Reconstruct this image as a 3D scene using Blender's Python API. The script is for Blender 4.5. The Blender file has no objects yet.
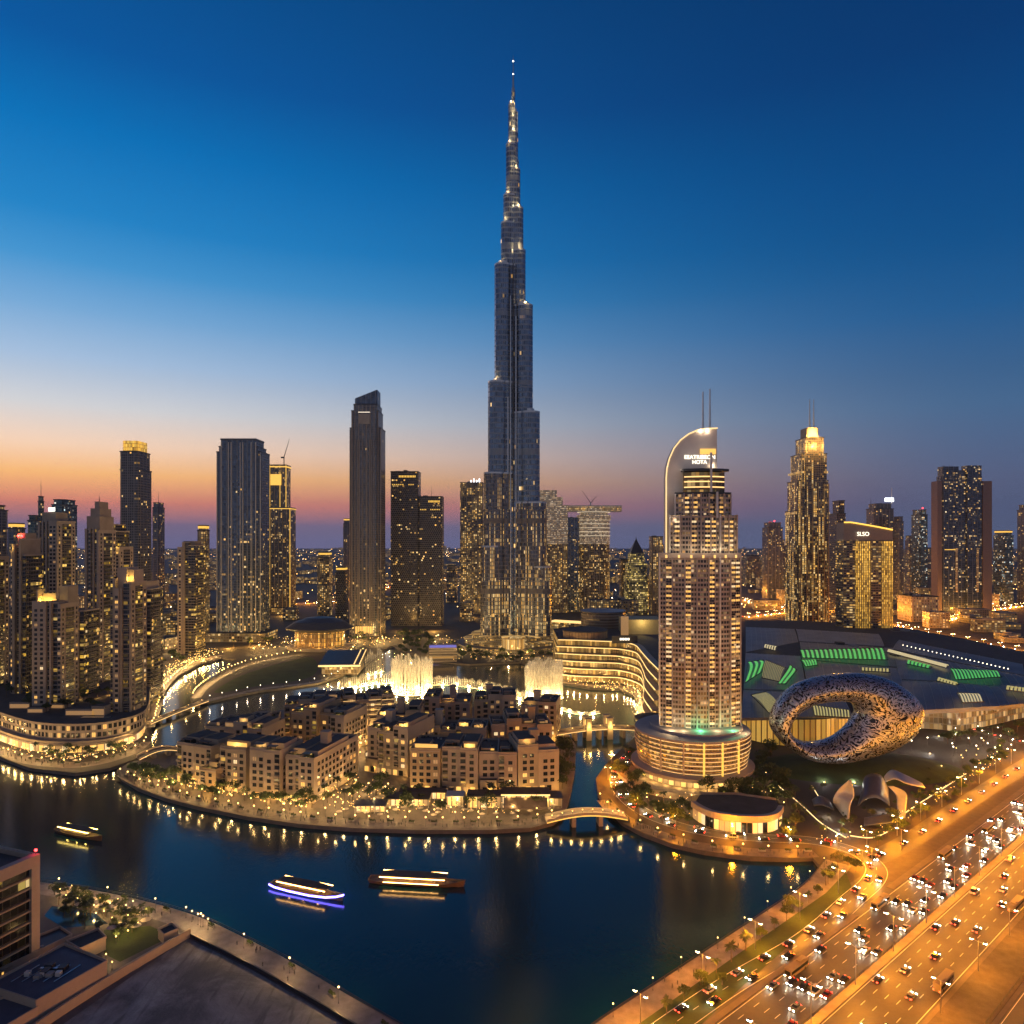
import bpy, math, random
from mathutils import Vector, Matrix
from math import sin, cos, pi, radians, atan2, hypot, floor
R = random.Random(7)
SC = bpy.context.scene
COL = SC.collection
# ------------------------------------------------------------------ camera
F, H, HY = 711.1, 148.0, 541.0
cam = bpy.data.cameras.new('camera'); camo = bpy.data.objects.new('camera', cam); COL.objects.link(camo)
camo.location = (0, 0, H); camo.rotation_euler = (radians(90), 0, 0)
cam.sensor_width = 36; cam.lens = 36 * F / 1024; cam.shift_y = (HY - 512) / 1024
cam.clip_start = 1; cam.clip_end = 60000
SC.camera = camo
SC.view_settings.view_transform = 'Standard'; SC.view_settings.look = 'None'
SC.view_settings.gamma = 1; SC.view_settings.exposure = 0
# ------------------------------------------------------------------ node helpers
def s2l(c):
    return tuple((x / 255 / 12.92 if x / 255 <= .04045 else ((x / 255 + .055) / 1.055) ** 2.4) for x in c)
class NT:
    def __init__(s, nt): s.t = nt; nt.nodes.clear()
    def n(s, typ, **kw):
        a = s.t.nodes.new(typ)
        for k, v in kw.items(): setattr(a, k, v)
        return a
    def l(s, a, b): s.t.links.new(a, b)
    def put(s, sock, v):
        if hasattr(v, 'is_linked') or hasattr(v, 'links'): s.l(v, sock)
        else: sock.default_value = v
    def m(s, op, a, b=None, c=None, clamp=False):
        x = s.n('ShaderNodeMath', operation=op, use_clamp=clamp)
        for i, v in enumerate((a, b, c)):
            if v is not None: s.put(x.inputs[i], v)
        return x.outputs[0]
    def mix(s, f, a, b, typ='MIX'):
        x = s.n('ShaderNodeMix', data_type='RGBA', blend_type=typ)
        s.put(x.inputs[0], f)
        for i, v in ((6, a), (7, b)):
            s.put(x.inputs[i], v if hasattr(v, 'links') else (v[0], v[1], v[2], 1))
        return x.outputs[2]
    def fmix(s, f, a, b): return s.m('ADD', s.m('MULTIPLY', s.m('SUBTRACT', 1.0, f), a), s.m('MULTIPLY', f, b))
    def noise(s, vec, scale, detail=3, dist=0, rough=.5):
        x = s.n('ShaderNodeTexNoise'); x.inputs['Scale'].default_value = scale
        x.inputs['Detail'].default_value = detail; x.inputs['Distortion'].default_value = dist; x.inputs['Roughness'].default_value = rough
        if vec is not None: s.l(vec, x.inputs['Vector'])
        return x.outputs[0]
    def white(s, vec):
        x = s.n('ShaderNodeTexWhiteNoise', noise_dimensions='3D'); s.l(vec, x.inputs['Vector']); return x.outputs['Value'], x.outputs['Color']
    def xyz(s, a, b, c):
        x = s.n('ShaderNodeCombineXYZ')
        for i, v in enumerate((a, b, c)): s.put(x.inputs[i], v)
        return x.outputs[0]
    def sep(s, v):
        x = s.n('ShaderNodeSeparateXYZ'); s.l(v, x.inputs[0]); return x.outputs
    def ramp(s, f, stops, interp='LINEAR'):
        x = s.n('ShaderNodeValToRGB'); cr = x.color_ramp; cr.interpolation = interp
        while len(cr.elements) < len(stops): cr.elements.new(0.5)
        for e, (p, c) in zip(cr.elements, stops): e.position = p; e.color = (*c, 1)
        s.l(f, x.inputs[0]); return x.outputs[0]
# ------------------------------------------------------------------ dusk sky
W = bpy.data.worlds.new('World'); SC.world = W; W.use_nodes = True
t = NT(W.node_tree)
gen = t.n('ShaderNodeTexCoord').outputs['Generated']
nz = t.n('ShaderNodeVectorMath', operation='NORMALIZE'); t.l(gen, nz.inputs[0])
X_, Y_, Z_ = t.sep(nz.outputs[0])
SUN_AZ = radians(-42)
hl = t.m('SQRT', t.m('ADD', t.m('MULTIPLY', X_, X_), t.m('ADD', t.m('MULTIPLY', Y_, Y_), 1e-6)))
dotv = t.m('DIVIDE', t.m('ADD', t.m('MULTIPLY', X_, sin(SUN_AZ)), t.m('MULTIPLY', Y_, cos(SUN_AZ))), hl)
az = t.m('POWER', t.m('MULTIPLY', t.m('SUBTRACT', dotv, 0.2), 1.25, clamp=True), 1.85)
zz = t.m('MULTIPLY', Z_, 1.5, clamp=True)
warm = [(0, (118, 110, 146)), (.02, (134, 112, 138)), (.0474, (244, 144, 110)), (.0818, (268, 198, 118)), (.116, (259, 220, 187)), (.1609, (221, 220, 221)), (.2157, (173, 200, 230)),
        (.2685, (124, 176, 222)), (.319, (70, 153, 213)), (.3669, (32, 134, 202)), (.4461, (0, 114, 186)), (.5161, (0, 88, 160)), (.62, (0, 74, 136)), (.8, (0, 54, 104))]
cool = [(0, (88, 98, 128)), (.0706, (86, 96, 126)), (.1614, (68, 104, 143)), (.2692, (27, 91, 146)), (.34, (6, 80, 138)), (.4129, (0, 71, 131)), (.5171, (0, 56, 112)), (.64, (0, 48, 98)), (.8, (0, 36, 78))]
ca = t.ramp(zz, [(p * 1.5 if p < .66 else min(1, p * 1.5), s2l(c)) for p, c in warm])
cb = t.ramp(zz, [(p * 1.5 if p < .66 else min(1, p * 1.5), s2l(c)) for p, c in cool])
sky = t.mix(az, ca, cb) if False else t.mix(az, cb, ca)
nis = t.n('ShaderNodeTexSky', sky_type='NISHITA'); nis.sun_disc = False
nis.sun_elevation = radians(-3); nis.sun_rotation = SUN_AZ
below = t.m('GREATER_THAN', Z_, -0.002)
# pale mauve sky band added behind the camera to brighten the walls
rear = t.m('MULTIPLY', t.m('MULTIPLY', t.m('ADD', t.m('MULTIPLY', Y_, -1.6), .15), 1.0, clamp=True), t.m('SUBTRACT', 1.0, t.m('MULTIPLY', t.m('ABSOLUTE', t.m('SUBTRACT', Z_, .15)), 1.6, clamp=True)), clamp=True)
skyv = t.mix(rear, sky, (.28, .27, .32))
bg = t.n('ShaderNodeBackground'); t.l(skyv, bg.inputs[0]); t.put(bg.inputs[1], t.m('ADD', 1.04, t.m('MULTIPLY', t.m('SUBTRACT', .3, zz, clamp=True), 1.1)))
bg2 = t.n('ShaderNodeBackground'); t.l(nis.outputs[0], bg2.inputs[0]); bg2.inputs[1].default_value = 0.006
ad = t.n('ShaderNodeAddShader'); t.l(bg.outputs[0], ad.inputs[0]); t.l(bg2.outputs[0], ad.inputs[1])
out = t.n('ShaderNodeOutputWorld'); t.l(ad.outputs[0], out.inputs[0])
# afterglow from beyond the horizon on the left: the sun itself has set
sd = bpy.data.lights.new('sun', 'SUN'); sd.energy = 0.3; sd.angle = radians(35); sd.color = (1, .55, .36)
so = bpy.data.objects.new('sun', sd); COL.objects.link(so)
so.rotation_euler = Vector((-sin(SUN_AZ), -cos(SUN_AZ), -0.06)).to_track_quat('-Z', 'Y').to_euler()
cy = SC.cycles
cy.max_bounces = 5; cy.diffuse_bounces = 2; cy.glossy_bounces = 3; cy.transmission_bounces = 2; cy.transparent_max_bounces = 12; cy.volume_bounces = 0
cy.sample_clamp_indirect = 3; cy.sample_clamp_direct = 0; cy.use_light_tree = True
cy.caustics_reflective = False; cy.caustics_refractive = False
cy.use_adaptive_sampling = True; cy.adaptive_threshold = 0.02
# ------------------------------------------------------------------ placing
def P(px, py, z=0.0):
    Y = (H - z) * F / (py - HY)
    return ((px - 512) * Y / F, Y)
def XA(px, Y): return (px - 512) * Y / F
def ZA(py, Y): return H - (py - HY) * Y / F
def YB(py): return H * F / (py - HY)
# ------------------------------------------------------------------ materials
MATS = {}
def mat(name, color, rough=.7, metal=0.0, var=.25, scale=.3, emit=None, estr=0, spec=.5, bump=0):
    if name in MATS: return MATS[name]
    m = bpy.data.materials.new(name); m.use_nodes = True; t = NT(m.node_tree)
    b = t.n('ShaderNodeBsdfPrincipled'); o = t.n('ShaderNodeOutputMaterial'); t.l(b.outputs[0], o.inputs[0])
    obj = t.n('ShaderNodeTexCoord').outputs['Object']
    if var > 0:
        n = t.noise(obj, scale, 4)
        n2 = t.noise(obj, scale * 9, 2)
        f = t.m('MULTIPLY', t.m('ADD', t.m('MULTIPLY', n, .7), t.m('MULTIPLY', n2, .3)), 1.0)
        lo = tuple(c * (1 - var) for c in color); hi = tuple(min(1, c * (1 + var)) for c in color)
        mr = t.n('ShaderNodeMapRange'); t.l(f, mr.inputs[0]); mr.inputs[1].default_value = .3; mr.inputs[2].default_value = .7
        t.l(t.mix(mr.outputs[0], lo, hi), b.inputs['Base Color'])
        if bump:
            bp = t.n('ShaderNodeBump'); bp.inputs['Strength'].default_value = bump; bp.inputs['Distance'].default_value = .3
            t.l(n2, bp.inputs['Height']); t.l(bp.outputs[0], b.inputs['Normal'])
    else: b.inputs['Base Color'].default_value = (*color, 1)
    b.inputs['Roughness'].default_value = rough; b.inputs['Metallic'].default_value = metal
    b.inputs['Specular IOR Level'].default_value = spec
    if emit:
        b.inputs['Emission Color'].default_value = (*emit, 1); b.inputs['Emission Strength'].default_value = estr
    MATS[name] = m
    return m
def glow(name, col, s, sampling=False):
    m = mat(name, (.3, .28, .25), .5, var=0, emit=col, estr=s)
    if not sampling: m.cycles.emission_sampling = 'NONE'
    return m
def facade(name, glass=(.05, .07, .1), frame=(.1, .1, .1), cw=3.0, fh=3.6, fu=.15, fv=.25, lit=.12, S=2.2, warm=(1, .5, .09), pale=(1, .7, .3),
           metal=.6, rough=.18, zr=None, colp=0.0, colS=1.5, band=None, clus=.03, fmetal=0.0, offset=False, bay=None, dim=.09):
    """glazed wall: panes cw x fh metres over the UVs (u along the wall, v height), some rooms lit"""
    if name in MATS: return MATS[name]
    m = bpy.data.materials.new(name); m.use_nodes = True; t = NT(m.node_tree)
    b = t.n('ShaderNodeBsdfPrincipled'); o = t.n('ShaderNodeOutputMaterial'); t.l(b.outputs[0], o.inputs[0])
    uv = t.n('ShaderNodeUVMap').outputs[0]
    rnd = t.m('MULTIPLY', t.n('ShaderNodeObjectInfo').outputs['Random'], 91.0)
    u, v, _ = t.sep(uv)
    cv = t.m('DIVIDE', v, fh); fl = t.m('FLOOR', cv)
    cu = t.m('DIVIDE', u, cw)
    if offset: cu = t.m('ADD', cu, t.m('MULTIPLY', t.m('MODULO', fl, 2.0), .5))
    iu = t.m('FLOOR', cu)
    mu = t.m('LESS_THAN', t.m('FRACT', cu), fu); mv = t.m('LESS_THAN', t.m('FRACT', cv), fv)
    fr = t.m('MAXIMUM', mu, mv)
    if band:
        fr2 = t.m('LESS_THAN', t.m('MODULO', t.m('ADD', v, band[2] if len(band) > 2 else 0.0), band[0]), band[1])
        fr = t.m('MAXIMUM', fr, fr2)
    pier = None
    if bay:   # a broad pier every few panes
        pier = t.m('LESS_THAN', t.m('MODULO', t.m('ADD', u, bay[0] * 400), bay[0]), bay[1]); fr = t.m('MAXIMUM', fr, pier)
    cell = t.xyz(iu, fl, rnd)
    w, wc = t.white(cell)
    r2, g2, b2 = t.sep(wc)
    cl = t.noise(t.xyz(t.m('MULTIPLY', u, 1.0), v, rnd), clus, 2)
    pr = t.m('MULTIPLY', t.m('POWER', t.m('MULTIPLY', cl, 2.0), 2.5), lit)
    # some flats keep two or three rooms lit side by side
    w2, _c = t.white(t.xyz(t.m('FLOOR', t.m('DIVIDE', cu, 3.0)), fl, t.m('ADD', rnd, 7.0)))
    pr = t.m('ADD', pr, t.m('MULTIPLY', t.m('LESS_THAN', w2, lit * .35), .75))
    if zr:
        mr = t.n('ShaderNodeMapRange'); t.l(v, mr.inputs[0])
        for i, q in enumerate(zr): mr.inputs[i + 1].default_value = q
        pr = t.m('MULTIPLY', pr, mr.outputs[0])
    on = t.m('LESS_THAN', w, pr)
    amp = t.m('ADD', .12, t.m('MULTIPLY', t.m('POWER', g2, 2.2), .62))
    e = t.m('MULTIPLY', on, amp)
    lo_ = t.m('LESS_THAN', w, t.m('ADD', t.m('MULTIPLY', pr, 2.6), .04))   # rooms with only a little light
    e = t.m('MAXIMUM', e, t.m('MULTIPLY', lo_, t.m('MULTIPLY', r2, dim)))
    if colp > 0:
        wcol, _ = t.white(t.xyz(iu, t.m('FLOOR', t.m('DIVIDE', v, 47.0)), t.m('ADD', rnd, 3.0)))
        con = t.m('LESS_THAN', wcol, colp)
        if zr: con = t.m('MULTIPLY', con, mr.outputs[0])
        e = t.m('MAXIMUM', e, t.m('MULTIPLY', con, t.m('ADD', .15, t.m('MULTIPLY', r2, colS))))
    e = t.m('MULTIPLY', e, t.m('SUBTRACT', 1.0, fr))
    gl = t.mix(g2, tuple(c * .5 for c in glass), tuple(c * 1.5 for c in glass))
    bc = t.mix(fr, gl, frame)
    if bay: bc = t.mix(pier, bc, bay[2])
    t.l(bc, b.inputs['Base Color'])
    t.put(b.inputs['Metallic'], t.fmix(fr, metal, fmetal)); t.put(b.inputs['Roughness'], t.fmix(fr, rough, .55))
    t.l(t.mix(t.m('POWER', b2, 1.4), warm, pale), b.inputs['Emission Color'])
    t.put(b.inputs['Emission Strength'], t.m('MULTIPLY', e, S))
    # panes are never perfectly coplanar: slight tilt per pane breaks up the reflections
    nm = t.n('ShaderNodeBump'); nm.inputs['Strength'].default_value = .25; nm.inputs['Distance'].default_value = .15
    t.l(t.m('ADD', t.m('MULTIPLY', fr, .6), t.noise(uv, .12, 2)), nm.inputs['Height']); t.l(nm.outputs[0], b.inputs['Normal'])
    m.cycles.emission_sampling = 'NONE'
    MATS[name] = m
    return m
# ------------------------------------------------------------------ mesh builder
class MB:
    def __init__(s): s.v = []; s.f = []; s.mi = []; s.uv = []
    def face(s, pts, mi=0, uv=None):
        b = len(s.v); s.v += [tuple(p) for p in pts]; s.f.append(list(range(b, b + len(pts)))); s.mi.append(mi)
        s.uv.append(uv or [(p[0], p[1]) for p in pts])
    def prism(s, poly, z0, z1, mi=0, top=1, bottom=False, smooth_u=0.0, ztop=None):
        """poly counter-clockwise [(x, y)]; side UV in metres; top uses material index top; ztop(x, y) gives a sloping top"""
        zt = (lambda p: z1) if ztop is None else (lambda p: ztop(p[0], p[1]))
        u = smooth_u; n = len(poly)
        for i in range(n):
            a, c = poly[i], poly[(i + 1) % n]; L = hypot(c[0] - a[0], c[1] - a[1])
            if L < 1e-6: continue
            s.face([(a[0], a[1], z0), (c[0], c[1], z0), (c[0], c[1], zt(c)), (a[0], a[1], zt(a))], mi, [(u, z0), (u + L, z0), (u + L, zt(c)), (u, zt(a))])
            u += L
        s.face([(p[0], p[1], zt(p)) for p in poly], top)
        if bottom: s.face([(p[0], p[1], z0) for p in reversed(poly)], top)
        return s
    def box(s, x0, x1, y0, y1, z0, z1, mi=0, top=None, bottom=True):
        return s.prism([(x0, y0), (x1, y0), (x1, y1), (x0, y1)], z0, z1, mi, mi if top is None else top, bottom)
    def bar(s, a, b, r, r2=None, n=6, mi=0, cap=True):
        a = Vector(a); b = Vector(b); d = (b - a)
        if d.length < 1e-6: return s
        d.normalize(); up = Vector((0, 0, 1)) if abs(d.z) < .95 else Vector((1, 0, 0))
        e1 = d.cross(up).normalized(); e2 = d.cross(e1); r2 = r if r2 is None else r2
        A = [a + (e1 * cos(2 * pi * k / n) + e2 * sin(2 * pi * k / n)) * r for k in range(n)]
        B = [b + (e1 * cos(2 * pi * k / n) + e2 * sin(2 * pi * k / n)) * r2 for k in range(n)]
        for k in range(n): s.face([A[k], B[k], B[(k + 1) % n], A[(k + 1) % n]], mi)
        if cap: s.face(A, mi); s.face(B[::-1], mi)
        return s
    def beam(s, a, b, w, h, mi=0):
        """rectangular beam between two points, h measured vertically"""
        a = Vector(a); b = Vector(b); d = (b - a); q = Vector((d.y, -d.x, 0))
        q = q.normalized() * w / 2 if q.length > 1e-6 else Vector((w / 2, 0, 0)); z = Vector((0, 0, h / 2))
        A = [a - q - z, a + q - z, a + q + z, a - q + z]; B = [p + d for p in A]
        for k in range(4): s.face([A[k], A[(k + 1) % 4], B[(k + 1) % 4], B[k]], mi)
        s.face(A[::-1], mi); s.face(B, mi); return s
    def lathe(s, prof, n=32, mi=0, cx=0, cy=0, a0=0, a1=2 * pi, sx=1, sy=1):
        for j in range(len(prof) - 1):
            (r0, z0), (r1, z1) = prof[j], prof[j + 1]
            for k in range(n):
                t0 = a0 + (a1 - a0) * k / n; t1 = a0 + (a1 - a0) * (k + 1) / n
                f = lambda r, tt, z: (cx + r * cos(tt) * sx, cy + r * sin(tt) * sy, z)
                rr = max(r0, r1); q = [f(r0, t0, z0), f(r0, t1, z0), f(r1, t1, z1), f(r1, t0, z1)]; uvq = [(rr * t0, z0), (rr * t1, z0), (rr * t1, z1), (rr * t0, z1)]
                if r0 < 1e-6: q = q[1:]; uvq = uvq[1:]
                elif r1 < 1e-6: q = q[:3]; uvq = uvq[:3]
                s.face(q, mi, uvq)
        return s
    def ball(s, c, r, n=8, mi=0, sz=1):
        prof = [(r * sin(pi * k / (n // 2 + 1)), -r * sz * cos(pi * k / (n // 2 + 1))) for k in range(n // 2 + 2)]
        prof = [(max(0, a), b + c[2]) for a, b in prof]; prof[0] = (0, prof[0][1]); prof[-1] = (0, prof[-1][1])
        return s.lathe(prof, n, mi, c[0], c[1])
    def mesh(s, name, mats, smooth=False):
        me = bpy.data.meshes.new(name); me.from_pydata(s.v, [], s.f)
        for m in (mats if isinstance(mats, (list, tuple)) else [mats]): me.materials.append(m)
        me.polygons.foreach_set('material_index', [min(i, len(me.materials) - 1) for i in s.mi])
        ul = me.uv_layers.new(name='UVMap'); flat = [q for f in s.uv for p in f for q in p]
        ul.data.foreach_set('uv', flat)
        if smooth: weld(me); me.polygons.foreach_set('use_smooth', [True] * len(me.polygons))
        me.update(); return me
    def build(s, name, mats, parent=None, smooth=False, loc=None):
        o = bpy.data.objects.new(name, s.mesh(name, mats, smooth)); COL.objects.link(o)
        if parent: o.parent = parent
        if loc: o.location = loc
        return o
import bmesh
def weld(me):
    bm = bmesh.new(); bm.from_mesh(me); bmesh.ops.remove_doubles(bm, verts=bm.verts, dist=1e-4)
    bmesh.ops.recalc_face_normals(bm, faces=bm.faces); bm.to_mesh(me); bm.free()
def thing(name, label, cat, loc=(0, 0, 0), rz=0, group=None):
    o = bpy.data.objects.new(name, None); COL.objects.link(o); o.location = loc; o.rotation_euler = (0, 0, rz)
    o.empty_display_size = 1; return tag(o, label, cat, group)
def tag(o, label, cat, group=None):
    o['label'] = label; o['category'] = cat
    if group: o['group'] = group
    return o
def kind(o, k='structure', label=None):
    o['kind'] = k
    if label: o['label'] = label
    return o
CH = {}
def dup(root, loc, rz=0, label=None, group=None, scale=None):
    c = root.copy(); COL.objects.link(c); c.location = loc; c.rotation_euler = (0, 0, rz)
    if scale: c.scale = (scale,) * 3 if not isinstance(scale, (tuple, list)) else scale
    if label: c['label'] = label
    if group: c['group'] = group
    def rec(src, dst):
        if src not in CH: CH[src] = list(src.children)
        for q in CH[src]:
            d = q.copy(); COL.objects.link(d); d.parent = dst; rec(q, d)
    rec(root, c)
    return c
def rot2(x, y, a): return (x * cos(a) - y * sin(a), x * sin(a) + y * cos(a))
def rect(w, d, x0=None, y0=0): x0 = -w / 2 if x0 is None else x0; return [(x0, y0), (x0 + w, y0), (x0 + w, y0 + d), (x0, y0 + d)]
def chamf(x0, x1, y0, y1, c): return [(x0 + c, y0), (x1 - c, y0), (x1, y0 + c), (x1, y1 - c), (x1 - c, y1), (x0 + c, y1), (x0, y1 - c), (x0, y0 + c)]
def spline(pts, k=6, closed=False):
    out = []; n = len(pts)
    for i in range(n if closed else n - 1):
        if closed: p0, p1, p2, p3 = pts[i - 1], pts[i], pts[(i + 1) % n], pts[(i + 2) % n]
        else: p0, p1, p2, p3 = pts[max(i - 1, 0)], pts[i], pts[i + 1], pts[min(i + 2, n - 1)]
        for j in range(k):
            t = j / k
            out.append(tuple(.5 * (2 * b + (c - a) * t + (2 * a - 5 * b + 4 * c - d) * t * t + (3 * b - a - 3 * c + d) * t ** 3) for a, b, c, d in zip(p0, p1, p2, p3)))
    if not closed: out.append(tuple(pts[-1]))
    return out
def pp(pts, z=0): return [P(x, y, z) for x, y in pts]
def strip(mb, path, w, z, mi=0, off=0.0, h=None):
    """flat ribbon of width w along a 2D path (off = sideways shift); with h it is a raised solid"""
    n = len(path); L = []; Rr = []; u = 0; us = []
    for i in range(n):
        a = path[max(i - 1, 0)]; b = path[min(i + 1, n - 1)]; dx, dy = b[0] - a[0], b[1] - a[1]; l = hypot(dx, dy) or 1
        nx, ny = -dy / l, dx / l; p = path[i]
        if i: u += hypot(p[0] - path[i - 1][0], p[1] - path[i - 1][1])
        us.append(u); zi = z[i] if isinstance(z, list) else z
        L.append((p[0] + nx * (off + w / 2), p[1] + ny * (off + w / 2), zi)); Rr.append((p[0] + nx * (off - w / 2), p[1] + ny * (off - w / 2), zi))
    for i in range(n - 1):
        mb.face([Rr[i], Rr[i + 1], L[i + 1], L[i]], mi, [(us[i], -w / 2), (us[i + 1], -w / 2), (us[i + 1], w / 2), (us[i], w / 2)])
        if h:
            dn = lambda p: (p[0], p[1], p[2] - h)
            mb.face([dn(Rr[i]), dn(Rr[i + 1]), Rr[i + 1], Rr[i]], mi); mb.face([L[i], L[i + 1], dn(L[i + 1]), dn(L[i])], mi)
            mb.face([dn(L[i]), dn(L[i + 1]), dn(Rr[i + 1]), dn(Rr[i])], mi)
    if h:
        for i in (0, n - 1): mb.face([L[i], Rr[i], dn(Rr[i]), dn(L[i])], mi)
    return L, Rr
def walk(path, step, start=0.0):
    """points every `step` metres along a path with the heading"""
    out = []; d = start; acc = 0
    for a, b in zip(path, path[1:]):
        l = hypot(b[0] - a[0], b[1] - a[1])
        while d <= acc + l and l > 0:
            t = (d - acc) / l; out.append((a[0] + (b[0] - a[0]) * t, a[1] + (b[1] - a[1]) * t, atan2(b[1] - a[1], b[0] - a[0]))); d += step
        acc += l
    return out
def inside(p, poly):
    c = False; n = len(poly); j = n - 1
    for i in range(n):
        a, b = poly[i], poly[j]
        if (a[1] > p[1]) != (b[1] > p[1]) and p[0] < (b[0] - a[0]) * (p[1] - a[1]) / (b[1] - a[1]) + a[0]: c = not c
        j = i
    return c
OCC = []
def occ(cx, cy, r): OCC.append((cx, cy, r))
def occpath(x0, y0, x1, y1, r):
    n = max(1, int(hypot(x1 - x0, y1 - y0) / r)); [occ(x0 + (x1 - x0) * k / n, y0 + (y1 - y0) * k / n, r) for k in range(n + 1)]
def free(x, y, r=0): return all(hypot(x - a, y - b) > c + r for a, b, c in OCC)
def point_light(parent, loc, W_, col=(1, .58, .2), r=.3):
    key = ('L', W_, col, r)
    if key not in MATS:
        d = bpy.data.lights.new('lamp_light', 'POINT'); d.energy = W_; d.color = col; d.shadow_soft_size = r; MATS[key] = d
    o = bpy.data.objects.new('lamp_light', MATS[key]); COL.objects.link(o); o.location = loc
    if parent: o.parent = parent
    return o
# shared materials
WARM = (1, .6, .2); GOLD = (1, .58, .12); PALE = (1, .8, .5)
M_stone = mat('sand_stone', (.34, .27, .2), .8, var=.18, scale=.12, bump=.1)
M_stone2 = mat('beige_render', (.4, .32, .25), .8, var=.12, scale=.08)
M_concrete = mat('concrete', (.3, .28, .26), .8, var=.2, scale=.1)
M_roof = mat('roof_felt', (.065, .055, .05), .85, var=.35, scale=.15)
M_dark = mat('dark_metal', (.05, .05, .055), .45, .5, var=.2)
M_white = mat('white_metal', (.6, .58, .55), .45, .2, var=.1)
M_steel = mat('brushed_steel', (.4, .42, .45), .32, .9, var=.1)
M_asph = mat('asphalt', (.045, .041, .037), .5, var=.45, scale=.12, bump=.12, spec=.6)
M_pave = mat('paving', (.26, .21, .18), .7, var=.25, scale=.2)
M_grass = mat('lawn', (.035, .06, .014), .9, var=.4, scale=.12)
M_leaf = mat('foliage', (.05, .075, .02), .8, var=.5, scale=.5)
M_palm = mat('palm_leaf', (.05, .07, .025), .75, var=.4, scale=.6)
M_bark = mat('bark', (.12, .08, .05), .9, var=.3, scale=1)
M_soil = mat('soil', (.16, .13, .11), .95, var=.6, scale=.07, bump=.8)
M_glassd = mat('window_glass', (.02, .025, .03), .1, .3, var=.2, scale=.2)
M_gwarm = glow('lit_room_warm', (1, .52, .1), 1.1)
M_gdim = glow('lit_room_dim', (1, .5, .14), .32)
M_gpale = glow('lit_room_pale', (1, .72, .36), 1.0)
M_gshop = glow('lit_shopfront', (1, .56, .13), 1.3)
M_bulb = glow('lamp_bulb', (1, .6, .17), 5)
M_bulbw = glow('lamp_bulb_white', (1, .84, .58), 5)
M_led = glow('led_strip', (1, .6, .2), 1.6)
M_gold = glow('gold_wash', (1, .55, .07), 1.15)
M_red = glow('red_lamp', (1, .03, .03), 12)
# ================================================================== THE SETTING
WZ = -2.0
SH_MAIN = pp([(-420, 690), (-150, 722), (-60, 741), (0, 757), (30, 768), (75, 773), (110, 768), (138, 758), (150, 748), (152, 738), (150, 728)]) + \
    pp([(157, 712), (160, 700), (166, 688), (178, 676), (198, 665), (222, 658), (236, 659), (228, 667), (208, 680), (196, 690), (190, 697), (193, 703)]) + \
    pp([(208, 702), (230, 697), (258, 691), (290, 687), (318, 683), (336, 677), (346, 673), (357, 674), (366, 664), (383, 650), (394, 646), (408, 653), (430, 661), (470, 664), (520, 662), (553, 669)]) + \
    pp([(562, 683), (590, 688), (620, 689), (634, 696), (637, 706), (634, 716), (640, 726), (637, 735), (622, 748), (606, 764), (596, 778), (598, 794), (610, 810), (622, 822), (642, 833), (672, 844), (704, 851), (750, 857), (790, 858), (813, 857), (820, 866)]) + \
    pp([(800, 890), (760, 918), (720, 945), (660, 985), (600, 1024), (540, 1066), (480, 1120)]) + [(-20, 60), (-20, -300)]
land = SH_MAIN + [(9000, -300), (14000, 5000), (14000, 14000), (-14000, 14000), (-14000, 5000), (-6000, 1200)]
land = land[::-1]
if sum(a[0] * b[1] - b[0] * a[1] for a, b in zip(land, land[1:] + land[:1])) < 0: land = land[::-1]
def ground_mat():
    m = bpy.data.materials.new('city_ground'); m.use_nodes = True; t = NT(m.node_tree)
    b = t.n('ShaderNodeBsdfPrincipled'); o = t.n('ShaderNodeOutputMaterial'); t.l(b.outputs[0], o.inputs[0])
    ob = t.n('ShaderNodeTexCoord').outputs['Object']
    n = t.noise(ob, .004, 5); n2 = t.noise(ob, .05, 4)
    c = t.mix(n, (.04, .034, .03), (.1, .078, .06)); c = t.mix(n2, c, (.05, .042, .036))
    t.l(c, b.inputs['Base Color']); b.inputs['Roughness'].default_value = .8
    return m
M_ground = ground_mat(); M_quay = mat('quay_wall', (.13, .11, .09), .7, var=.3, scale=.2)
g = MB().prism(land, -4, 0, 1, 0); kind(g.build('ground', [M_ground, M_quay]))
ISLAND = pp([(117, 770), (122, 778), (138, 788), (165, 798), (200, 807), (250, 817), (300, 824), (350, 828), (420, 830), (490, 830), (530, 828), (553, 822), (564, 814), (570, 795), (575, 768), (576, 745), (568, 733), (552, 722), (520, 712), (480, 707), (400, 704), (350, 702), (300, 706), (262, 714), (232, 724), (205, 738), (178, 748), (150, 756), (128, 763)])
isl = ISLAND[::-1]
if sum(a[0] * b[1] - b[0] * a[1] for a, b in zip(ISLAND, ISLAND[1:] + ISLAND[:1])) > 0: isl = ISLAND
kind(MB().prism(isl, -4, 0.0, 1, 0).build('island_ground', [mat('island_paving', (.15, .12, .1), .75, var=.35, scale=.08), M_quay]))
SOUTH = pp([(-260, 870), (-60, 872), (40, 882), (110, 894), (185, 912), (240, 936), (290, 961), (345, 993), (400, 1024), (455, 1062)]) + [(-40, 150), (-60, -200), (-700, -200)]
sth = SOUTH
if sum(a[0] * b[1] - b[0] * a[1] for a, b in zip(SOUTH, SOUTH[1:] + SOUTH[:1])) < 0: sth = SOUTH[::-1]
kind(MB().prism(sth, -4, 0.0, 1, 0).build('south_bank_ground', [mat('bank_paving', (.12, .105, .1), .8, var=.3, scale=.1), M_quay]))
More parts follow.
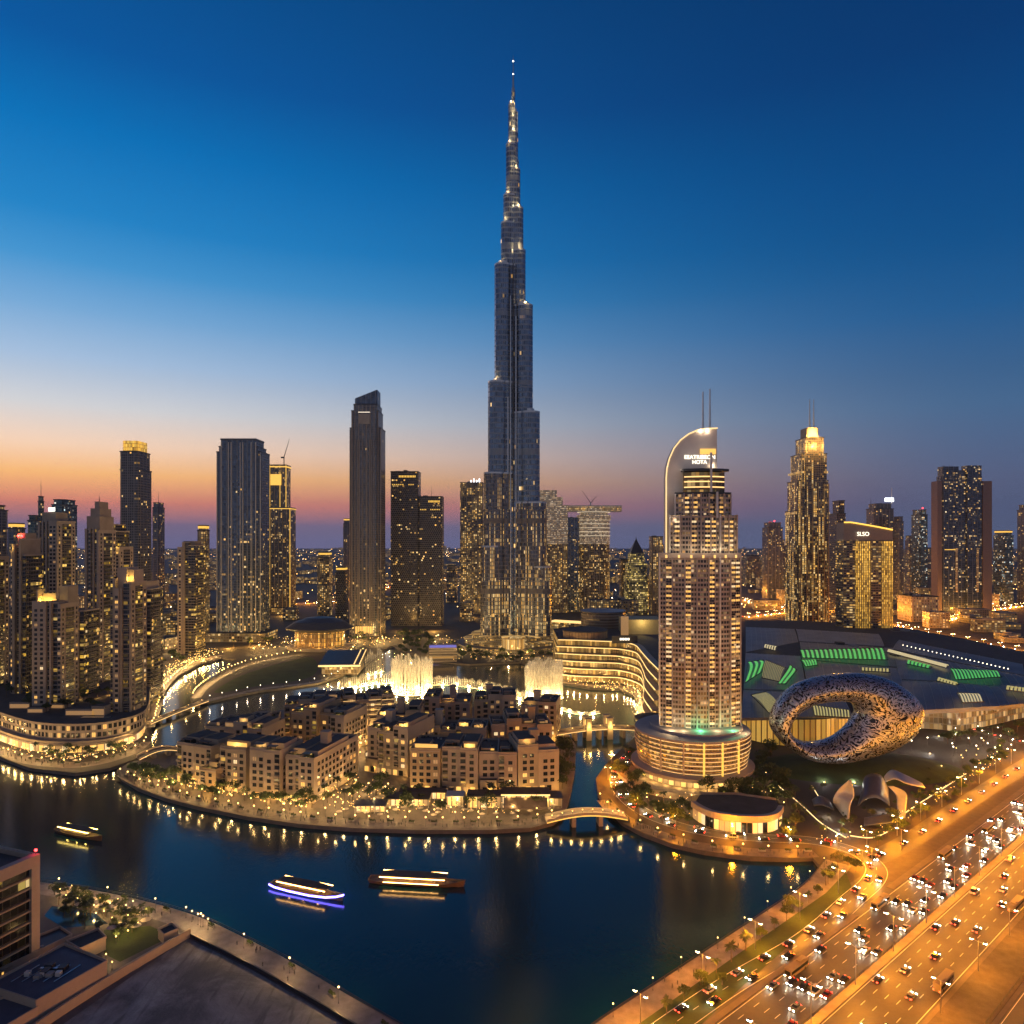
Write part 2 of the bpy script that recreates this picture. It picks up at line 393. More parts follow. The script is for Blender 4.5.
def water_mat():
    m = bpy.data.materials.new('lake_water'); m.use_nodes = True; t = NT(m.node_tree)
    b = t.n('ShaderNodeBsdfPrincipled'); o = t.n('ShaderNodeOutputMaterial'); t.l(b.outputs[0], o.inputs[0])
    ob = t.n('ShaderNodeTexCoord').outputs['Object']
    mp = t.n('ShaderNodeMapping'); t.l(ob, mp.inputs[0]); mp.inputs['Scale'].default_value = (.8, .45, 1)
    n = t.noise(mp.outputs[0], .9, 4, .3); n2 = t.noise(ob, .02, 3)
    t.l(t.mix(n2, (.002, .026, .036), (.004, .042, .054)), b.inputs['Base Color'])
    t.put(b.inputs['Roughness'], t.m('ADD', .09, t.m('MULTIPLY', n2, .09)))
    b.inputs['IOR'].default_value = 1.42
    bp = t.n('ShaderNodeBump'); bp.inputs['Strength'].default_value = .16; bp.inputs['Distance'].default_value = .35
    t.l(n, bp.inputs['Height']); t.l(bp.outputs[0], b.inputs['Normal'])
    return m
w = MB(); w.face([(-1600, -200, WZ), (700, -200, WZ), (700, 1000, WZ), (-1600, 1000, WZ)]); kind(w.build('water', water_mat()))
# ---- promenade and quay paths
def path_struct(name, px, width, z, m, off=0, h=None, k=6, world=None):
    p = spline(world or pp(px), k); mb = MB(); strip(mb, p, width, z, 0, off, h); kind(mb.build(name, m)); return p
M_prom = mat('promenade_stone', (.12, .09, .075), .5, var=.5, scale=.35)
M_prom2 = mat('promenade_pale', (.17, .15, .16), .6, var=.4, scale=.3)
prom_left = path_struct('promenade_path', [(-60, 734), (0, 750), (30, 760.5), (75, 765), (108, 760), (132, 751), (143, 742)], 12, .03, M_prom)
prom_isl = path_struct('promenade_path', [(124, 774), (140, 783), (166, 792), (200, 801), (250, 811), (300, 818), (350, 822), (420, 824), (490, 824), (530, 822), (556, 815)], 9, .03, M_prom)
prom_addr = path_struct('promenade_path', [(604, 800), (616, 813), (628, 821), (646, 829), (675, 840), (706, 847), (750, 852), (788, 853.5), (815, 853)], 9, .03, M_prom)
prom_east = path_struct('promenade_path', [(836, 862), (815, 888), (772, 919), (732, 946), (672, 987), (614, 1026), (560, 1066)], 11, .03, M_prom2, off=1)
prom_south = path_struct('promenade_path', [(-30, 880), (40, 888), (108, 900), (180, 919), (235, 944), (284, 970), (338, 1003), (392, 1036)], 9, .03, M_prom2)
park_edge = path_struct('promenade_path', [(204, 701), (230, 695.5), (258, 689.5), (290, 685.5), (318, 681.5), (340, 674)], 8, .03, M_prom)
park_north = path_struct('promenade_path', [(196, 698), (204, 688), (222, 676), (246, 665.5), (276, 658.5), (304, 654)], 9, .03, M_prom)
canal_west = path_struct('promenade_path', [(147, 728), (154, 709), (157, 697), (164, 685), (177, 673), (198, 662), (222, 655)], 11, .03, M_prom)
mall_quay = path_struct('promenade_path', [(556, 680), (590, 685.5), (624, 686.5), (642, 695), (645, 706), (642, 716), (648, 726)], 12, .03, M_prom)
# ---- park lawn
lawn = spline(pp([(214, 692), (236, 678), (262, 668.5), (290, 661), (310, 657), (318, 666), (312, 676), (290, 682), (258, 686), (232, 691)]), 4, True)
def ccw(p): return p if sum(a[0] * b[1] - b[0] * a[1] for a, b in zip(p, p[1:] + p[:1])) > 0 else p[::-1]
mb = MB(); mb.face([(x, y, .05) for x, y in ccw(lawn)]); kind(mb.build('park_lawn', mat('lit_lawn', (.05, .085, .015), .9, var=.3, scale=.08)))
# ---- highway: t runs along it, n across it
HU, HN = (.766, .643), (-.643, .766)
def HP(t_, n_): return (HU[0] * t_ + HN[0] * n_, HU[1] * t_ + HN[1] * n_)
def hquad(mb, t0, t1, n0, n1, z, mi=0): mb.face([(*HP(t0, n0), z), (*HP(t1, n0), z), (*HP(t1, n1), z), (*HP(t0, n1), z)], mi)
mb = MB(); hquad(mb, 20, 1500, 86, 141.5, .02); kind(mb.build('highway', M_asph))
def hprism(mb, t0, t1, n0, n1, z0, z1): mb.prism([HP(t0, n0), HP(t1, n0), HP(t1, n1), HP(t0, n1)], z0, z1, 0, 0)
M_kerb = mat('kerb_stone', (.13, .105, .085), .75, var=.2)
mb = MB(); hprism(mb, 20, 1500, 106.4, 109.2, -.1, .17); kind(mb.build('median_kerb', mat('median_stone', (.34, .27, .16), .75, var=.25)))
mb = MB(); hprism(mb, 20, 285, 127, 129.2, -.1, .16); hprism(mb, 318, 1500, 127, 130, -.1, .16); kind(mb.build('divider_kerb', M_kerb))
mb = MB(); hprism(mb, 20, 1500, 85, 86.4, -.1, .16); kind(mb.build('edge_kerb', M_kerb))
mb = MB(); hprism(mb, 20, 1500, 72.6, 85.0, -.1, .13); kind(mb.build('pavement', mat('pavement_stone', (.075, .06, .05), .75, var=.4, scale=.3)))
mb = MB(); hquad(mb, 20, 1500, 52, 71.2, .045); kind(mb.build('service_road', M_asph)); mb = MB(); hprism(mb, 20, 1500, 71.2, 72.5, -.1, .16); hprism(mb, 20, 1500, 50.8, 52, -.1, .16); kind(mb.build('service_kerb', M_kerb)); mb = MB(); hquad(mb, 20, 900, 52.5, 52.7, .056); hquad(mb, 20, 900, 70.4, 70.6, .056)
for q in range(60): hquad(mb, 40 + q * 9, 43 + q * 9, 61.4, 61.6, .056)
kind(mb.build('service_markings', mat('road_paint', (.7, .68, .62), .6, var=.15, scale=1))); mb = MB(); hquad(mb, 20, 1500, 20, 72.6, .03); kind(mb.build('dark_verge', mat('scrub_ground', (.018, .018, .012), .95, var=.4, scale=.3)))
mb = MB()
for n_ in (91.4, 95.0, 98.6, 102.2, 112.8, 116.4, 120.0, 123.6):
    t_ = 60
    while t_ < 900: hquad(mb, t_, t_ + 3.2, n_ - .09, n_ + .09, .032); t_ += 9
for n_ in (87.2, 105.8, 109.9, 126.3): hquad(mb, 40, 900, n_ - .1, n_ + .1, .032)
kind(mb.build('lane_markings', mat('road_paint', (.7, .68, .62), .6, var=.15, scale=1)))
RAMP = spline([HP(20, 134.5), HP(120, 134.5), HP(200, 135)] + pp([(806, 940), (852, 900), (872, 882), (876, 868), (862, 855), (838, 846), (806, 840), (760, 838), (716, 834), (676, 825), (644, 812), (624, 796), (617, 780), (622, 764), (634, 752)]), 8)
mb = MB(); strip(mb, RAMP, 9.5, .045); kind(mb.build('ramp_road', M_asph))
mb = MB()
for s_ in (-4.3, 4.3): strip(mb, RAMP, .22, .06, 0, s_)
for (x, y, a) in walk(RAMP, 8): mb.face([(x + cos(a) * q - sin(a) * r, y + sin(a) * q + cos(a) * r, .06) for q, r in ((0, -.08), (3, -.08), (3, .08), (0, .08))])
kind(mb.build('ramp_markings', MATS['road_paint']))
SLIP = spline(pp([(866, 862), (888, 852), (914, 838), (948, 815), (986, 790), (1030, 762), (1090, 730)]), 8)
mb = MB(); strip(mb, SLIP, 11, .034); kind(mb.build('slip_road', M_asph))
SIDE = spline(pp([(1090, 752), (1024, 742), (980, 731), (940, 719), (905, 705), (880, 694)]), 8)
mb = MB(); strip(mb, SIDE, 13, .03); kind(mb.build('side_road', M_asph))
mb = MB(); plaza = ccw(pp([(872, 860), (905, 846), (960, 815), (1030, 772), (1030, 800), (960, 846), (905, 878), (884, 884)])); mb.face([(x, y, .028) for x, y in plaza]); kind(mb.build('junction_paving', mat('junction_stone', (.08, .06, .05), .7, var=.3)))
# grass verge between the east promenade and the ramp
VERGE = ccw(pp([(846, 872), (826, 893), (786, 921), (744, 950), (690, 988), (636, 1026), (600, 1052), (668, 1052), (702, 1024), (744, 985), (790, 945), (826, 912), (852, 888)]))
mb = MB(); mb.face([(x, y, .05) for x, y in VERGE]); kind(mb.build('grass_verge', M_grass))
# far roads, lit amber
FARROADS = [([(700, 590), (745, 601), (785, 608), (830, 612), (880, 622), (930, 634), (1024, 652), (1200, 690)], 26), ([(745, 617), (790, 612), (850, 603), (900, 597)], 18), ([(880, 632), (940, 643), (1024, 664), (1150, 700)], 20), ([(940, 622), (985, 611), (1024, 606)], 18), ([(380, 588), (440, 582), (470, 578)], 20), ([(290, 604), (330, 602), (350, 598)], 16), ([(0, 628), (60, 622), (100, 616)], 14)]
FARP = []
for px, wd in FARROADS: FARP.append(path_struct('far_road', px, wd, .06, M_asph))
# sand lot on the south bank, sunk behind its wall
LOT = ccw(pp([(187, 938), (255, 972), (330, 1016), (400, 1062), (300, 1120), (60, 1090), (52, 1032)]))
mb = MB(); mb.face([(x, y, .04) for x, y in LOT]); 
def lot_mat():
    m = bpy.data.materials.new('graded_sand'); m.use_nodes = True; t = NT(m.node_tree); b = t.n('ShaderNodeBsdfPrincipled'); o = t.n('ShaderNodeOutputMaterial'); t.l(b.outputs[0], o.inputs[0])
    ob = t.n('ShaderNodeTexCoord').outputs['Object']; mp = t.n('ShaderNodeMapping'); t.l(ob, mp.inputs[0]); mp.inputs['Rotation'].default_value = (0, 0, .7); mp.inputs['Scale'].default_value = (1, .12, 1)
    n1 = t.noise(ob, .045, 6, .6, .65); n2 = t.noise(mp.outputs[0], .35, 3, .5); n3 = t.noise(ob, 1.4, 3)
    f = t.n('ShaderNodeMapRange'); t.l(n1, f.inputs[0]); f.inputs[1].default_value = .38; f.inputs[2].default_value = .64
    c = t.mix(f.outputs[0], (.13, .12, .115), (.42, .39, .36)); g_ = t.n('ShaderNodeMapRange'); t.l(n2, g_.inputs[0]); g_.inputs[1].default_value = .52; g_.inputs[2].default_value = .68; g_.inputs[4].default_value = .75
    c = t.mix(g_.outputs[0], c, (.11, .1, .095)); c = t.mix(t.m('MULTIPLY', n3, .35), c, (.3, .27, .25)); t.l(c, b.inputs['Base Color']); b.inputs['Roughness'].default_value = .95
    bp = t.n('ShaderNodeBump'); bp.inputs['Strength'].default_value = .9; bp.inputs['Distance'].default_value = .5; t.l(t.m('ADD', n1, t.m('MULTIPLY', n3, .2)), bp.inputs['Height']); t.l(bp.outputs[0], b.inputs['Normal']); return m
kind(mb.build('sand_lot', lot_mat()))
# ---- museum mound
def mound(cx, cy, rx, ry, h, name, m):
    mb = MB(); prof = [(1, 0), (.9, .22), (.75, .5), (.55, .78), (.3, .95), (0.0001, 1)]
    mb.lathe([(r, z * h + .03) for r, z in prof], 40, 0, 0, 0, sx=rx, sy=ry); o = mb.build(name, m, smooth=True); o.location = (cx, cy, 0); kind(o); return o
mx, my = P(858, 768)
mound(mx, my, 66, 34, 8, 'terrain_mound', M_grass)
# hills of haze-blue far land
# ================================================================== BUILDING HELPERS
WIN = {}
def win_mesh(ww, wh, var):
    key = (round(ww, 2), round(wh, 2), var)
    if key in WIN: return WIN[key]
    mb = MB(); f = .14; d = -.16
    X0, X1, Z0, Z1 = -ww / 2, ww / 2, 0, wh
    o = [(X0 - f, d, Z0 - f), (X1 + f, d, Z0 - f), (X1 + f, d, Z1 + f), (X0 - f, d, Z1 + f)]; i = [(X0, d, Z0), (X1, d, Z0), (X1, d, Z1), (X0, d, Z1)]
    q = [(a, -.03, c) for a, _, c in i]; bk = [(a, 0.02, c) for a, _, c in o]
    for k in range(4):
        j = (k + 1) % 4
        mb.face([o[k], o[j], i[j], i[k]], 0); mb.face([i[k], i[j], q[j], q[k]], 0); mb.face([bk[k], bk[j], o[j], o[k]], 0)
    mb.face(q, 1); mb.box(-.05, .05, -.09, -.02, 0, wh, 2)
    WIN[key] = (mb, mb.mesh('window', [M_stone2, [M_glassd, M_gwarm, M_gdim, M_gpale][var], M_dark])); return WIN[key]
def add_windows(th, faces, lit=.15, cap=100, frame=None, seed=1):
    """faces: (ox, oy, dx, dy, length, z0, z1, pitch_u, pitch_z, ww, wh) in the thing's own space, outward normal (dy, -dx)"""
    r = random.Random(seed); loc, rz = th.location, th.rotation_euler.z; L = []
    for (ox, oy, dx, dy, ln, z0, z1, pu, pz, ww, wh) in faces:
        nu = max(1, int(ln / pu)); nzr = max(1, int((z1 - z0) / pz)); mg = (ln - nu * pu) / 2
        for i in range(nu):
            for k in range(nzr):
                x = ox + dx * (mg + (i + .5) * pu); y = oy + dy * (mg + (i + .5) * pu); z = z0 + k * pz + (pz - wh) / 2
                wx, wy = rot2(x, y, rz); wx += loc.x; wy += loc.y; nx, ny = rot2(dy, -dx, rz)
                face = (nx * -wx + ny * -wy) / hypot(wx, wy); e = r.random()
                var = 0 if e > lit else (1 if e < lit * .5 else 2 if e < lit * .85 else 3)
                L.append((0 if face > .08 else 1, hypot(wx, wy) / max(face, .1), x, y, z, dx, dy, ww, wh, var))
    L.sort(key=lambda q: (q[0], q[1])); rest = MB()
    n_ind = 0
    for q in L:
        _, _, x, y, z, dx, dy, ww, wh, var = q; src, me = win_mesh(ww, wh, var)
        if n_ind < cap and q[0] == 0:
            o = bpy.data.objects.new('window', me); COL.objects.link(o); o.parent = th; o.location = (x, y, z); o.rotation_euler = (0, 0, atan2(dy, dx)); n_ind += 1
        else:
            a = atan2(dy, dx); base = len(rest.v)
            rest.v += [(x + v[0] * cos(a) - v[1] * sin(a), y + v[0] * sin(a) + v[1] * cos(a), z + v[2]) for v in src.v]
            rest.f += [[base + i for i in f] for f in src.f]; rest.mi += [m if m != 1 else [1, 3, 4, 5][var] for m in src.mi]; rest.uv += src.uv
    if rest.f: kind(rest.build('window_rows', [M_stone2, M_glassd, M_dark, M_gwarm, M_gdim, M_gpale], th), 'stuff')
def roof_kit(th, x0, x1, y0, y1, z, seed=0, n=4, mast=0):
    r = random.Random(seed); w = x1 - x0; d = y1 - y0
    for k in range(n):
        a = x0 + w * r.uniform(.12, .7); b = y0 + d * r.uniform(.15, .7); s = min(w, d) * r.uniform(.1, .24)
        MB().box(a, a + s, b, b + s * r.uniform(.6, 1.3), z, z + s * r.uniform(.35, .7)).build('rooftop_unit', M_concrete if r.random() < .5 else M_dark, th)
    if mast: m = MB(); m.bar((x0 + w * .5, y0 + d * .5, z), (x0 + w * .5, y0 + d * .5, z + mast), .45, .12); m.build('mast', M_dark, th)
def rail(mb, poly, z, h=1.1, th_=.15, closed=True):
    n = len(poly)
    for i in range(n if closed else n - 1): mb.beam((*poly[i], z + h / 2), (*poly[(i + 1) % n], z + h / 2), th_, h)
# ================================================================== GLASS TOWERS
def front_px(x0, x1, Y, depth):
    k = depth / (Y + depth)   # the receding side wall takes part of the tower's outline
    if x1 < 512: x1 = max((x1 - 512 * k) / (1 - k), x0 + (x1 - x0) * .5)
    if x0 > 512: x0 = min((x0 - 512 * k) / (1 - k), x1 - (x1 - x0) * .5)
    return x0, x1
def tower_at(name, label, x0, x1, Y, cat='skyscraper', rz=0, r=None, group=None):
    cx = XA((x0 + x1) / 2, Y); w = (x1 - x0) * Y / F; th = thing(name, label, cat, (cx, Y, 0), rz, group); occpath(cx - w / 2, Y + w / 2, cx + w / 2, Y + w / 2, w * .5)
    return th, w
# ---- the tall spire: three winged, stepped plan
FB = facade('spire_glass', (.09, .14, .22), (.2, .24, .3), 2.6, 7.2, .2, .3, .03, 2.2, zr=(0, 330, 2.0, .35), metal=.75, rough=.2, band=(96, 7, 20), colp=0.0, fmetal=.7, clus=.02)
FBL = facade('spire_low_glass', (.09, .105, .14), (.16, .15, .15), 2.2, 5.4, .3, .2, .12, 1.5, zr=(0, 260, 1.2, .1), metal=.7, rough=.22, colp=.26, colS=.4, band=(96, 7, 20), fmetal=.5)
YBK = 1000.0
bk = thing('supertall_tower', 'supertall stepped glass tower tapering to a thin needle, tallest in the skyline', 'skyscraper', (XA(513.2, YBK), YBK, 0)); occ(bk.location.x, YBK, 85)
zof = lambda py: ZA(py, YBK)
def stadium(r, w, a, n=7):
    L = r - w / 2; m = max(1, int(L / 8)); b = min(1.3, w * .07)   # scalloped flanks: the wings are bundles of rounded bays
    sc = [(L * (i + q) / m, b * sin(pi * q)) for i in range(m) for q in (0, .12, .35, .65, .88)] + [(L, 0)]
    pts = [(x, -w / 2 - d) for x, d in sc] + [(r - w / 2 + w / 2 * sin(pi * k / n), -w / 2 * cos(pi * k / n)) for k in range(1, n)] + [(x, w / 2 + d) for x, d in sc[::-1]]
    return [rot2(x, y, a) for x, y in pts]
PXM = YBK / F
WA = [(106, 508.6), (146, 506.3), (197, 503.8), (225, 501.4), (267.5, 495.2), (384, 489), (474, 485), (546, 481.8)]
WB_ = [(119, 515.4), (133, 517.6), (170.6, 519.8), (210, 522.8), (252.5, 525), (308, 532), (414, 538.7), (503, 545), (566, 550)]
WCk = [(112, 4), (160, 8), (215, 12), (260, 18), (345, 26), (440, 32), (540, 38)]
pl = M_led
for nm, steps, ang in (('left', [(py, 513.2 - x) for py, x in WA], radians(206)), ('right', [(py, x - 513.2) for py, x in WB_], radians(-26)), ('rear', WCk, radians(90))):
    mb = MB(); lights = []
    for k, (py, px) in enumerate(steps):
        r = px * PXM / abs(cos(ang)) if nm != 'rear' else px * PXM
        wd = max(5.0, min(27, 9 + px * .62)) - .15 * k; z = zof(py); r = max(r, wd * .52)
        zs = 0 if k < 3 else 0
        mb.prism(stadium(r, wd, ang), 0, z, 3 if nm != 'rear' and k >= len(steps) - 2 else 0, 1)
        mb.prism(stadium(r + .25, wd + .5, ang), z - 1.6, z + .8, 2, 2)
        mb.prism(stadium(r * .8, wd * .7, ang), z + .8, z + 5, 2, 2)
        lights.append((rot2(r - wd * .2, -3, ang), z + 4))
    wing = mb.build('wing', [FB, M_steel, M_steel, FBL], bk)
    # lower storeys: lit frames of columns standing proud of the wing
    mb = MB(); r = (steps[-1][1] * PXM / abs(cos(ang)) if nm != 'rear' else steps[-1][1] * PXM)
    wd = 27
    r4 = (steps[-2][1] * PXM / abs(cos(ang)) if nm != 'rear' else steps[-2][1] * PXM)
    mb.prism(stadium(r4 + .8, wd + 1.2, ang), 0, zof(510), 0, 1)
    mb.build('lower_wing', [FBL, M_steel], bk)
    for k, ((lx, ly), z) in enumerate(lights):
        if nm != 'rear' and k < 6: point_light(bk, (lx * 1.02, ly - 9, z + 3), 11000 if k < 4 else 9000, (1, .62, .24), 1.5)
mb = MB(); core = []
for k, (py, hw) in enumerate([(92, 2.6), (119, 4.2), (150, 6), (190, 8), (240, 10), (330, 13), (420, 16), (500, 18)]):
    rr = hw * PXM * .72; mb.prism([(rr * cos(2 * pi * j / 12 + .26), rr * sin(2 * pi * j / 12 + .26)) for j in range(12)], 0, zof(py), 0, 1)
mb.build('core', [FB, M_steel], bk)
mb = MB(); prof = [(92, 2.2), (88, 2.0), (87.8, 1.2), (76, 1.0), (75.8, .7), (58, .35), (55, .12)]
mb.lathe([(p * PXM * .8, zof(y)) for y, p in prof], 10); mb.build('spire', M_steel, bk)
for y in (75, 62): MB().ball((0, 0, zof(y) + 1), 1.1, 6).build('warning_light', glow('warning_white', (1, .9, .8), 6), bk)
for k, (ang, r0) in enumerate(((radians(-90), 17), (radians(-76), 17.5), (radians(-104), 17.5), (radians(-64), 18.5), (radians(-116), 18.5))):   # fins in the groove facing the lake
    x, y = r0 * cos(ang) * .9, r0 * sin(ang)
    m = MB(); m.box(x - .7, x + .7, y - 1.4, y + 6, 0, zof((268, 320, 300, 420, 400)[k]), 0); m.build('fin', M_steel if k else M_dark, bk)
mb = MB()
for rr, z0, z1 in ((78, 0, 7), (68, 7, 13), (58, 13, 19)):
    mb.lathe([(rr, z0), (rr, z1 - 1.2), (rr + 1.2, z1 - 1.2), (rr + 1.2, z1), (0, z1)], 64, 0)
mb.build('terrace', [facade('terrace_glass', (.05, .05, .05), (.22, .18, .14), 3, 3.4, .18, .35, .4, 1.3, metal=.3)], bk)
ent = MB(); ent.lathe([(15, 0), (15, 21), (16, 21), (16, 22.5), (0, 23)], 32, 0, 0, -66, sy=.8); ent.build('entrance_pavilion', [facade('pavilion_gold', (.2, .13, .06), (.3, .22, .13), 2.6, 20, .2, .08, 1.0, .9, colp=.9, colS=.9, metal=.2)], bk)
# ---- generic slab towers
def slab(name, label, x0, x1, top, Y, depth, tiers, fmat, roof=M_roof, fins=(), finm=M_white, finw=.8, base=None, kit=3, mast=0, chf=1.5, crown=None, cat='skyscraper', z0=0, rz=0, group=None):
    """tiers: (f0, f1, top_px, y0f, y1f) fractions of the front width and of the depth, outermost (lowest) first"""
    x0, x1 = front_px(x0, x1, Y, depth)
    th, w = tower_at(name, label, x0, x1, Y, cat, rz, group=group); ax = lambda f: (f - .5) * w
    for k, (f0, f1, tp, d0, d1) in enumerate(tiers):
        z = ZA(tp, Y); a, b = ax(f0), ax(f1); y0, y1 = d0 * depth, d1 * depth
        m = MB(); m.prism(chamf(a, b, y0, y1, min(chf, (b - a) * .2)), z0, z, 0, 1)
        m.build('shaft' if k == 0 else 'upper_tier', [fmat, roof], th)
        pm = MB(); rail(pm, rect(b - a, y1 - y0, a, y0), z, 1.6, .5); pm.build('parapet', roof if roof is not M_roof else M_dark, th)
        ztop, box_ = z, (a, b, y0, y1)
    for (f, tp, *r) in fins:
        fw = r[0] if r else finw; fy = (r[1] if len(r) > 1 else 0) * depth
        m = MB(); m.box(ax(f) - fw / 2, ax(f) + fw / 2, fy - 1.3, fy + .3, z0, ZA(tp, Y) + 1); m.build('fin', finm, th)
    roof_kit(th, *box_, ztop, int(x0), kit, mast)
    return th, w, ax, ztop, box_
def ledge(th, a, b, y0, y1, z, h=1.2, m=None, out=.5, name='light_band'):
    q = MB(); q.prism(rect(b - a + 2 * out, y1 - y0 + 2 * out, a - out, y0 - out), z, z + h, 0, 0, True); return q.build(name, m or M_led, th)
F_navy = facade('navy_glass', (.08, .12, .19), (.06, .075, .1), 3.0, 3.7, .16, .28, .05, 2.0, zr=(0, 190, 4.0, .12), bay=(7.5, 1.3, (.16, .18, .22)), metal=.7)
th, w, ax, zt, bx = slab('apartment_tower', 'broad navy glass tower with full-height white fins behind the park lawn', 215, 270, 440, 1052, 42,
    [(0, 1, 452, .1, 1), (.07, .93, 447, .03, .95), (.12, .9, 440, 0, .85)], F_navy, M_dark, fins=[(f, 443) for f in (.14, .3, .36, .56, .62, .8, .9)] + [(.02, 453, .8, .1), (.98, 453, .8, .1)])
m = MB(); rail(m, rect(bx[1] - bx[0], bx[3] - bx[2], bx[0], bx[2]), zt + 1.6, 1, .4); m.build('crown_frame', M_white, th)
MB().box(-44, 46, -14, 40, 0, 13, 0, 1).build('podium', [facade('podium_lit', (.06, .05, .05), (.12, .1, .09), 4, 4.2, .2, .3, .5, 1.4, metal=.3), M_roof], th)
F_gold = facade('bronze_glass', (.12, .11, .1), (.1, .09, .08), 2.6, 3.6, .2, .25, .12, 1.5, bay=(8, 1.2, (.3, .22, .1)), metal=.6)
th, w, ax, zt, bx = slab('office_tower', 'two-tier tower edged with gold light lines and a crane on its roof', 268.5, 296, 465, 1440, 40, [(.05, 1, 508, 0, 1), (.0, .78, 465, .12, .9)], F_gold, M_dark, kit=1)
for f, t0, d in ((.05, 508, 0), (1, 508, 0), (.02, 465, .12), (.78, 465, .12), (.5, 472, .12)): MB().box(ax(f) - .5, ax(f) + .5, d * 40 - .9, d * 40 + .3, 2 if d == 0 else ZA(508, 1440), ZA(t0, 1440)).build('light_line', M_gold, th)
ledge(th, ax(.05), ax(1), 0, 40, ZA(509, 1440), 1.6, M_gold); ledge(th, ax(0), ax(.78), 5, 36, ZA(467, 1440), 2.4, M_gold)
MB().box(ax(.06), ax(.56), 3.6, 5, ZA(485, 1440), ZA(474, 1440)).build('lit_panel', M_gold, th)
MB().box(ax(.05) - 6, ax(1) + 4, -8, 44, 0, 13, 0, 1).build('podium', [MATS['podium_lit'], M_roof], th)
cr = thing('tower_crane', 'thin tower crane with raised jib on the gold-edged tower', 'crane', (XA(284, 1450), 1450, zt))
m = MB(); m.bar((0, 0, 0), (0, 0, 17), 1.0, 1.0, 4); m.build('mast', M_dark, cr); m = MB(); m.bar((0, 0, 17), (11, 0, 54), .9, .3, 4); m.build('jib', M_dark, cr)
MB().box(-6, 0, -1.2, 1.2, 15, 18).build('counterweight', M_dark, cr)
F_tall = facade('bronze_navy_glass', (.09, .115, .15), (.13, .12, .115), 2.8, 3.8, .24, .25, .04, 2.0, zr=(0, 120, 5, .12), bay=(6.0, 1.2, (.22, .19, .17)), metal=.65)
th, w, ax, zt, bx = slab('residential_tower', 'slender very tall tower with raked top right of the gold-edged tower', 349, 385.5, 412, 1107, 44,
    [(0, 1, 428, .1, 1), (.06, .93, 411, .04, .95), (.14, .9, 405, 0, .9)], F_tall, M_dark, fins=[(f, 440) for f in (.2, .27, .34, .42, .58, .66, .73, .8)] + [(.01, 430, .8, .1), (.99, 430, .8, .1), (.08, 412, .8, .04), (.92, 412, .8, .04)], finm=mat('bronze_fin', (.3, .25, .22), .4, .5, var=.1), kit=0)
a, b = ax(.16), ax(.88); m = MB(); m.prism(chamf(a, b, 4, 34, 2), zt, zt + 10, 0, 1, ztop=lambda x, y: ZA(398, 1107) + (x - a) / (b - a) * (ZA(389, 1107) - ZA(398, 1107))); m.build('crown', [F_navy, M_dark], th)
MB().box(ax(.3), ax(.66), -.8, 2, ZA(424, 1107), ZA(414, 1107)).build('sky_terrace', M_concrete, th); ledge(th, ax(.3), ax(.66), -.2, 2, ZA(412.5, 1107), 1, glow('soft_pale', (1, .85, .65), 1.2), .3)
MB().box(ax(.2), ax(.75), -1.0, .5, 4, 15).build('lobby_glass', M_gwarm, th)
F_latt = facade('lattice_glass', (.018, .02, .028), (.13, .12, .12), 3.4, 3.4, .3, .35, .05, 2.4, metal=.4, offset=True, dim=.05, clus=.04)
for lb, x0, x1, tp, seed in (('taller dark lattice tower of a pair with lit upper row', 390.5, 421, 472, 1), ('shorter dark lattice tower with a mast beside its taller twin', 418.8, 444, 497, 2)):
    th, w, ax, zt, bx = slab('lattice_tower', lb, x0, x1, tp, 1238, 36, [(0, 1, tp, 0, 1)], F_latt, M_dark, kit=2, mast=20 if seed == 2 else 0)
    mb = MB(); rr = random.Random(seed)
    for row, n_ in ((6, 11), (21, 12)):
        for k in range(n_):
            if rr.random() < .85: x = ax(.3 if row == 6 else .06) + k * w * (.62 if row == 6 else .88) / n_; mb.box(x, x + w * .035, -.4, .2, zt - row - (3.4 if row == 6 else 1.8), zt - row)
    kind(mb.build('lit_panel', M_gold, th), 'stuff')
F_warm = facade('warm_flats', (.05, .05, .055), (.17, .14, .11), 3.6, 3.5, .3, .3, .3, 1.8, bay=(11, 1.8, (.2, .17, .14)), metal=.4)
th, w, ax, zt, bx = slab('apartment_tower', 'warm-lit square tower with white crown lights left of the supertall tower', 460, 484, 483, 1440, 45, [(0, 1, 483, 0, 1)], F_warm, M_dark, kit=2)
for k in range(4): MB().box(ax(.45 + k * .12), ax(.5 + k * .12), 2, 8, zt, zt + 6 + 3 * (k % 2)).build('crown_light', glow('crown_white', (.95, .95, 1), 3), th)
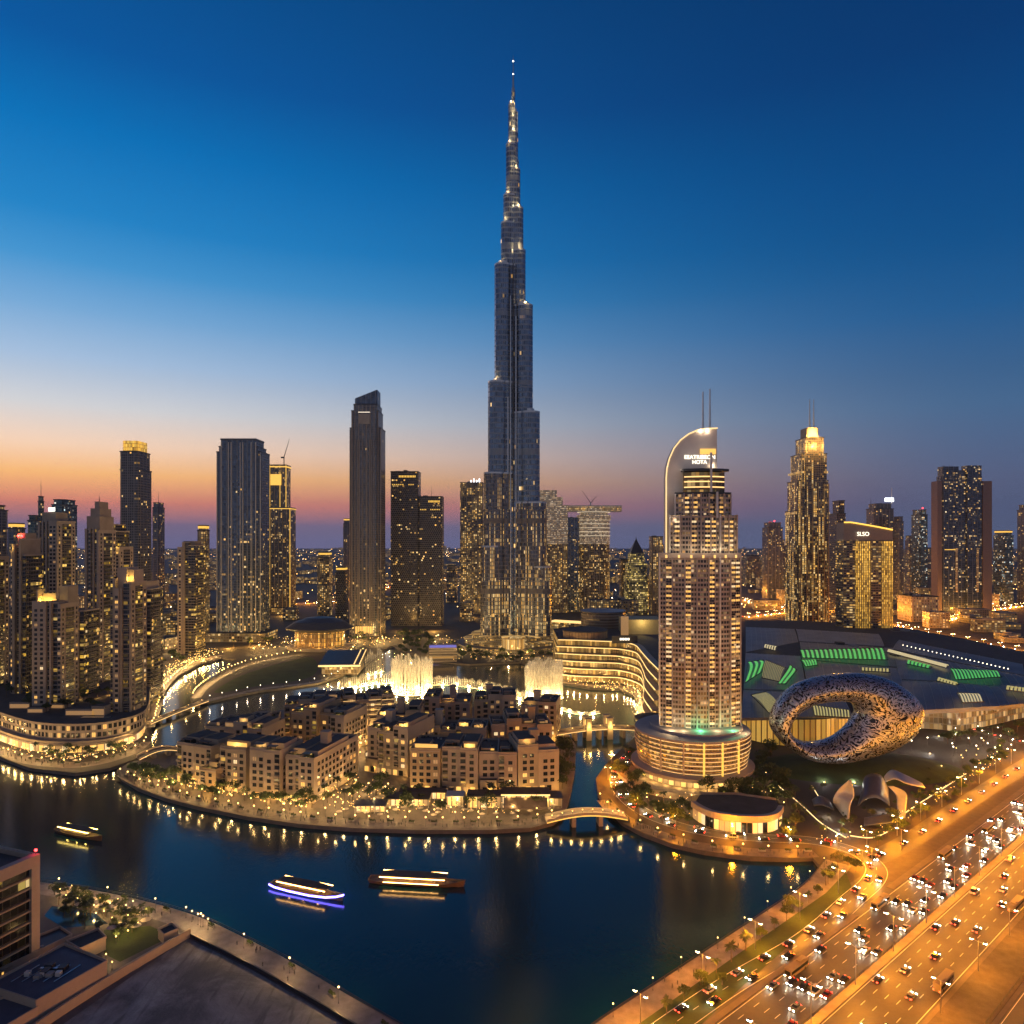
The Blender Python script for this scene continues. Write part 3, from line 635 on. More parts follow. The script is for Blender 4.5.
# ---- twin white-lit hotel towers with the sky bridge
F_sky = facade('white_lit_flats', (.08, .08, .08), (.5, .46, .4), 3.0, 3.6, .06, .45, 1.0, .85, zr=(60, 240, 1.6, 3.2), pale=(1, .8, .55), warm=(1, .62, .3), metal=.3)
F_skylo = F_warm
Ysv = 1461
M_white2 = glow('bright_band', (1, .8, .52), .7)
th, w = tower_at('sky_bridge_hotel', 'pair of white-banded towers joined by a cantilevered sky bridge', 539, 612, Ysv); ax = lambda px: XA(px, Ysv) - th.location.x
mb = MB(); cpts = [(539, 490), (556, 490), (561, 493), (564, 499), (568, 505)]
mb.prism(chamf(ax(539), ax(568), .4, 40, 4), 0, ZA(544, Ysv), 2, 1); mb.prism(chamf(ax(539), ax(568), 0, 40, 4), ZA(544, Ysv), ZA(505, Ysv), 0, 1); mb.prism(chamf(ax(539.3), ax(563), .6, 38, 4), ZA(506, Ysv), ZA(497, Ysv), 0, 1); mb.prism(chamf(ax(539.6), ax(557), 1.2, 36, 4), ZA(498, Ysv), ZA(490, Ysv), 0, 1); mb.build('curved_tower', [F_sky, M_white, F_skylo], th)
mb = MB(); mb.lathe([(34, ZA(544, Ysv)), (34, ZA(520, Ysv))], 40, 0, ax(595.5), 34); mb.lathe([(34, ZA(520, Ysv)), (36, ZA(519, Ysv)), (36, ZA(515, Ysv)), (30, ZA(514, Ysv)), (30, ZA(508, Ysv)), (0, ZA(508, Ysv))], 40, 0, ax(595.5), 34); mb.build('round_tower', [F_sky, M_white], th); mb = MB(); mb.lathe([(33.4, 0), (33.4, ZA(544, Ysv))], 40, 0, ax(595.5), 34); mb.build('lower_storeys', F_skylo, th)
mb = MB(); mb.box(ax(560), ax(622.5), 8, 34, ZA(511.5, Ysv), ZA(505, Ysv)); mb.build('sky_bridge', [M_white], th)
mb = MB(); mb.box(ax(562), ax(622), 7.2, 8.4, ZA(510.5, Ysv), ZA(506.5, Ysv)); mb.build('bridge_glazing', [facade('bridge_glass', (.1, .1, .1), (.4, .38, .33), 3, 4, .15, .3, .8, 1.2, metal=.2)], th)
for k in range(7): z = ZA(512 + k * 4, Ysv); q = MB(); q.lathe([(34.6, z), (34.6, z + 1.1)], 40, 0, ax(595.5), 34); q.build('light_band', M_white2, th)
MB().box(ax(567.5), ax(580), 20, 46, 0, ZA(517, Ysv), 0, 1).build('rear_slab', [F_navy, M_roof], th)
cr = thing('tower_crane', 'small white-lit crane on the round sky-bridge tower', 'crane', (XA(592, 1470), 1495, ZA(508, Ysv)))
m = MB(); m.bar((0, 0, 0), (0, 0, 14), 1.6, 1.6, 4); m.build('mast', M_white, cr); m = MB(); m.bar((0, 0, 12), (-18, 0, 38), .7, .3, 4); m.bar((0, 0, 12), (12, 0, 26), .7, .3, 4); m.build('jib', M_dark, cr); MB().box(-5, 8, -2, 2, 0, 5).build('lit_cabin', glow('cabin_light', (1, .9, .75), 4), cr)
# ---- the pyramid-topped tower and neighbours right of the supertall
F_green = facade('green_dark_glass', (.03, .05, .045), (.05, .05, .05), 3.2, 3.8, .2, .3, .3, 1.8, warm=(1, .7, .15), metal=.5)
th, w = tower_at('pyramid_tower', 'dark tower with pointed pyramid top left of the sail hotel', 627, 649, 1420)
m = MB(); m.prism(chamf(-w / 2, w / 2, 0, w, 3), 0, ZA(576, 1420), 0, 1); zb = ZA(576, 1420)
for s_, z_, z2 in ((.88, zb, ZA(563, 1420)), (.66, ZA(563, 1420), ZA(553, 1420))): m.prism([(x * s_, w / 2 + (y - w / 2) * s_) for x, y in chamf(-w / 2, w / 2, 0, w, 3)], z_, z2, 0, 1)
m.build('shaft', [F_green, M_dark], th); m = MB(); m.lathe([(w * .42, ZA(553, 1420)), (1, ZA(539, 1420)), (0.01, ZA(536, 1420))], 4, 0, 0, w / 2, a0=pi / 4, a1=pi / 4 + 2 * pi); m.build('pyramid_roof', M_dark, th)
slab('apartment_tower', 'brown lit block just behind the pyramid-topped tower', 649, 663, 537, 1440, 30, [(0, 1, 537, 0, 1)], F_warm, M_dark, kit=2)
slab('office_block', 'grey slab block between the sky-bridge towers and the pyramid tower', 619, 629, 560, 1500, 30, [(0, 1, 560, 0, 1)], F_gold, M_dark, kit=1)
# ---- stepped gold-crowned hotel on the right
F_boul = facade('gold_lined_flats', (.045, .045, .055), (.2, .15, .1), 2.9, 3.6, .22, .22, .16, 1.5, zr=(0, 340, 1.3, .9), colp=.2, colS=.55, metal=.4)
Yb = 1169
th, w, ax, zt, bx = slab('stepped_hotel_tower', 'tall stepped tower with gold floodlit crown and twin spires', 785, 831, 440, Yb, 52,
    [(0, 1, 511, .12, 1), (.045, .96, 481, .07, .95), (.13, .9, 454, .03, .9), (.24, .8, 438, .0, .8)], F_boul, M_dark, fins=[(f, 484) for f in (.1, .28, .45, .62, .8, .93)], finm=mat('gold_fin', (.45, .32, .18), .4, .4, var=.1), kit=0)
m = MB(); m.prism(chamf(ax(.33), ax(.68), 6, 34, 2), zt, ZA(427, Yb), 0, 1); m.build('crown', [M_stone, M_dark], th)
for f in (.46, .58):
    m = MB(); m.bar((ax(f), 12, ZA(428, Yb)), (ax(f), 12, ZA(398, Yb)), 1.5, .5); m.build('spire', M_steel, th)
for tp, f0, f1, d in ((511, .0, 1.0, .12), (470, .1, .92, .03), (597, 0, 1, .12)): ledge(th, ax(f0), ax(f1), d * 52, 50, ZA(tp + 3, Yb), 3.2, facade('gold_band', (.5, .35, .15), (.2, .14, .08), 2.2, 40, .35, 0, 1, .9, colp=1, colS=1.0, metal=0), .7)
for f, y, z in ((.2, -5, 447), (.5, -6, 446), (.84, -5, 446), (.36, 0, 437), (.62, 0, 437), (.5, -2, 431)): point_light(th, (ax(f), y, ZA(z, Yb)), 55000, (1, .55, .12), 1.5)
slab('office_tower', 'dark narrow tower tucked right of the stepped gold-crowned tower', 829, 846, 502, 1260, 34, [(0, 1, 514, 0, 1), (.3, .98, 501, .1, .9)], F_latt, M_dark, kit=2)
# ---- curved gold hotel block with the sloped roofline
Yh = 1052
F_hot = facade('brown_balconies', (.03, .028, .03), (.17, .13, .1), 4.2, 3.6, .08, .42, .22, 1.4, metal=.3)
F_cols = facade('gold_columns', (.1, .06, .02), (.13, .09, .05), 2.6, 3.6, .5, .1, .9, 1.2, colp=1, colS=1.1, zr=(0, 130, .5, 1.2), warm=(1, .5, .06), pale=(1, .55, .1), metal=.2)
th, w = tower_at('curved_hotel', 'bronze hotel block with sloping gold-lit roof edge and glowing columns', 845, 895, Yh); ax = lambda px: XA(px, Yh) - th.location.x
def arcwall(px0, px1, y, n=14, bow=4.0):
    a, b = ax(px0), ax(px1); return [(a + (b - a) * k / n, y - bow * (1 - (2 * ((ax(845) - (a + (b - a) * k / n)) / (ax(845) - ax(895))) - 1) ** 2)) for k in range(n + 1)]
front = arcwall(845, 895, 5, 24)
m = MB(); m.prism(front + [(ax(895), 30), (ax(845), 30)], 0, ZA(540, Yh), 0, 1); m.build('shaft', [F_hot, M_stone], th)
topz = lambda x, y: ZA(522.5, Yh) - max(0, (x - ax(852))) / (ax(895) - ax(852)) * (ZA(522.5, Yh) - ZA(531, Yh)) * .9
m = MB(); m.prism(arcwall(845.3, 894.6, 5.3, 24) + [(ax(894.6), 29), (ax(845.3), 29)], ZA(540, Yh), ZA(530, Yh), 0, 0, ztop=topz); m.build('crown_wall', [mat('taupe_panel', (.3, .23, .18), .6, var=.08)], th)
m = MB(); fw = arcwall(845.5, 894, 4.6, 24)
for a, b in zip(fw, fw[1:]): m.beam((a[0], a[1], topz(*a) + .4), (b[0], b[1], topz(*b) + .4), 1.6, 2.0)
m.build('light_line', glow('gold_bright', (1, .58, .07), 1.7), th)
for p0, p1 in ((856, 871), (882, 894.5)):
    q = arcwall(p0, p1, 4.1, 8); m = MB(); m.prism(q + [(x, y + 1) for x, y in q[::-1]], 2, ZA(541, Yh), 0, 0); m.build('lit_column_screen', [F_cols], th)
def text(th, s, loc, size, m, rz=0, ext=.15, name='sign_lettering', align='CENTER'):
    c = bpy.data.curves.new(name, 'FONT'); c.body = s; c.size = size; c.extrude = ext; c.align_x = align; c.materials.append(m)
    t0 = bpy.data.objects.new(name, c); COL.objects.link(t0); me = bpy.data.meshes.new_from_object(t0.evaluated_get(bpy.context.evaluated_depsgraph_get())); bpy.data.objects.remove(t0)
    o = bpy.data.objects.new(name, me); COL.objects.link(o); o.location = loc; o.rotation_euler = (radians(90), 0, rz); o.parent = th; return o
M_sign = glow('sign_light', (1, .9, .7), 2.4)
text(th, 'SLSO', (ax(863), -.6, ZA(535.8, Yh)), 8.2, M_sign)
MB().box(ax(832), ax(900), -6, 50, 0, 7, 0, 1).build('podium', [MATS['podium_lit'], M_roof], th)
# ---- office tower with pink stone end walls
Yo = 1461
F_blue = facade('deep_blue_glass', (.05, .075, .12), (.035, .045, .065), 3.2, 3.8, .14, .3, .09, 1.9, bay=(10, 1.4, (.08, .1, .15)), pale=(1, .78, .45), metal=.6)
th, w = tower_at('office_tower', 'dark blue office tower framed by two pinkish stone side walls', 932, 992, Yo); ax = lambda px: XA(px, Yo) - th.location.x
m = MB(); m.prism(chamf(ax(942), ax(983), 2, 20, 1), 0, ZA(476, Yo), 0, 1); m.build('shaft', [F_blue, M_dark], th)
for a, b, tp in ((942.5, 958.5, 466.5), (966.5, 981.5, 465.5), (955, 970, 470)): m = MB(); m.prism(chamf(ax(a), ax(b), -1.5 if a != 955 else 4, 18, 1), 0, ZA(tp, Yo), 0, 1); m.build('upper_tier', [F_blue, M_dark], th)
M_pink = mat('pink_stone', (.2, .155, .145), .7, var=.08)
for a, b, tp in ((937.5, 942, 481), (983, 992, 481)): m = MB(); m.box(ax(a), ax(b), 0, 22, 0, ZA(tp, Yo)); m.build('side_wall', M_pink, th)
for px in (955, 976): m = MB(); m.box(ax(px), ax(px + 2), -2.4, -.6, ZA(592, Yo), ZA(548, Yo)); m.build('lit_shaft_window', facade('pale_pink_lit', (.3, .2, .16), (.2, .15, .12), 4, 3.8, .1, .3, .7, .8, metal=0), th)
ledge(th, ax(945), ax(955), 0, 3, ZA(550, Yo), 1.6, M_gold, 1.6)
roof_kit(th, ax(942), ax(983), 4, 16, ZA(465.5, Yo), 3, 2)
for px, py, Wt in ((230, 648, 60000), (255, 646, 60000), (283, 616, 60000), (360, 640, 50000), (380, 640, 50000), (402, 631, 50000), (434, 631, 60000), (472, 618, 50000), (498, 650, 22000), (530, 650, 22000), (560, 622, 60000), (595, 620, 60000), (640, 618, 50000), (800, 636, 60000), (822, 636, 60000), (850, 646, 60000), (885, 646, 60000), (950, 616, 70000), (975, 616, 70000), (190, 660, 50000), (205, 658, 50000)):
    x, y = P(px, py); point_light(None, (x, y - 4, 7), Wt * .55, (1, .5, .1), 1.2).name = 'forecourt_light'
# ---- more of the right-hand skyline: (label, x0, x1, top, Y, facade, extras)
F_slate = facade('slate_glass', (.07, .09, .12), (.09, .09, .1), 3.2, 3.7, .2, .3, .07, 1.6, bay=(9, 1.6, (.15, .15, .17)), metal=.55)
F_far = facade('far_flats', (.09, .09, .11), (.14, .13, .14), 4.5, 4.0, .25, .35, .16, 1.5, metal=.3)
F_teal = facade('teal_glass', (.05, .1, .12), (.07, .09, .1), 3.2, 3.7, .15, .3, .1, 1.8, pale=(.7, .95, 1), metal=.6)
SKY = [('slim far tower with red roof lights left of the stepped gold tower', 762, 783, 523, 1800, F_slate, 'red'),
 ('rounded grey tower with bright white rooftop sign and needle mast', 866, 894, 504, 1750, F_slate, 'sign'),
 ('narrow slate tower behind the bronze hotel block', 893, 904, 517, 1700, F_slate, ''), ('blue tower with red crown band right of the bronze hotel', 912, 928, 510, 1750, F_teal, 'red'),
 ('small grey tower at the foot of the red-crowned blue tower', 905, 914, 536, 1900, F_far, ''), ('short teal tower with orange roof line right of the pink-walled office', 995, 1014, 531, 1650, F_teal, 'gold'),
 ('dark tower with red roof light cut by the right picture edge', 1018, 1040, 505, 1650, F_slate, 'red'), ('low pale block between the blue tower and the pink-walled office', 906, 934, 548, 2100, F_far, ''),
 ('broad low flats behind the slim red-lit tower', 742, 762, 556, 2300, F_far, ''), ('squat dark block right of the slim red-lit tower', 774, 786, 540, 2100, F_far, ''),
 ('hazy far tower left of the slender raked tower', 343, 351, 519, 1900, F_slate, 'gold'), ('small brown tower with gold-lit terraced crown on the flat horizon', 317, 333, 553, 1400, F_warm, 'gold'),
 ('dark stub tower with gold parapet left of the slender raked tower', 335, 348.5, 568, 1330, F_latt, 'gold'), ('grey-green far office block right of the lattice pair', 446, 458, 566, 1700, F_far, ''),
 ('slim blue tower with twin roof masts right of the gold-crowned tower', 152, 165, 503, 1500, F_slate, 'mast'), ('flat-topped dark glass tower behind the left flats', 51, 75, 500, 1150, F_teal, ''),
 ('thin dark tower with notched spire at far left', 37.5, 43.5, 497, 1050, F_teal, 'mast'), ('square grey tower behind the far-left flats', 7, 23, 524, 900, F_slate, 'gold'),
 ('teal-lit sloping tower beside the flat-topped glass tower', 27, 40, 516, 1000, F_teal, ''), ('dark slab cut by the left picture edge', -30, 2, 505, 900, F_slate, ''),
 ('narrow office tower with pale gold lit crown right of the left flats', 197, 210, 526, 1050, F_warm, 'gold'), ('blue-grey slab on the horizon behind the pyramid tower', 655, 668, 545, 1900, F_far, ''),
 ('low wide office block behind the twin sky-bridge towers', 566, 581, 518, 1900, F_slate, '')]
for lb, x0, x1, tp, Y, fm, ex in SKY:
    th, w, ax, zt, bx = slab('distant_tower', lb, x0, x1, tp, Y, min(40, (x1 - x0) * Y / F), [(0, 1, tp + 5, 0, 1), (.1, .9, tp, .06, .94)], fm, M_dark, kit=2, mast=24 if ex == 'mast' else 0, cat='tower')
    if ex == 'red': ledge(th, *bx, zt, 1.6, glow('red_crown', (1, .12, .08), 2.2), .2); MB().ball((0, 6, zt + 5), 1.5, 6).build('warning_light', M_red, th)
    if ex == 'gold': ledge(th, *bx, zt - 3.5, 3.5, M_gold, .2)
    if ex == 'sign':
        MB().box(ax(.55), ax(.98), -1, 1, zt + 6, zt + 15).build('rooftop_sign', glow('white_sign', (.9, .95, 1), 5), th); m = MB(); m.bar((ax(.95), 6, zt), (ax(.95), 6, ZA(487, Y)), 1.4, .4); m.build('mast', M_white, th)
        m = MB(); m.bar((ax(-.1), 6, zt - 20), (ax(-.1), 6, ZA(498, Y)), .8, .3); m.build('mast', M_dark, th)
# low podium building right of the bronze hotel
th, w, ax, zt, bx = slab('podium_building', 'long pale low office block right of the bronze hotel', 897, 939, 597, 1300, 50, [(0, 1, 597, 0, 1)], facade('pale_flats', (.1, .08, .07), (.36, .28, .22), 5, 5, .5, .3, .3, 1.2, metal=.1), M_roof, kit=4, cat='building')
# ================================================================== THE LEFT FLATS: beige towers with punched windows and dark balcony bays
F_balc = facade('balcony_bay', (.02, .025, .035), (.12, .1, .09), 3.4, 3.3, .1, .3, .11, 1.8, warm=(1, .55, .05), pale=(1, .66, .2), metal=.4, clus=.06)
def flats(name, label, x0, x1, top, Y, depth, bays, seed, lit=.12, crown=None, z0=0, cap=100, fh=3.7, cat='apartment tower'):
    """bays: (f0, f1, kind, top_px, y_offset); kind w = wall with windows, g = dark glazed bay, p = plain pier"""
    x0, x1 = front_px(x0, x1, Y, depth); th, w = tower_at(name, label, x0, x1, Y, cat); ax = lambda f: (f - .5) * w; faces = []
    zs = [ZA(b[3], Y) for b in bays]
    for k, (f0, f1, kd, tp, yo) in enumerate(bays):
        a, b, z = ax(f0) + .02 * k, ax(f1) - .02 * k, ZA(tp, Y)
        m = MB(); m.box(a, b, yo, depth - .15 * k, z0, z, 0, 1)
        if kd == 'g':
            m.build('balcony_bay', [F_balc, M_roof], th)
            s = MB(); zz_ = z0 + fh
            while zz_ < z - 1: s.box(a + .1, b - .1, yo - 1.1, yo + .1, zz_ - .25, zz_ + .05); zz_ += fh
            kind(s.build('balcony_slab', M_stone2, th), 'stuff')
        else:
            m.build('wall' if kd == 'w' else 'pier', [M_stone2 if (seed + k) % 2 else M_stone, M_roof], th)
        pr = MB(); rail(pr, rect(b - a, depth - yo - .5, a, yo + .1), z, 1.3, .35); pr.build('parapet', M_stone2, th)
        if kd == 'w':
            faces.append((a + .5, yo, 1, 0, b - a - 1, z0 + 4, z - 1, min(4.4, (b - a - 1) / max(1, round((b - a - 1) / 4.2))), fh, 2.3, 2.1))
        last = (k == len(bays) - 1)
    for sgn in (1, -1):   # side walls: a glazed balcony bay between two strips of windows
        k = max(range(len(bays)), key=lambda i: bays[i][1]) if sgn > 0 else min(range(len(bays)), key=lambda i: bays[i][0])
        b = bays[k]; X_s = ax(b[1]) - .02 * k if sgn > 0 else ax(b[0]) + .02 * k; y0, y1 = b[4], depth; d = y1 - y0; zt_ = ZA(b[3], Y)
        m = MB(); m.box(min(X_s, X_s + .12 * sgn), max(X_s, X_s + .12 * sgn), y0 + d * .28, y0 + d * .74, z0 + 4, zt_ - 2); m.build('side_glazing', F_balc, th)
        s_ = MB(); zz_ = z0 + 4
        while zz_ < zt_ - 2: s_.box(min(X_s, X_s + 1.1 * sgn), max(X_s, X_s + 1.1 * sgn), y0 + d * .28, y0 + d * .74, zz_ - .25, zz_ + .05); zz_ += fh
        kind(s_.build('balcony_slab', M_stone2, th), 'stuff')
        for f0 in (.03, .76):
            if sgn > 0: faces.append((X_s, y0 + d * f0, 0, 1, d * .22, z0 + 4, zt_ - 1, d * .11 + .01 if d > 40 else d * .21, fh, 2.2, 2.1))
            else: faces.append((X_s, y0 + d * (f0 + .22), 0, -1, d * .22, z0 + 4, zt_ - 1, d * .21, fh, 2.2, 2.1))
    add_windows(th, faces, lit, cap, seed=seed)
    hi = max(range(len(bays)), key=lambda i: zs[i]); roof_kit(th, ax(bays[hi][0]), ax(bays[hi][1]), bays[hi][4], depth, zs[hi], seed, 3)
    return th, w, ax
th, w, ax = flats('apartment_tower', 'front-left tower with gold-lit L-shaped rooftop screen', 31, 79, 600, 545, 26, [(0, .5, 'w', 603, 1), (.5, .62, 'g', 606, 3), (.62, .68, 'p', 603, 1.5), (.68, .9, 'g', 604, 4), (.9, 1, 'w', 606, 2.5)], 3, .1)
MB().box(ax(.12), ax(.62), 10, 11, ZA(605, 545), ZA(594, 545)).build('rooftop_screen', M_stone2, th); MB().box(ax(.12) - 1, ax(.12), 4, 11, ZA(605, 545), ZA(590, 545)).build('rooftop_screen', M_stone2, th)
MB().box(ax(.66), ax(1.0), 12, 25, ZA(606, 545), ZA(587, 545)).build('plant_room', M_stone, th)
for f in (.2, .35, .5): point_light(th, (ax(f), 7, ZA(601, 545)), 1600, (1, .62, .1), .4)
th, w, ax = flats('apartment_tower', 'front-left tower with tall blank cream head above dark bays', 108, 147, 568, 535, 26, [(0, .18, 'g', 577, 3), (.18, .3, 'p', 580, 1), (.3, .5, 'w', 590, 0), (.5, .62, 'p', 590, 1.2), (.62, .92, 'g', 584, 2.5), (.92, 1, 'p', 584, 2)], 5, .2)
MB().box(ax(.26), ax(.72), 5, 22, ZA(591, 535), ZA(568, 535)).build('cream_head', M_stone2, th); MB().box(ax(.72), ax(.95), 8, 22, ZA(585, 535), ZA(570, 535)).build('plant_room', M_stone2, th)
for f in (.78, .9): point_light(th, (ax(f), 5, ZA(579, 535)), 1300, (1, .6, .12), .4)
th, w, ax = flats('apartment_tower', 'slim left tower with red lamps on its crown', 9, 38, 545, 600, 26, [(0, .2, 'w', 553, 2), (.2, .38, 'p', 546, 0), (.38, .66, 'g', 548, 3), (.66, .8, 'p', 540, 0), (.8, 1, 'g', 556, 2)], 7, .22)
MB().box(ax(.25), ax(.8), 6, 20, ZA(546, 600), ZA(533, 600)).build('crown_block', M_stone, th)
for f in (.35, .6): MB().ball((ax(f), 5.2, ZA(536, 600)), 1.0, 6).build('warning_light', M_red, th)
point_light(th, (ax(.45), 3.5, ZA(535, 600)), 1500, (1, .2, .1), .5); point_light(th, (ax(.1), -1, ZA(548, 600)), 1200, (1, .6, .12), .4)
th, w, ax = flats('apartment_tower', 'ribbed beige left tower with plain stone right bay and roof sign', 37, 76, 520, 680, 30, [(0, .1, 'p', 523, 1), (.1, .2, 'g', 523, 2), (.2, .27, 'p', 522, 1), (.27, .38, 'g', 522, 2), (.38, .46, 'p', 522, 1), (.46, .58, 'g', 524, 2.5), (.58, 1, 'w', 522, 0)], 9, .08)
MB().box(ax(.05), ax(.75), 6, 24, ZA(522, 680), ZA(512, 680)).build('crown_block', M_stone, th); MB().box(ax(.4), ax(.72), 5, 5.6, ZA(511, 680), ZA(507.5, 680)).build('rooftop_sign', glow('white_sign2', (1, 1, .85), 3.5), th)
th, w, ax = flats('apartment_tower', 'ribbed beige left tower topped by stepped ziggurat crown', 84, 112, 528, 640, 30, [(0, .16, 'p', 530, 1), (.16, .3, 'g', 530, 2), (.3, .42, 'w', 529, .6), (.42, .55, 'g', 529, 2), (.55, .66, 'p', 529, 1), (.66, .84, 'g', 529, 2), (.84, 1, 'p', 531, 1)], 11, .1)
for f0, f1, t0, y in ((.05, .98, 516, 3), (.18, .85, 508, 6), (.35, .68, 501, 9)): MB().box(ax(f0), ax(f1), y, 27 - y * .4, ZA(531, 640), ZA(t0, 640)).build('crown_block', M_stone, th)
m = MB(); m.bar((ax(.45), 14, ZA(501, 640)), (ax(.45), 14, ZA(495, 640)), .4, .1); m.build('mast', M_dark, th)
th, w, ax = flats('apartment_tower', 'dark terraced left tower with gold-lit roof terraces', 108, 131, 528, 760, 28, [(0, .3, 'g', 525, 1), (.3, .6, 'g', 532, 2), (.6, 1, 'w', 548, 0)], 13, .25)
for f, y in ((.2, 524), (.35, 530), (.5, 546), (.75, 547)): point_light(th, (ax(f), -2, ZA(y - 3, 760)), 3500, (1, .62, .12), .5)
th, w, ax = flats('apartment_tower', 'mid-height beige flats half hidden right of the cream-headed tower', 142, 158, 583, 640, 24, [(0, .5, 'w', 583, 0), (.5, 1, 'g', 590, 1.5)], 15, .3)
th, w, ax = flats('apartment_tower', 'dark bay tower standing alone left of the broad navy tower', 177, 206, 541, 930, 34, [(0, .28, 'w', 548, 1), (.28, .42, 'p', 543, 0), (.42, .62, 'g', 543, 2), (.62, 1, 'g', 546, 1)], 17, .25)
MB().box(ax(.2), ax(.85), 8, 28, ZA(546, 930), ZA(541, 930)).build('crown_block', M_stone, th)
th, w, ax = flats('apartment_tower', 'beige far-left flats cut by the picture edge', -32, 9, 552, 620, 26, [(0, .3, 'w', 556, 0), (.3, .55, 'g', 553, 2), (.55, 1, 'w', 558, .5)], 19, .15)
th, w, ax = flats('apartment_tower', 'low brown flats between the ziggurat tower and the gold-screened tower', 74, 92, 612, 590, 24, [(0, .5, 'w', 616, 0), (.5, 1, 'g', 612, 1.5)], 21, .25)
# gold-crowned dark tower behind
F_grid = facade('dark_grid_glass', (.06, .065, .075), (.13, .12, .125), 3.0, 3.6, .3, .3, .04, 2.0, bay=(9, 1.5, (.15, .14, .14)), metal=.5)
th, w, ax, zt, bx = slab('office_tower', 'dark grid tower with broad glowing gold crown above the left flats', 119, 152, 453, 1000, 36, [(0, 1, 470, .05, 1), (.03, .97, 452, .0, .92)], F_grid, M_dark, kit=0)
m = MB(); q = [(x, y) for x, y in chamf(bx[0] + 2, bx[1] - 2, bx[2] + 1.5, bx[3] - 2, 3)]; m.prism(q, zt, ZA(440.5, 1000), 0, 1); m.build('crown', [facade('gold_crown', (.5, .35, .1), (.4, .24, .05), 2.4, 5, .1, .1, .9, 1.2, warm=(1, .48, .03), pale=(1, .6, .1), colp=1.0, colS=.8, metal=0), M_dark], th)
ledge(th, *bx, zt, .8, M_gold, -.5)
# ---- podium of the left flats with its lit shopfronts
pod_px = [(-30, 728), (0, 741), (28, 750), (62, 753), (100, 751), (128, 744), (142, 736), (146, 724)]
pod = pp(pod_px); back = pp([(150, 708), (110, 700), (60, 700), (-30, 700)])
pt = thing('podium_building', 'curved stone podium with lit shops under the left apartment towers', 'building', (pod[3][0], pod[3][1], 0)); L0 = pt.location; L0p = (pod[3][0], pod[3][1])
loc = lambda q: [(x - L0.x, y - L0.y) for x, y in q]
pth = spline(loc(pod), 4)
m = MB(); m.prism(ccw(pth + loc(back)), 0, 8, 0, 1); m.build('wall', [M_stone, M_pave], pt)
inner = spline(loc([P(x, y - 4) for x, y in pod_px]), 4)
m = MB(); m.prism(ccw([(x, y + 5) for x, y in pth] + loc(back)), 8, 19, 0, 1); m.build('upper_wall', [M_stone2, M_roof], pt)
m = MB(); strip(m, pth, 4.5, 6.2, 0, 1.2 if pth[0][0] < pth[-1][0] else -1.2, .5); m.build('awning', M_stone2, pt)
for i, (x, y, a) in enumerate(walk(pth, 4.6, 3)):
    wv = MB(); wv.box(-1.9, 1.9, -.25, .2, .3, 4.6); o = wv.build('shopfront', [M_gshop, M_gwarm, M_gpale][i % 3] if i % 4 else M_gdim, pt); o.location = (x, y, 0); o.rotation_euler = (0, 0, a)
pth2 = [(x, y + 5) for x, y in pth]
for i, (x, y, a) in enumerate(walk(pth2, 3.4, 3)):
    for z in (9.2, 14.2):
        o = bpy.data.objects.new('window', win_mesh(2.3, 3.2, [0, 0, 2, 0, 1, 0, 0][(i + int(z)) % 7])[1]); COL.objects.link(o); o.parent = pt; o.location = (x, y, z); o.rotation_euler = (0, 0, a)
for px, py, w_, d_, h_ in ((10, 733, 16, 9, 5), (28, 738, 12, 7, 4), (66, 741, 22, 9, 5), (92, 741, 10, 8, 7), (118, 735, 14, 8, 4), (50, 733, 12, 8, 4)):
    x, y = P(px, py); x -= L0.x; y -= L0.y + 1
    MB().box(x, x + w_, y, y + d_, 19, 19 + h_, 0, 1).build('roof_room', [M_stone, M_roof], pt); MB().box(x + .6, x + w_ - .6, y - .12, y - .02, 19.5, 19 + h_ * .7).build('roof_room_glazing', M_gdim, pt)
x, y = P(80, 744); MB().box(x - L0.x, x - L0.x + 22, y - L0.y, y - L0.y + 5, 19.05, 19.2).build('pool', mat('pool_lit', (.02, .12, .16), .1, var=.1), pt)
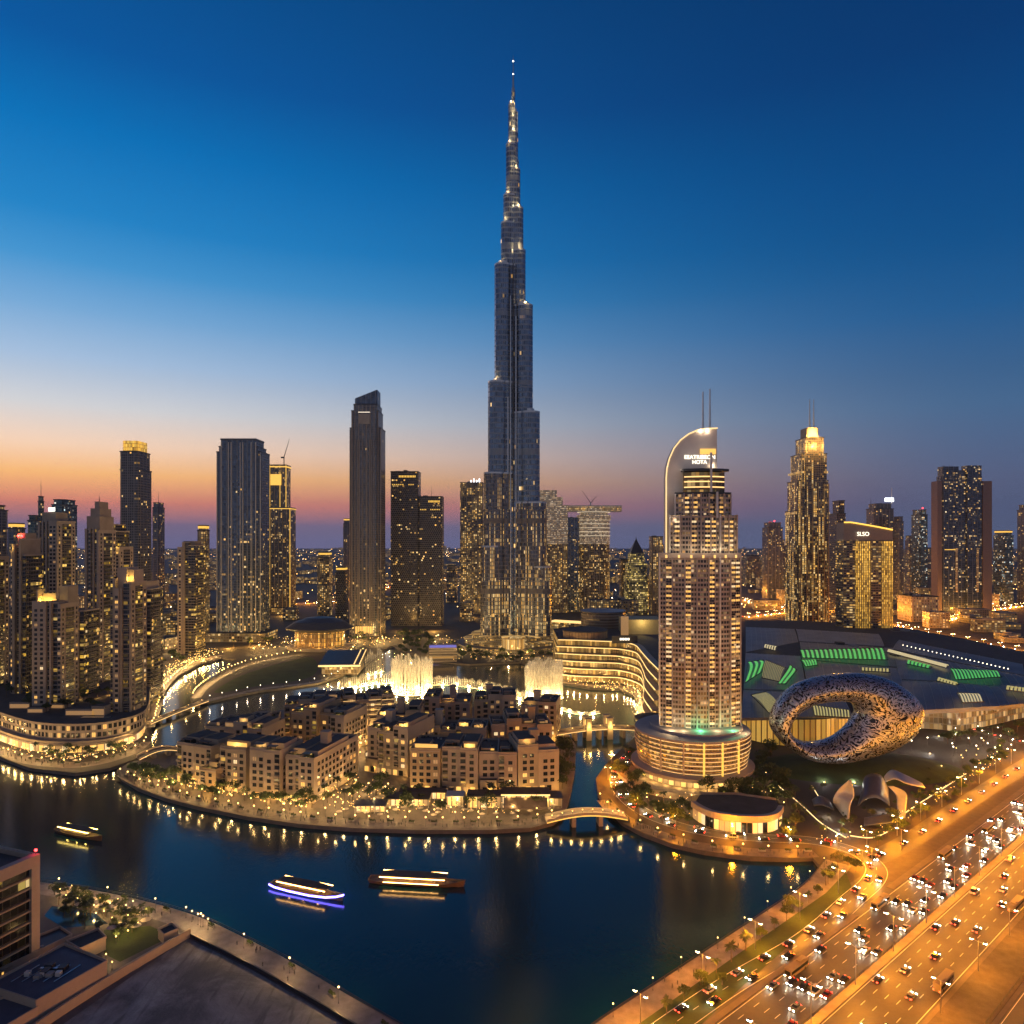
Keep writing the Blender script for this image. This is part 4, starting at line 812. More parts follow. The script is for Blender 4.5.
# ================================================================== OLD QUARTER BLOCKS
M_terr = mat('terracotta_roof', (.1, .066, .048), .85, var=.3, scale=.2)
M_ochre = mat('ochre_render', (.36, .26, .16), .85, var=.2, scale=.1); M_rose = mat('rose_render', (.34, .24, .19), .85, var=.2, scale=.1)
def quarter(label, pl, pr, depth, h, seed, lit=.12, pu=4.2, setback=True, fh=3.75, ww=2.5, wh=2.2, cap=100, arcade=True, wm=None, group='old quarter apartment blocks', pergola=True, bandlit=False, turret=0):
    (xa, ya), (xb, yb) = P(*pl), P(*pr); w = hypot(xb - xa, yb - ya); a = atan2(yb - ya, xb - xa); r = random.Random(seed)
    th = thing('apartment_block', label, 'building', (xa, ya, 0), a, group); wm = wm or [M_stone, M_stone2, M_ochre, M_stone2, M_rose][seed % 5]; wm2_ = M_stone if wm is M_stone2 else M_stone2
    n = max(1, int(w / 9.5)); xs = [w * k / n for k in range(n + 1)]; faces = []; loggia = MB(); slabs = MB()
    for k in range(n):
        z = h - r.choice([0, 0, fh, fh, fh * 2, fh * 1.5]); yo = r.choice([0, 1.5, 2.6, 4]); x0, x1 = xs[k] + .02 * k, xs[k + 1] - .02 * k
        if k in (0, n - 1): z = h - r.choice([0, fh]); yo = 0 if k == n - 1 else yo
        M_ = wm if r.random() < .7 else wm2_
        m = MB(); m.box(x0, x1, yo, depth - .1 * k, 0, z, 0, 1); m.build('wall', [M_, M_terr if (seed + k) % 2 else M_roof], th)
        L = x1 - x0
        # set-back attic storey behind a planted terrace
        at = MB(); (at.box(x0 + 1.2, x0 + L * .6, yo + 2 + r.random() * 5, depth * .5, z, z + fh * .8, 0, 1), at.build('attic', [wm2_, M_terr], th)) if r.random() < .4 else (at.box(x0 + 1.2, x1 - 1.0, yo + 4 + r.random() * 3, depth * .8, z, z + fh * .9, 0, 1), at.build('attic', [wm2_, M_roof], th))
        MB().box(x0 + 2.2, x1 - 2.2, yo + 3.7, yo + 3.9, z + .2, z + 2.7).build('terrace_glazing', r.choice([M_glassd, M_glassd, M_gdim, M_gwarm]), th) if r.random() < .7 else None
        pr_ = MB(); rail(pr_, rect(x1 - x0 - .4, depth - yo - .6, x0 + .2, yo + .2), z, 1.2, .4); pr_.build('parapet', M_, th)
        c0 = MB(); c0.box(x0, x1, yo - .4, yo + .02, z - .6, z - .1); c0.build('cornice', M_stone2, th)
        L = x1 - x0
        if L > 9 and r.random() < .6:   # deep balcony strip beside punched windows
            s0 = r.choice([0, 1]); bx = x0 + .4 if s0 == 0 else x1 - 3.6
            MB().box(bx, bx + 3.2, yo - .06, yo, 4.9, z - 1.2).build('loggia_glazing', F_balc, th)
            for q in range(int((z - 5) / fh)): slabs.box(bx - .15, bx + 3.35, yo - 1.3, yo - .02, 5 + q * fh, 5.25 + q * fh); slabs.beam((bx - .1, yo - 1.25, 5.8 + q * fh), (bx + 3.3, yo - 1.25, 5.8 + q * fh), .12, .9)
            faces.append((x0 + (3.9 if s0 == 0 else .5), yo, 1, 0, L - 4.4, 4.6, z - .8, pu, fh, ww, wh))
        else: faces.append((x0 + .5, yo, 1, 0, L - 1.0, 4.6, z - .8, pu, fh, ww, wh))
        if r.random() < .45 and yo > 1:  # lower projecting bay
            hb = fh * r.choice([2, 3]) + .6; m = MB(); m.box(x0 + .8, x1 - .8, yo - 3.2, yo - .02, 0, hb, 0, 1); m.build('bay', [wm2_, M_terr], th); faces.append((x0 + 1.2, yo - 3.2, 1, 0, L - 2.4, 1, hb, pu, fh, ww, wh))
        if r.random() < .5 and pergola:
            px, pw = x0 + L * .15, L * r.uniform(.4, .7); py, pd = yo + 1, 3
            q = MB(); q.box(px, px + pw, py, py + pd, z + 2.7, z + 2.95)
            for cx, cy in ((px + .2, py + .2), (px + pw - .4, py + .2)): q.box(cx, cx + .25, cy, cy + .25, z, z + 2.7)
            q.build('pergola', M_dark if r.random() < .6 else M_terr, th)
        if r.random() < .55:
            point_light(th, (x0 + L * .5, yo + 2.2, z + 1.8), r.choice([400, 700, 1200]), (1, .56, .13), .3)
        if r.random() < .8: point_light(th, (x0 + L * r.random(), yo - 3.8, 2.6), r.choice([700, 1200, 2000]), (1, .52, .1), .3)
        for q in range(7):
            ux, uy = r.uniform(x0 + 1, x1 - 2), r.uniform(depth * .5, depth - 2); MB().box(ux, ux + 1.2, uy, uy + 1, z, z + .9).build('rooftop_unit', M_concrete if q % 2 else M_dark, th)
        pl_ = MB(); pl_.box(x0 + .8, x1 - .8, yo + .7, yo + 1.5, z, z + .9 + r.random() * .6); pl_.build('roof_planting', M_leaf, th)
        if bandlit:
            for fz in range(1, int(z / fh)): MB().box(x0 + .3, x1 - .3, yo - .9, yo - .75, fz * fh + 2.5, fz * fh + 2.75).build('light_band', M_led, th)
            for fz in range(1, int(z / fh)): MB().box(x0 + .1, x1 - .1, yo - 1.2, yo - .05, fz * fh - .1, fz * fh + .9).build('balcony', M_stone2, th)
    if slabs.f: kind(slabs.build('balcony_slab', M_stone2, th), 'stuff')
    faces.append((w, 1, 0, 1, depth - 2, 4.2, h - fh - .8, pu, fh, ww, wh)); faces.append((0, depth - 1, 0, -1, depth - 2, 4.2, h - fh - .8, pu, fh, ww, wh))
    for yy in (depth * .3, depth * .7): point_light(th, (w + 3.5, yy, 2.6), 700, (1, .52, .1), .3)
    add_windows(th, faces, lit, cap, seed=seed)
    if arcade:
        for i in range(int(w / 4.2)):
            o = MB(); o.box(i * 4.2 + .7, i * 4.2 + 3.4, -.3, -.08, .3, 3.4); o.build('shopfront', [M_gdim, M_gwarm, M_gshop, M_glassd, M_gdim][(i * 7 + seed) % 5], th)
    if turret:
        m = MB(); m.box(w * turret - 2.4, w * turret + 2.4, depth * .4, depth * .4 + 4.8, h - fh, h + 6); m.box(w * turret - 2.8, w * turret + 2.8, depth * .4 - .4, depth * .4 + 5.2, h + 6, h + 6.6); m.build('wind_tower', wm, th)
    for k in range(int(w / 8) + 1):
        for j in range(int(depth / 8) + 1):
            x, y = rot2(min(w, k * 8), min(depth, j * 8), a); occ(xa + x, ya + y, 5)
    return th
quarter('sand stone block at the west corner with yellow-lit annex wall', (177, 781), (211, 787), 26, 27, 1, .06)
a_ = quarter('low yellow-lit annex projecting from the west corner block', (200, 791), (216, 793.5), 12, 13, 2, .05, arcade=False, cap=30)
quarter('beige block between the west corner block and the stepped bay block', (220, 790), (246, 793), 26, 29, 3, .3)
quarter('beige block with projecting lower bay left of the lane corner block', (247, 797), (280, 800), 26, 27, 4, .1)
quarter('corner block with planted roof on the lane beside the café square', (283, 800), (314, 803.5), 52, 28, 5, .1, turret=.7)
quarter('dark-roofed rear block behind the west waterfront blocks', (205, 762), (262, 766), 30, 27, 6, .15)
quarter('rear block with tall blank end wall beside the sunken lane', (290, 752), (344, 757), 34, 31, 7, .1)
quarter('back row block with curved gold balconies near the fountain', (343, 735), (394, 731), 26, 32, 8, .3, bandlit=True)
quarter('back row pale block left of the gold-balcony block', (284, 741), (340, 738), 28, 29, 9, .2)
quarter('oval pavilion-like low block with lit eaves by the pond bridge', (240, 742), (278, 740), 18, 16, 10, .35, bandlit=True, cap=60)
quarter('arcaded block with gold-lit lower arches west of the café terrace', (364, 771), (408, 777), 36, 30, 11, .35, turret=.3)
quarter('long front block section above the café awnings, west end', (410, 791), (440, 792), 30, 28, 12, .1)
quarter('long front block section with two dark roof terraces', (441, 792), (478, 793), 30, 25, 13, .12)
quarter('long front block section with recessed centre bays', (479, 793), (517, 793), 30, 26.5, 14, .22)
quarter('east end block of the long front beside the dark canal trees', (518, 793), (559, 790), 28, 27, 15, .15, turret=.5)
quarter('inner block with gold terrace behind the long front', (424, 762), (486, 763), 26, 26, 16, .3, turret=.2)
quarter('inner block with bright terrace rooms behind the east end', (492, 762), (552, 760), 30, 27, 17, .3, turret=.7)
quarter('souk block with gold-lit tower rooms facing the fountain, west part', (376, 748), (420, 748), 30, 26, 18, .25, turret=.5)
quarter('souk block with tall gold-framed gateway bays', (424, 738), (470, 738), 30, 30, 19, .25, turret=.6)
quarter('souk block with three lit roof rooms near the supertall axis', (474, 736), (516, 736), 28, 30, 20, .25, turret=.35)
quarter('souk block at the canal bridge with stepped terraces', (520, 740), (556, 742), 28, 28, 21, .25, turret=.4)
# ================================================================== SAIL HOTEL (curved drum podium, tall shaft, fin wall)
Ya = 440.0
ah = thing('sail_hotel', 'tall hotel with curved sail wall and twin masts on a round gold-lit podium', 'hotel', (XA(702.5, Ya), Ya, 0)); occ(ah.location.x - 4, Ya + 8, 40)
ax = lambda px: (px - 702.5) * Ya / F
az_ = lambda py: ZA(py, Ya)
F_addr = facade('hotel_flats', (.03, .03, .035), (.36, .3, .26), 1.9, 2.9, .22, .42, .2, 1.1, warm=(1, .5, .14), pale=(1, .7, .38), metal=.3, clus=.05)
M_mauve = mat('mauve_stone', (.35, .3, .285), .7, var=.1)
def lens(x0, x1, bow, back, n=14):
    return [(x0 + (x1 - x0) * k / n, -bow * (1 - (2 * k / n - 1) ** 2)) for k in range(n + 1)] + [(x1 - 4, back), (x0 + 6, back)]
def tier(x0, x1, bow, back, z0, z1, cols, seed, name):
    p = lens(ax(x0), ax(x1), bow, back); p = [(x, y + 4) for x, y in p]
    m = MB(); m.prism(p, z0, z1, 0, 1); m.build(name, [F_addr, M_mauve], ah)
    faces = []; n = 14
    for k in range(n):
        a, b = p[k], p[k + 1]; l = hypot(b[0] - a[0], b[1] - a[1]); dx, dy = (b[0] - a[0]) / l, (b[1] - a[1]) / l
        if k in cols: faces.append((a[0] + dx * .05, a[1] + dy * .05, dx, dy, l - .1, z0 + .5, z1 - .6, l - .15, 2.9, 3.6, 1.25))
    for k in range(0, n + 1, 2):
        q = MB(); a = p[k]; q.box(a[0] - .42, a[0] + .42, a[1] - .9, a[1] + .3, z0, z1 + .4); q.build('pier', M_mauve if k not in (10, 0) else M_white, ah)
    return p, faces
p, f1 = tier(660.8, 742.4, 7, 22, 28, az_(558), (1, 4, 8, 12, 13), 1, 'shaft')
q = MB(); q.prism([(x * 1.03, y * 1.03 - .6) for x, y in p], az_(558), az_(553), 0, 0, True); q.build('terrace_slab', M_mauve, ah)
for k in range(1, 14, 2): MB().box(p[k][0] - .6, p[k][0] + .6, p[k][1] - 1.2, p[k][1] - .8, az_(558), az_(555)).build('terrace_lamp', M_gshop, ah)
p2, f2 = tier(671, 739, 6, 20, az_(553), az_(515), (1, 4, 7, 8, 11, 12), 2, 'upper_tier')
p3, f3 = tier(676.5, 732.5, 5, 18, az_(515), az_(494), (2, 4, 8, 11), 3, 'upper_tier')
add_windows(ah, f1 + f2 + f3, .9, 100, seed=4)
q = MB(); q.prism([(x * 1.02, y - .5) for x, y in p3], az_(494), az_(492), 0, 0, True); q.build('terrace_slab', M_dark, ah)
q = MB(); q.prism([(x, y + 4) for x, y in lens(ax(684.5), ax(726.5), 4, 16)], az_(492), az_(472), 0, 1); q.build('sky_lounge', [facade('lounge_glass', (.06, .04, .02), (.12, .08, .05), 2.5, 6.2, .1, .2, .5, .7, metal=.3), M_dark], ah)
for py in (477, 482, 487.5): q = MB(); q.prism([(x, y + 3.4) for x, y in lens(ax(685.5), ax(726), 4, 8)], az_(py), az_(py) + .7, 0, 0, True); q.build('light_band', M_led, ah)
q = MB(); q.prism([(x, y + 3) for x, y in lens(ax(682), ax(730.5), 5, 18)], az_(471), az_(468.5), 0, 0, True); q.build('roof_slab', M_dark, ah)
for px, t0, t1 in ((710, 453, 492), (716, 492, 518)): q = MB(); q.box(ax(px) - .6, ax(px) + .6, -3.0, -2, az_(t1), az_(t0)); q.build('fin', M_white, ah)
# the sail: a thick wall with a quarter-round top left corner
out = [(665.6, 735), (665.6, 478), (666.4, 468), (669, 458), (673.5, 448), (680, 440), (688, 434), (697, 430), (705, 428.6), (717, 428.2)]
axs = lambda px: XA(px, Ya + 9) - XA(702.5, Ya); azs = lambda py: ZA(py, Ya + 9)
sp = [(axs(x), azs(y)) for x, y in out]; inn = [(axs(717), azs(470)), (axs(717), azs(560)), (axs(690), azs(735))]
poly = sp + inn; y0, y1 = 9.0, 14.5; m = MB()
m.face([(x, y0, z) for x, z in poly]); m.face([(x, y1, z) for x, z in poly[::-1]])
for a, b in zip(poly, poly[1:] + poly[:1]): m.face([(a[0], y0, a[1]), (b[0], y0, b[1]), (b[0], y1, b[1]), (a[0], y1, a[1])])
m.build('sail_wall', mat('sail_stone', (.52, .47, .45), .6, var=.06), ah)
for px, py in ((672, 520), (672, 490), (676, 470), (690, 455), (705, 445)): point_light(ah, (axs(px), 2.0, azs(py)), 420, (1, .8, .58), .8)
m = MB()
for a, b in zip(sp, sp[1:]): m.bar((a[0] + .3, y0 - .4, a[1]), (b[0] + .3, y0 - .4, b[1]), .42, .42, 5)
m.build('sail_light', glow('sail_glow', (1, .68, .28), 1.3), ah)
for px, tp in ((704, 391), (711, 388)): m = MB(); m.bar((axs(px), 11.5, azs(430)), (axs(px), 11.5, azs(tp)), .75, .45, 8); m.build('mast', M_steel, ah)
MB().box(axs(700), axs(715.5), 8.2, 8.9, az_(452.5), az_(447)).build('sign_panel', M_gold, ah)
text(ah, 'EEATRIBEON', (axs(699.8), 8.8, az_(457.2)), 3.4, M_sign); text(ah, 'HOTA', (axs(699.5), 8.8, az_(462.2)), 3.3, M_sign)
for px, py in ((704, 430), (711, 430), (716, 466)): point_light(ah, (ax(px), 8, az_(py) + 1), 800, (1, .75, .45), .5)
for px, W_, c in ((697, 2600, (.15, 1, .4)), (729, 2000, (.2, 1, .45)), (668, 2500, (1, .72, .36)), (680, 1500, (1, .72, .36)), (713, 1500, (1, .72, .36)), (741, 2500, (1, .72, .36))): point_light(ah, (ax(px), -8.6, 35.2), W_, c, .6)
for px in (664, 676, 690, 704, 718, 732, 741): point_light(ah, (ax(px), -5.5, az_(552) + 2), 800, (1, .74, .4), .5); point_light(ah, (ax(px), -9.5, az_(640)), 350, (1, .74, .42), .5)
# podium drum
cxp, cyp = ax(695), 8
fd = facade('drum_glass', (.1, .06, .03), (.3, .2, .12), 1.9, 3.1, .18, .2, .7, 1.2, warm=(1, .5, .08), pale=(1, .62, .2), metal=.2, clus=.02)
m = MB(); m.lathe([(32, 11), (34, 17), (34.6, 30)], 72, 0, cxp, cyp, a0=-pi, a1=pi); m.lathe([(34.6, 30), (35.2, 30), (35.2, 31), (0, 31.1)], 72, 1, cxp, cyp); m.build('drum', [fd, M_mauve], ah)
for k in range(8): z = 11.6 + k * 2.6; r = 32.4 + min(2.2, k * .5); q = MB(); q.lathe([(r, z), (r + .9, z), (r + .9, z + .5), (r, z + .5)], 72, 0, cxp, cyp); q.build('balcony_ring', [M_stone2], ah); q = MB(); q.lathe([(r + .95, z - .35), (r + .95, z - .1)], 72, 0, cxp, cyp, a0=-2.6, a1=-.2); q.build('light_band', M_led, ah)
for a in (-2.35, -1.95, -1.62, -1.3, -.95): x, y = cxp + 35.2 * cos(a), cyp + 35.2 * sin(a); MB().box(x - .5, x + .5, y - .5, y + .5, 11, 30.5).build('fin', M_gold if a > -1.7 else M_stone2, ah)
m = MB(); m.lathe([(28.5, 31), (28.5, 32.8), (0, 32.9)], 60, 0, cxp + 3, cyp + 2); m.build('roof_deck', M_mauve, ah)
m = MB(); m.lathe([(33, 0), (33, 7.4), (37.4, 7.8), (37.8, 9.8), (32, 11), (0, 11)], 72, 0, cxp, cyp); m.build('plinth', [M_stone2], ah)
for k in range(26): a = -2.95 + k * .11; x, y = cxp + 33.3 * cos(a), cyp + 33.3 * sin(a); q = MB(); q.box(-1.4, 1.4, -.2, .2, .4, 6.8); o = q.build('shopfront', [M_gdim, M_gwarm, M_gdim, M_gshop][k % 4], ah); o.location = (x, y, 0); o.rotation_euler = (0, 0, a + pi / 2)
m = MB(); m.lathe([(44, 0), (44, 3.0), (44.5, 3.0), (44.5, 3.8), (0, 3.9)], 60, 0, cxp - 3, cyp, a0=-3.4, a1=-.9); m.build('terrace', [M_stone], ah)
for k in range(9): a = -2.9 + k * .22; point_light(ah, (cxp + 37 * cos(a), cyp + 37 * sin(a), 6), 900, (1, .6, .18), .5)
# curved retail pavilion in front of the hotel
rf = spline(pp([(693, 818), (702, 824), (716, 829.5), (740, 833), (762, 833.5), (776, 830), (781, 823)]), 4); rb = pp([(776, 812), (735, 806), (700, 806)])
rp = thing('retail_pavilion', 'low curved cream shop building with glowing glass front before the sail hotel', 'building', (*P(738, 822), 0)); L0 = rp.location; loc = lambda q: [(x - L0.x, y - L0.y) for x, y in q]; occ(L0.x, L0.y, 14); occ(L0.x - 14, L0.y + 3, 10); occ(L0.x + 12, L0.y + 3, 10)
m = MB(); m.prism(ccw(loc(rf) + loc(rb)), 0, 6.4, 0, 1); m.build('wall', [M_stone, M_roof], rp)
m = MB(); strip(m, loc(rf), 2.6, 9.2, 0, 0, 3.0); m.build('fascia', M_stone2, rp)
for i, (x, y, a) in enumerate(walk(loc(rf), 2.7, 1.5)): q = MB(); q.box(-1.15, 1.15, -.35, .1, .3, 5.4); o = q.build('shopfront', [M_gdim, M_glassd, M_gpale, M_gdim, M_gshop, M_glassd, M_gwarm][(i * 3) % 7] if i < 14 else [M_gshop, M_gshop, M_gpale, M_glassd][i % 4], rp); o.location = (x, y, 0); o.rotation_euler = (0, 0, a)
m = MB(); rail(m, loc(rb), 6.4, 1.2, .3, False); m.build('parapet', M_stone, rp)
for i, (x, y, a) in enumerate(walk(loc(rf), 9, 4)): point_light(rp, (x + sin(a) * 3.5, y - cos(a) * 3.5, 2.5), 160, (1, .68, .3), .4)
# ================================================================== TORUS MUSEUM
Yt = 452.0
oz = [(110, 365), (133, 300), (190, 240), (280, 205), (400, 190), (510, 204), (590, 243), (640, 290), (657, 330), (640, 390), (590, 440), (500, 482), (400, 508), (320, 514), (240, 500), (170, 458), (126, 412)]
iz = [(176, 390), (186, 360), (216, 330), (260, 305), (320, 293), (370, 291), (402, 299), (413, 314), (415, 332), (405, 352), (390, 375), (365, 400), (330, 424), (285, 438), (240, 440), (205, 428), (184, 410)]
cv = lambda q: spline([(XA(740 + x / 3.606, Yt), ZA(620 + y / 3.606, Yt)) for x, y in q], 8, True)
O, I_ = cv(oz), cv(iz); tx = sum(p[0] for p in O) / len(O)
mus = MB(); nR = 28; n = len(O)
def ring(i):
    o, q = O[i % n], I_[i % n]; c = ((o[0] + q[0]) / 2, (o[1] + q[1]) / 2); hx, hz = (o[0] - q[0]) / 2, (o[1] - q[1]) / 2; ht = hypot(hx, hz); dp = 9 + .28 * ht
    return [(c[0] + hx * cos(2 * pi * k / nR) - tx, dp * sin(2 * pi * k / nR), c[1] + hz * cos(2 * pi * k / nR)) for k in range(nR)]
rings = [ring(i) for i in range(n)]
for i in range(n):
    a, b = rings[i], rings[(i + 1) % n]
    for k in range(nR): mus.face([a[k], a[(k + 1) % nR], b[(k + 1) % nR], b[k]])
def calli():
    m = bpy.data.materials.new('calligraphy_steel'); m.use_nodes = True; t = NT(m.node_tree)
    b = t.n('ShaderNodeBsdfPrincipled'); o = t.n('ShaderNodeOutputMaterial'); t.l(b.outputs[0], o.inputs[0])
    ob = t.n('ShaderNodeTexCoord').outputs['Object']
    mp = t.n('ShaderNodeMapping'); t.l(ob, mp.inputs[0]); mp.inputs['Scale'].default_value = (1, 1, 1.25)
    n = t.noise(mp.outputs[0], .1, 1, 2.4); band = t.m('LESS_THAN', t.m('ABSOLUTE', t.m('SUBTRACT', t.m('FRACT', t.m('MULTIPLY', n, 6.0)), .5)), .2)
    vo = t.n('ShaderNodeTexVoronoi'); vo.inputs['Scale'].default_value = .5; t.l(mp.outputs[0], vo.inputs['Vector']); dots = t.m('LESS_THAN', vo.outputs['Distance'], .36)
    n3 = t.noise(mp.outputs[0], .55, 1, .8); cut = t.m('GREATER_THAN', n3, .56)
    k = t.m('MAXIMUM', t.m('MULTIPLY', band, t.m('LESS_THAN', n3, .62)), t.m('MULTIPLY', dots, cut))
    t.l(t.mix(k, (.4, .43, .5), (.01, .011, .014)), b.inputs['Base Color'])
    t.put(b.inputs['Metallic'], t.fmix(k, .75, 0)); t.put(b.inputs['Roughness'], t.fmix(k, .38, .12))
    bp = t.n('ShaderNodeBump'); bp.inputs['Distance'].default_value = .4; bp.inputs['Strength'].default_value = .6; bp.invert = True; t.l(k, bp.inputs['Height']); t.l(bp.outputs[0], b.inputs['Normal'])
    return m
mo = mus.build('ring_museum', calli(), smooth=True, loc=(tx, Yt, 0)); tag(mo, 'silver ring-shaped museum covered in dark flowing script on a grass mound', 'museum'); occ(tx, Yt, 44); occ(tx - 30, Yt, 25); occ(tx + 30, Yt, 25)
# lamps round its foot
for k, (px, py, Wt) in enumerate([(776, 760, 1500), (795, 772, 2200), (820, 780, 2600), (850, 781, 2600), (880, 776, 2600), (905, 768, 2600), (925, 752, 2600), (934, 735, 2000)]):
    x, y = P(px, py); l = thing('ground_spotlight', 'small floodlight on the lawn aimed at the ring museum', 'floodlight', (x, y - 6, .02), 0, 'floodlights around the ring museum')
    m = MB(); m.bar((0, 0, 0), (0, 0, .5), .12); m.build('stem', M_dark, l); m = MB(); m.box(-.4, .4, -.25, .25, .5, 1.0); m.build('lamp_head', M_bulb, l); point_light(l, (0, .8, 2.2), Wt * .5, (1, .95, .9), .4)
# folded shell pavilions in the museum garden
M_shell = mat('pale_shell', (.38, .39, .4), .4, .1, var=.1); M_shelld = mat('slate_shell', (.09, .1, .13), .35, .4, var=.15)
def shell(name, label, rows, th_=.5, mats=(M_shell,), lights=()):
    """rows: list of px lines [(px, py, z), ...] lofted to a thin curved roof"""
    W3 = [[(*P(a, b, z), z) for a, b, z in r] for r in rows]; c = W3[0][0]; W3 = [[(x - c[0], y - c[1], z) for x, y, z in spline(r, 5)] for r in W3]
    cols = [spline([r[j] for r in W3], 5) for j in range(len(W3[0]))]
    m = MB()
    for j in range(len(cols) - 1):
        for i in range(len(cols[0]) - 1):
            q = [cols[j][i], cols[j + 1][i], cols[j + 1][i + 1], cols[j][i + 1]]; m.face(q)
    o = m.build(name, list(mats), smooth=True, loc=(c[0], c[1], 0)); sm = o.modifiers.new('thick', 'SOLIDIFY'); sm.thickness = th_; sm.offset = 0
    tag(o, label, 'pavilion'); occ(c[0], c[1], 9)
    return o
s1 = shell('leaf_pavilion', 'pale pointed leaf-shaped pavilion standing upright in the museum garden', [[(836, 806, 0), (833, 800, 6), (838, 790, 12), (849, 780, 19)], [(841, 813, 0), (842, 800, 8), (846, 791, 12), (850, 780, 19.3)], [(849, 822, 0), (850, 805, 9), (854, 795, 12), (851, 781, 19)]])
s2 = shell('hook_pavilion', 'pale arched pavilion with hooked canopy and white lit leg', [[(884, 777, 16), (892, 770, 20), (905, 775, 19), (922, 783, 15)], [(886, 782, 14), (895, 779, 18), (908, 784, 17), (925, 788, 12)]])
s3 = shell('curved_leg_pavilion', 'curved white leg wall rising to the hooked canopy', [[(888, 786, 13), (896, 795, 9), (897, 806, 5), (899, 819, 0)], [(893, 786, 13), (906, 793, 10), (906, 808, 5), (905, 818, 0)]])
s4 = shell('dark_leaf_pavilion', 'slate-blue curved leaf roof lying between the two pale pavilions', [[(862, 790, 3), (866, 776, 10), (880, 775, 11), (888, 788, 3)], [(858, 806, 0.6), (866, 799, 5), (878, 798, 5), (890, 806, .6)]], mats=(M_shelld,))
s5 = shell('low_leaf_pavilion', 'low lilac-grey curved canopy along the garden edge', [[(864, 818, 3), (880, 815, 4.5), (896, 812, 3)], [(864, 826, .6), (882, 824, 3), (902, 822, .6)]], mats=(M_shelld,))
s6 = shell('small_leaf_pavilion', 'small grey leaf canopy left of the pointed pavilion', [[(812, 800, 1), (820, 796, 4), (829, 800, 2)], [(814, 806, .5), (822, 805, 2.5), (834, 810, .5)]], mats=(M_shelld,))
for px, py, z, Wt, c in ((840, 824, 3, 1800, (1, .94, .82)), (826, 812, 2, 900, (1, .86, .6)), (884, 806, 3, 1800, (1, .94, .82)), (893, 784, 8, 500, (1, .85, .4)), (908, 792, 4, 500, (1, .85, .5))): x, y = P(px, py, z); point_light(None, (x, y - 2, z), Wt, c, .4).name = 'pavilion_light'
for pl in ([(778, 786), (800, 804), (822, 824), (846, 838)], [(904, 814), (922, 802), (944, 788), (966, 774)], [(850, 836), (872, 838), (892, 830)], [(856, 778), (864, 786), (866, 800)], [(812, 786), (818, 796), (824, 806)]):
    m = MB(); strip(m, spline(pp(pl), 5), .4, .35, 0, 0, .3); kind(m.build('path_lighting', glow('path_light', (1, .7, .32), 1.6)), 'stuff', 'thin warm light lines edging the museum garden paths')
# ================================================================== SHOPPING MALL
ml = thing('shopping_mall', 'vast shopping mall with dark curved roofs and green-lit skylights', 'shopping mall', (250, 700, 0))
ml2 = lambda q: [(x - 250, y - 700) for x, y in q]
front = pp([(741, 737), (765, 743), (795, 746), (828, 745), (852, 739), (880, 733), (915, 728), (960, 731), (995, 724), (1030, 716), (1120, 704)])
backm = [P(1130, 690), P(1024, 668), P(960, 652), P(895, 639), P(800, 632), P(745, 632)]
m = MB(); m.prism(ccw(ml2(front + backm)), 0, 19, 0, 1); m.build('wall', [mat('mall_cladding', (.28, .22, .16), .6, var=.15), M_roof], ml)
F_mall = facade('mall_glass', (.12, .09, .06), (.25, .2, .14), 3.2, 4.8, .14, .16, .85, 1.0, warm=(1, .55, .13), pale=(1, .72, .36), metal=.2, clus=.02)
def pxwall(name, pts, z0, z1, m_, off=-.6, par=ml, o2=ml2):
    q = o2(spline(pp(pts), 5)); mb = MB(); us = 0
    for a, b in zip(q, q[1:]):
        l = hypot(b[0] - a[0], b[1] - a[1]); n_ = (b[1] - a[1]) / l * -off, -(b[0] - a[0]) / l * -off
        mb.face([(a[0] + n_[0], a[1] + n_[1], z0), (b[0] + n_[0], b[1] + n_[1], z0), (b[0] + n_[0], b[1] + n_[1], z1), (a[0] + n_[0], a[1] + n_[1], z1)], 0, [(us, z0), (us + l, z0), (us + l, z1), (us, z1)]); us += l
    return mb.build(name, m_, par)
F_gdrum = facade('gold_drum', (.4, .25, .08), (.3, .19, .07), 4.2, 60, .22, 0, 1, .7, warm=(1, .5, .06), pale=(1, .6, .12), colp=.9, colS=.8, metal=0)
pxwall('gold_wall', [(742, 737.6), (765, 743.6), (795, 746.6), (828, 745.6), (852, 739.6)], .5, 19.5, F_gdrum)
pxwall('glass_front', [(915, 728.6), (940, 730), (960, 731.6), (995, 724.6), (1030, 716.6)], .5, 17, F_mall)
pxwall('side_wall', [(853, 739.6), (880, 733.6), (915, 728.6)], 1, 17, facade('mall_side', (.1, .08, .06), (.25, .19, .13), 5, 5, .3, .4, .4, .9, metal=.1))
M_mroof = mat('mall_roof', (.2, .205, .215), .5, .2, var=.25, scale=.05)
M_mroof2 = mat('mall_roof_pale', (.27, .27, .275), .55, .1, var=.25, scale=.05)
M_seam = mat('roof_seam', (.34, .33, .32), .5, .2, var=.1)
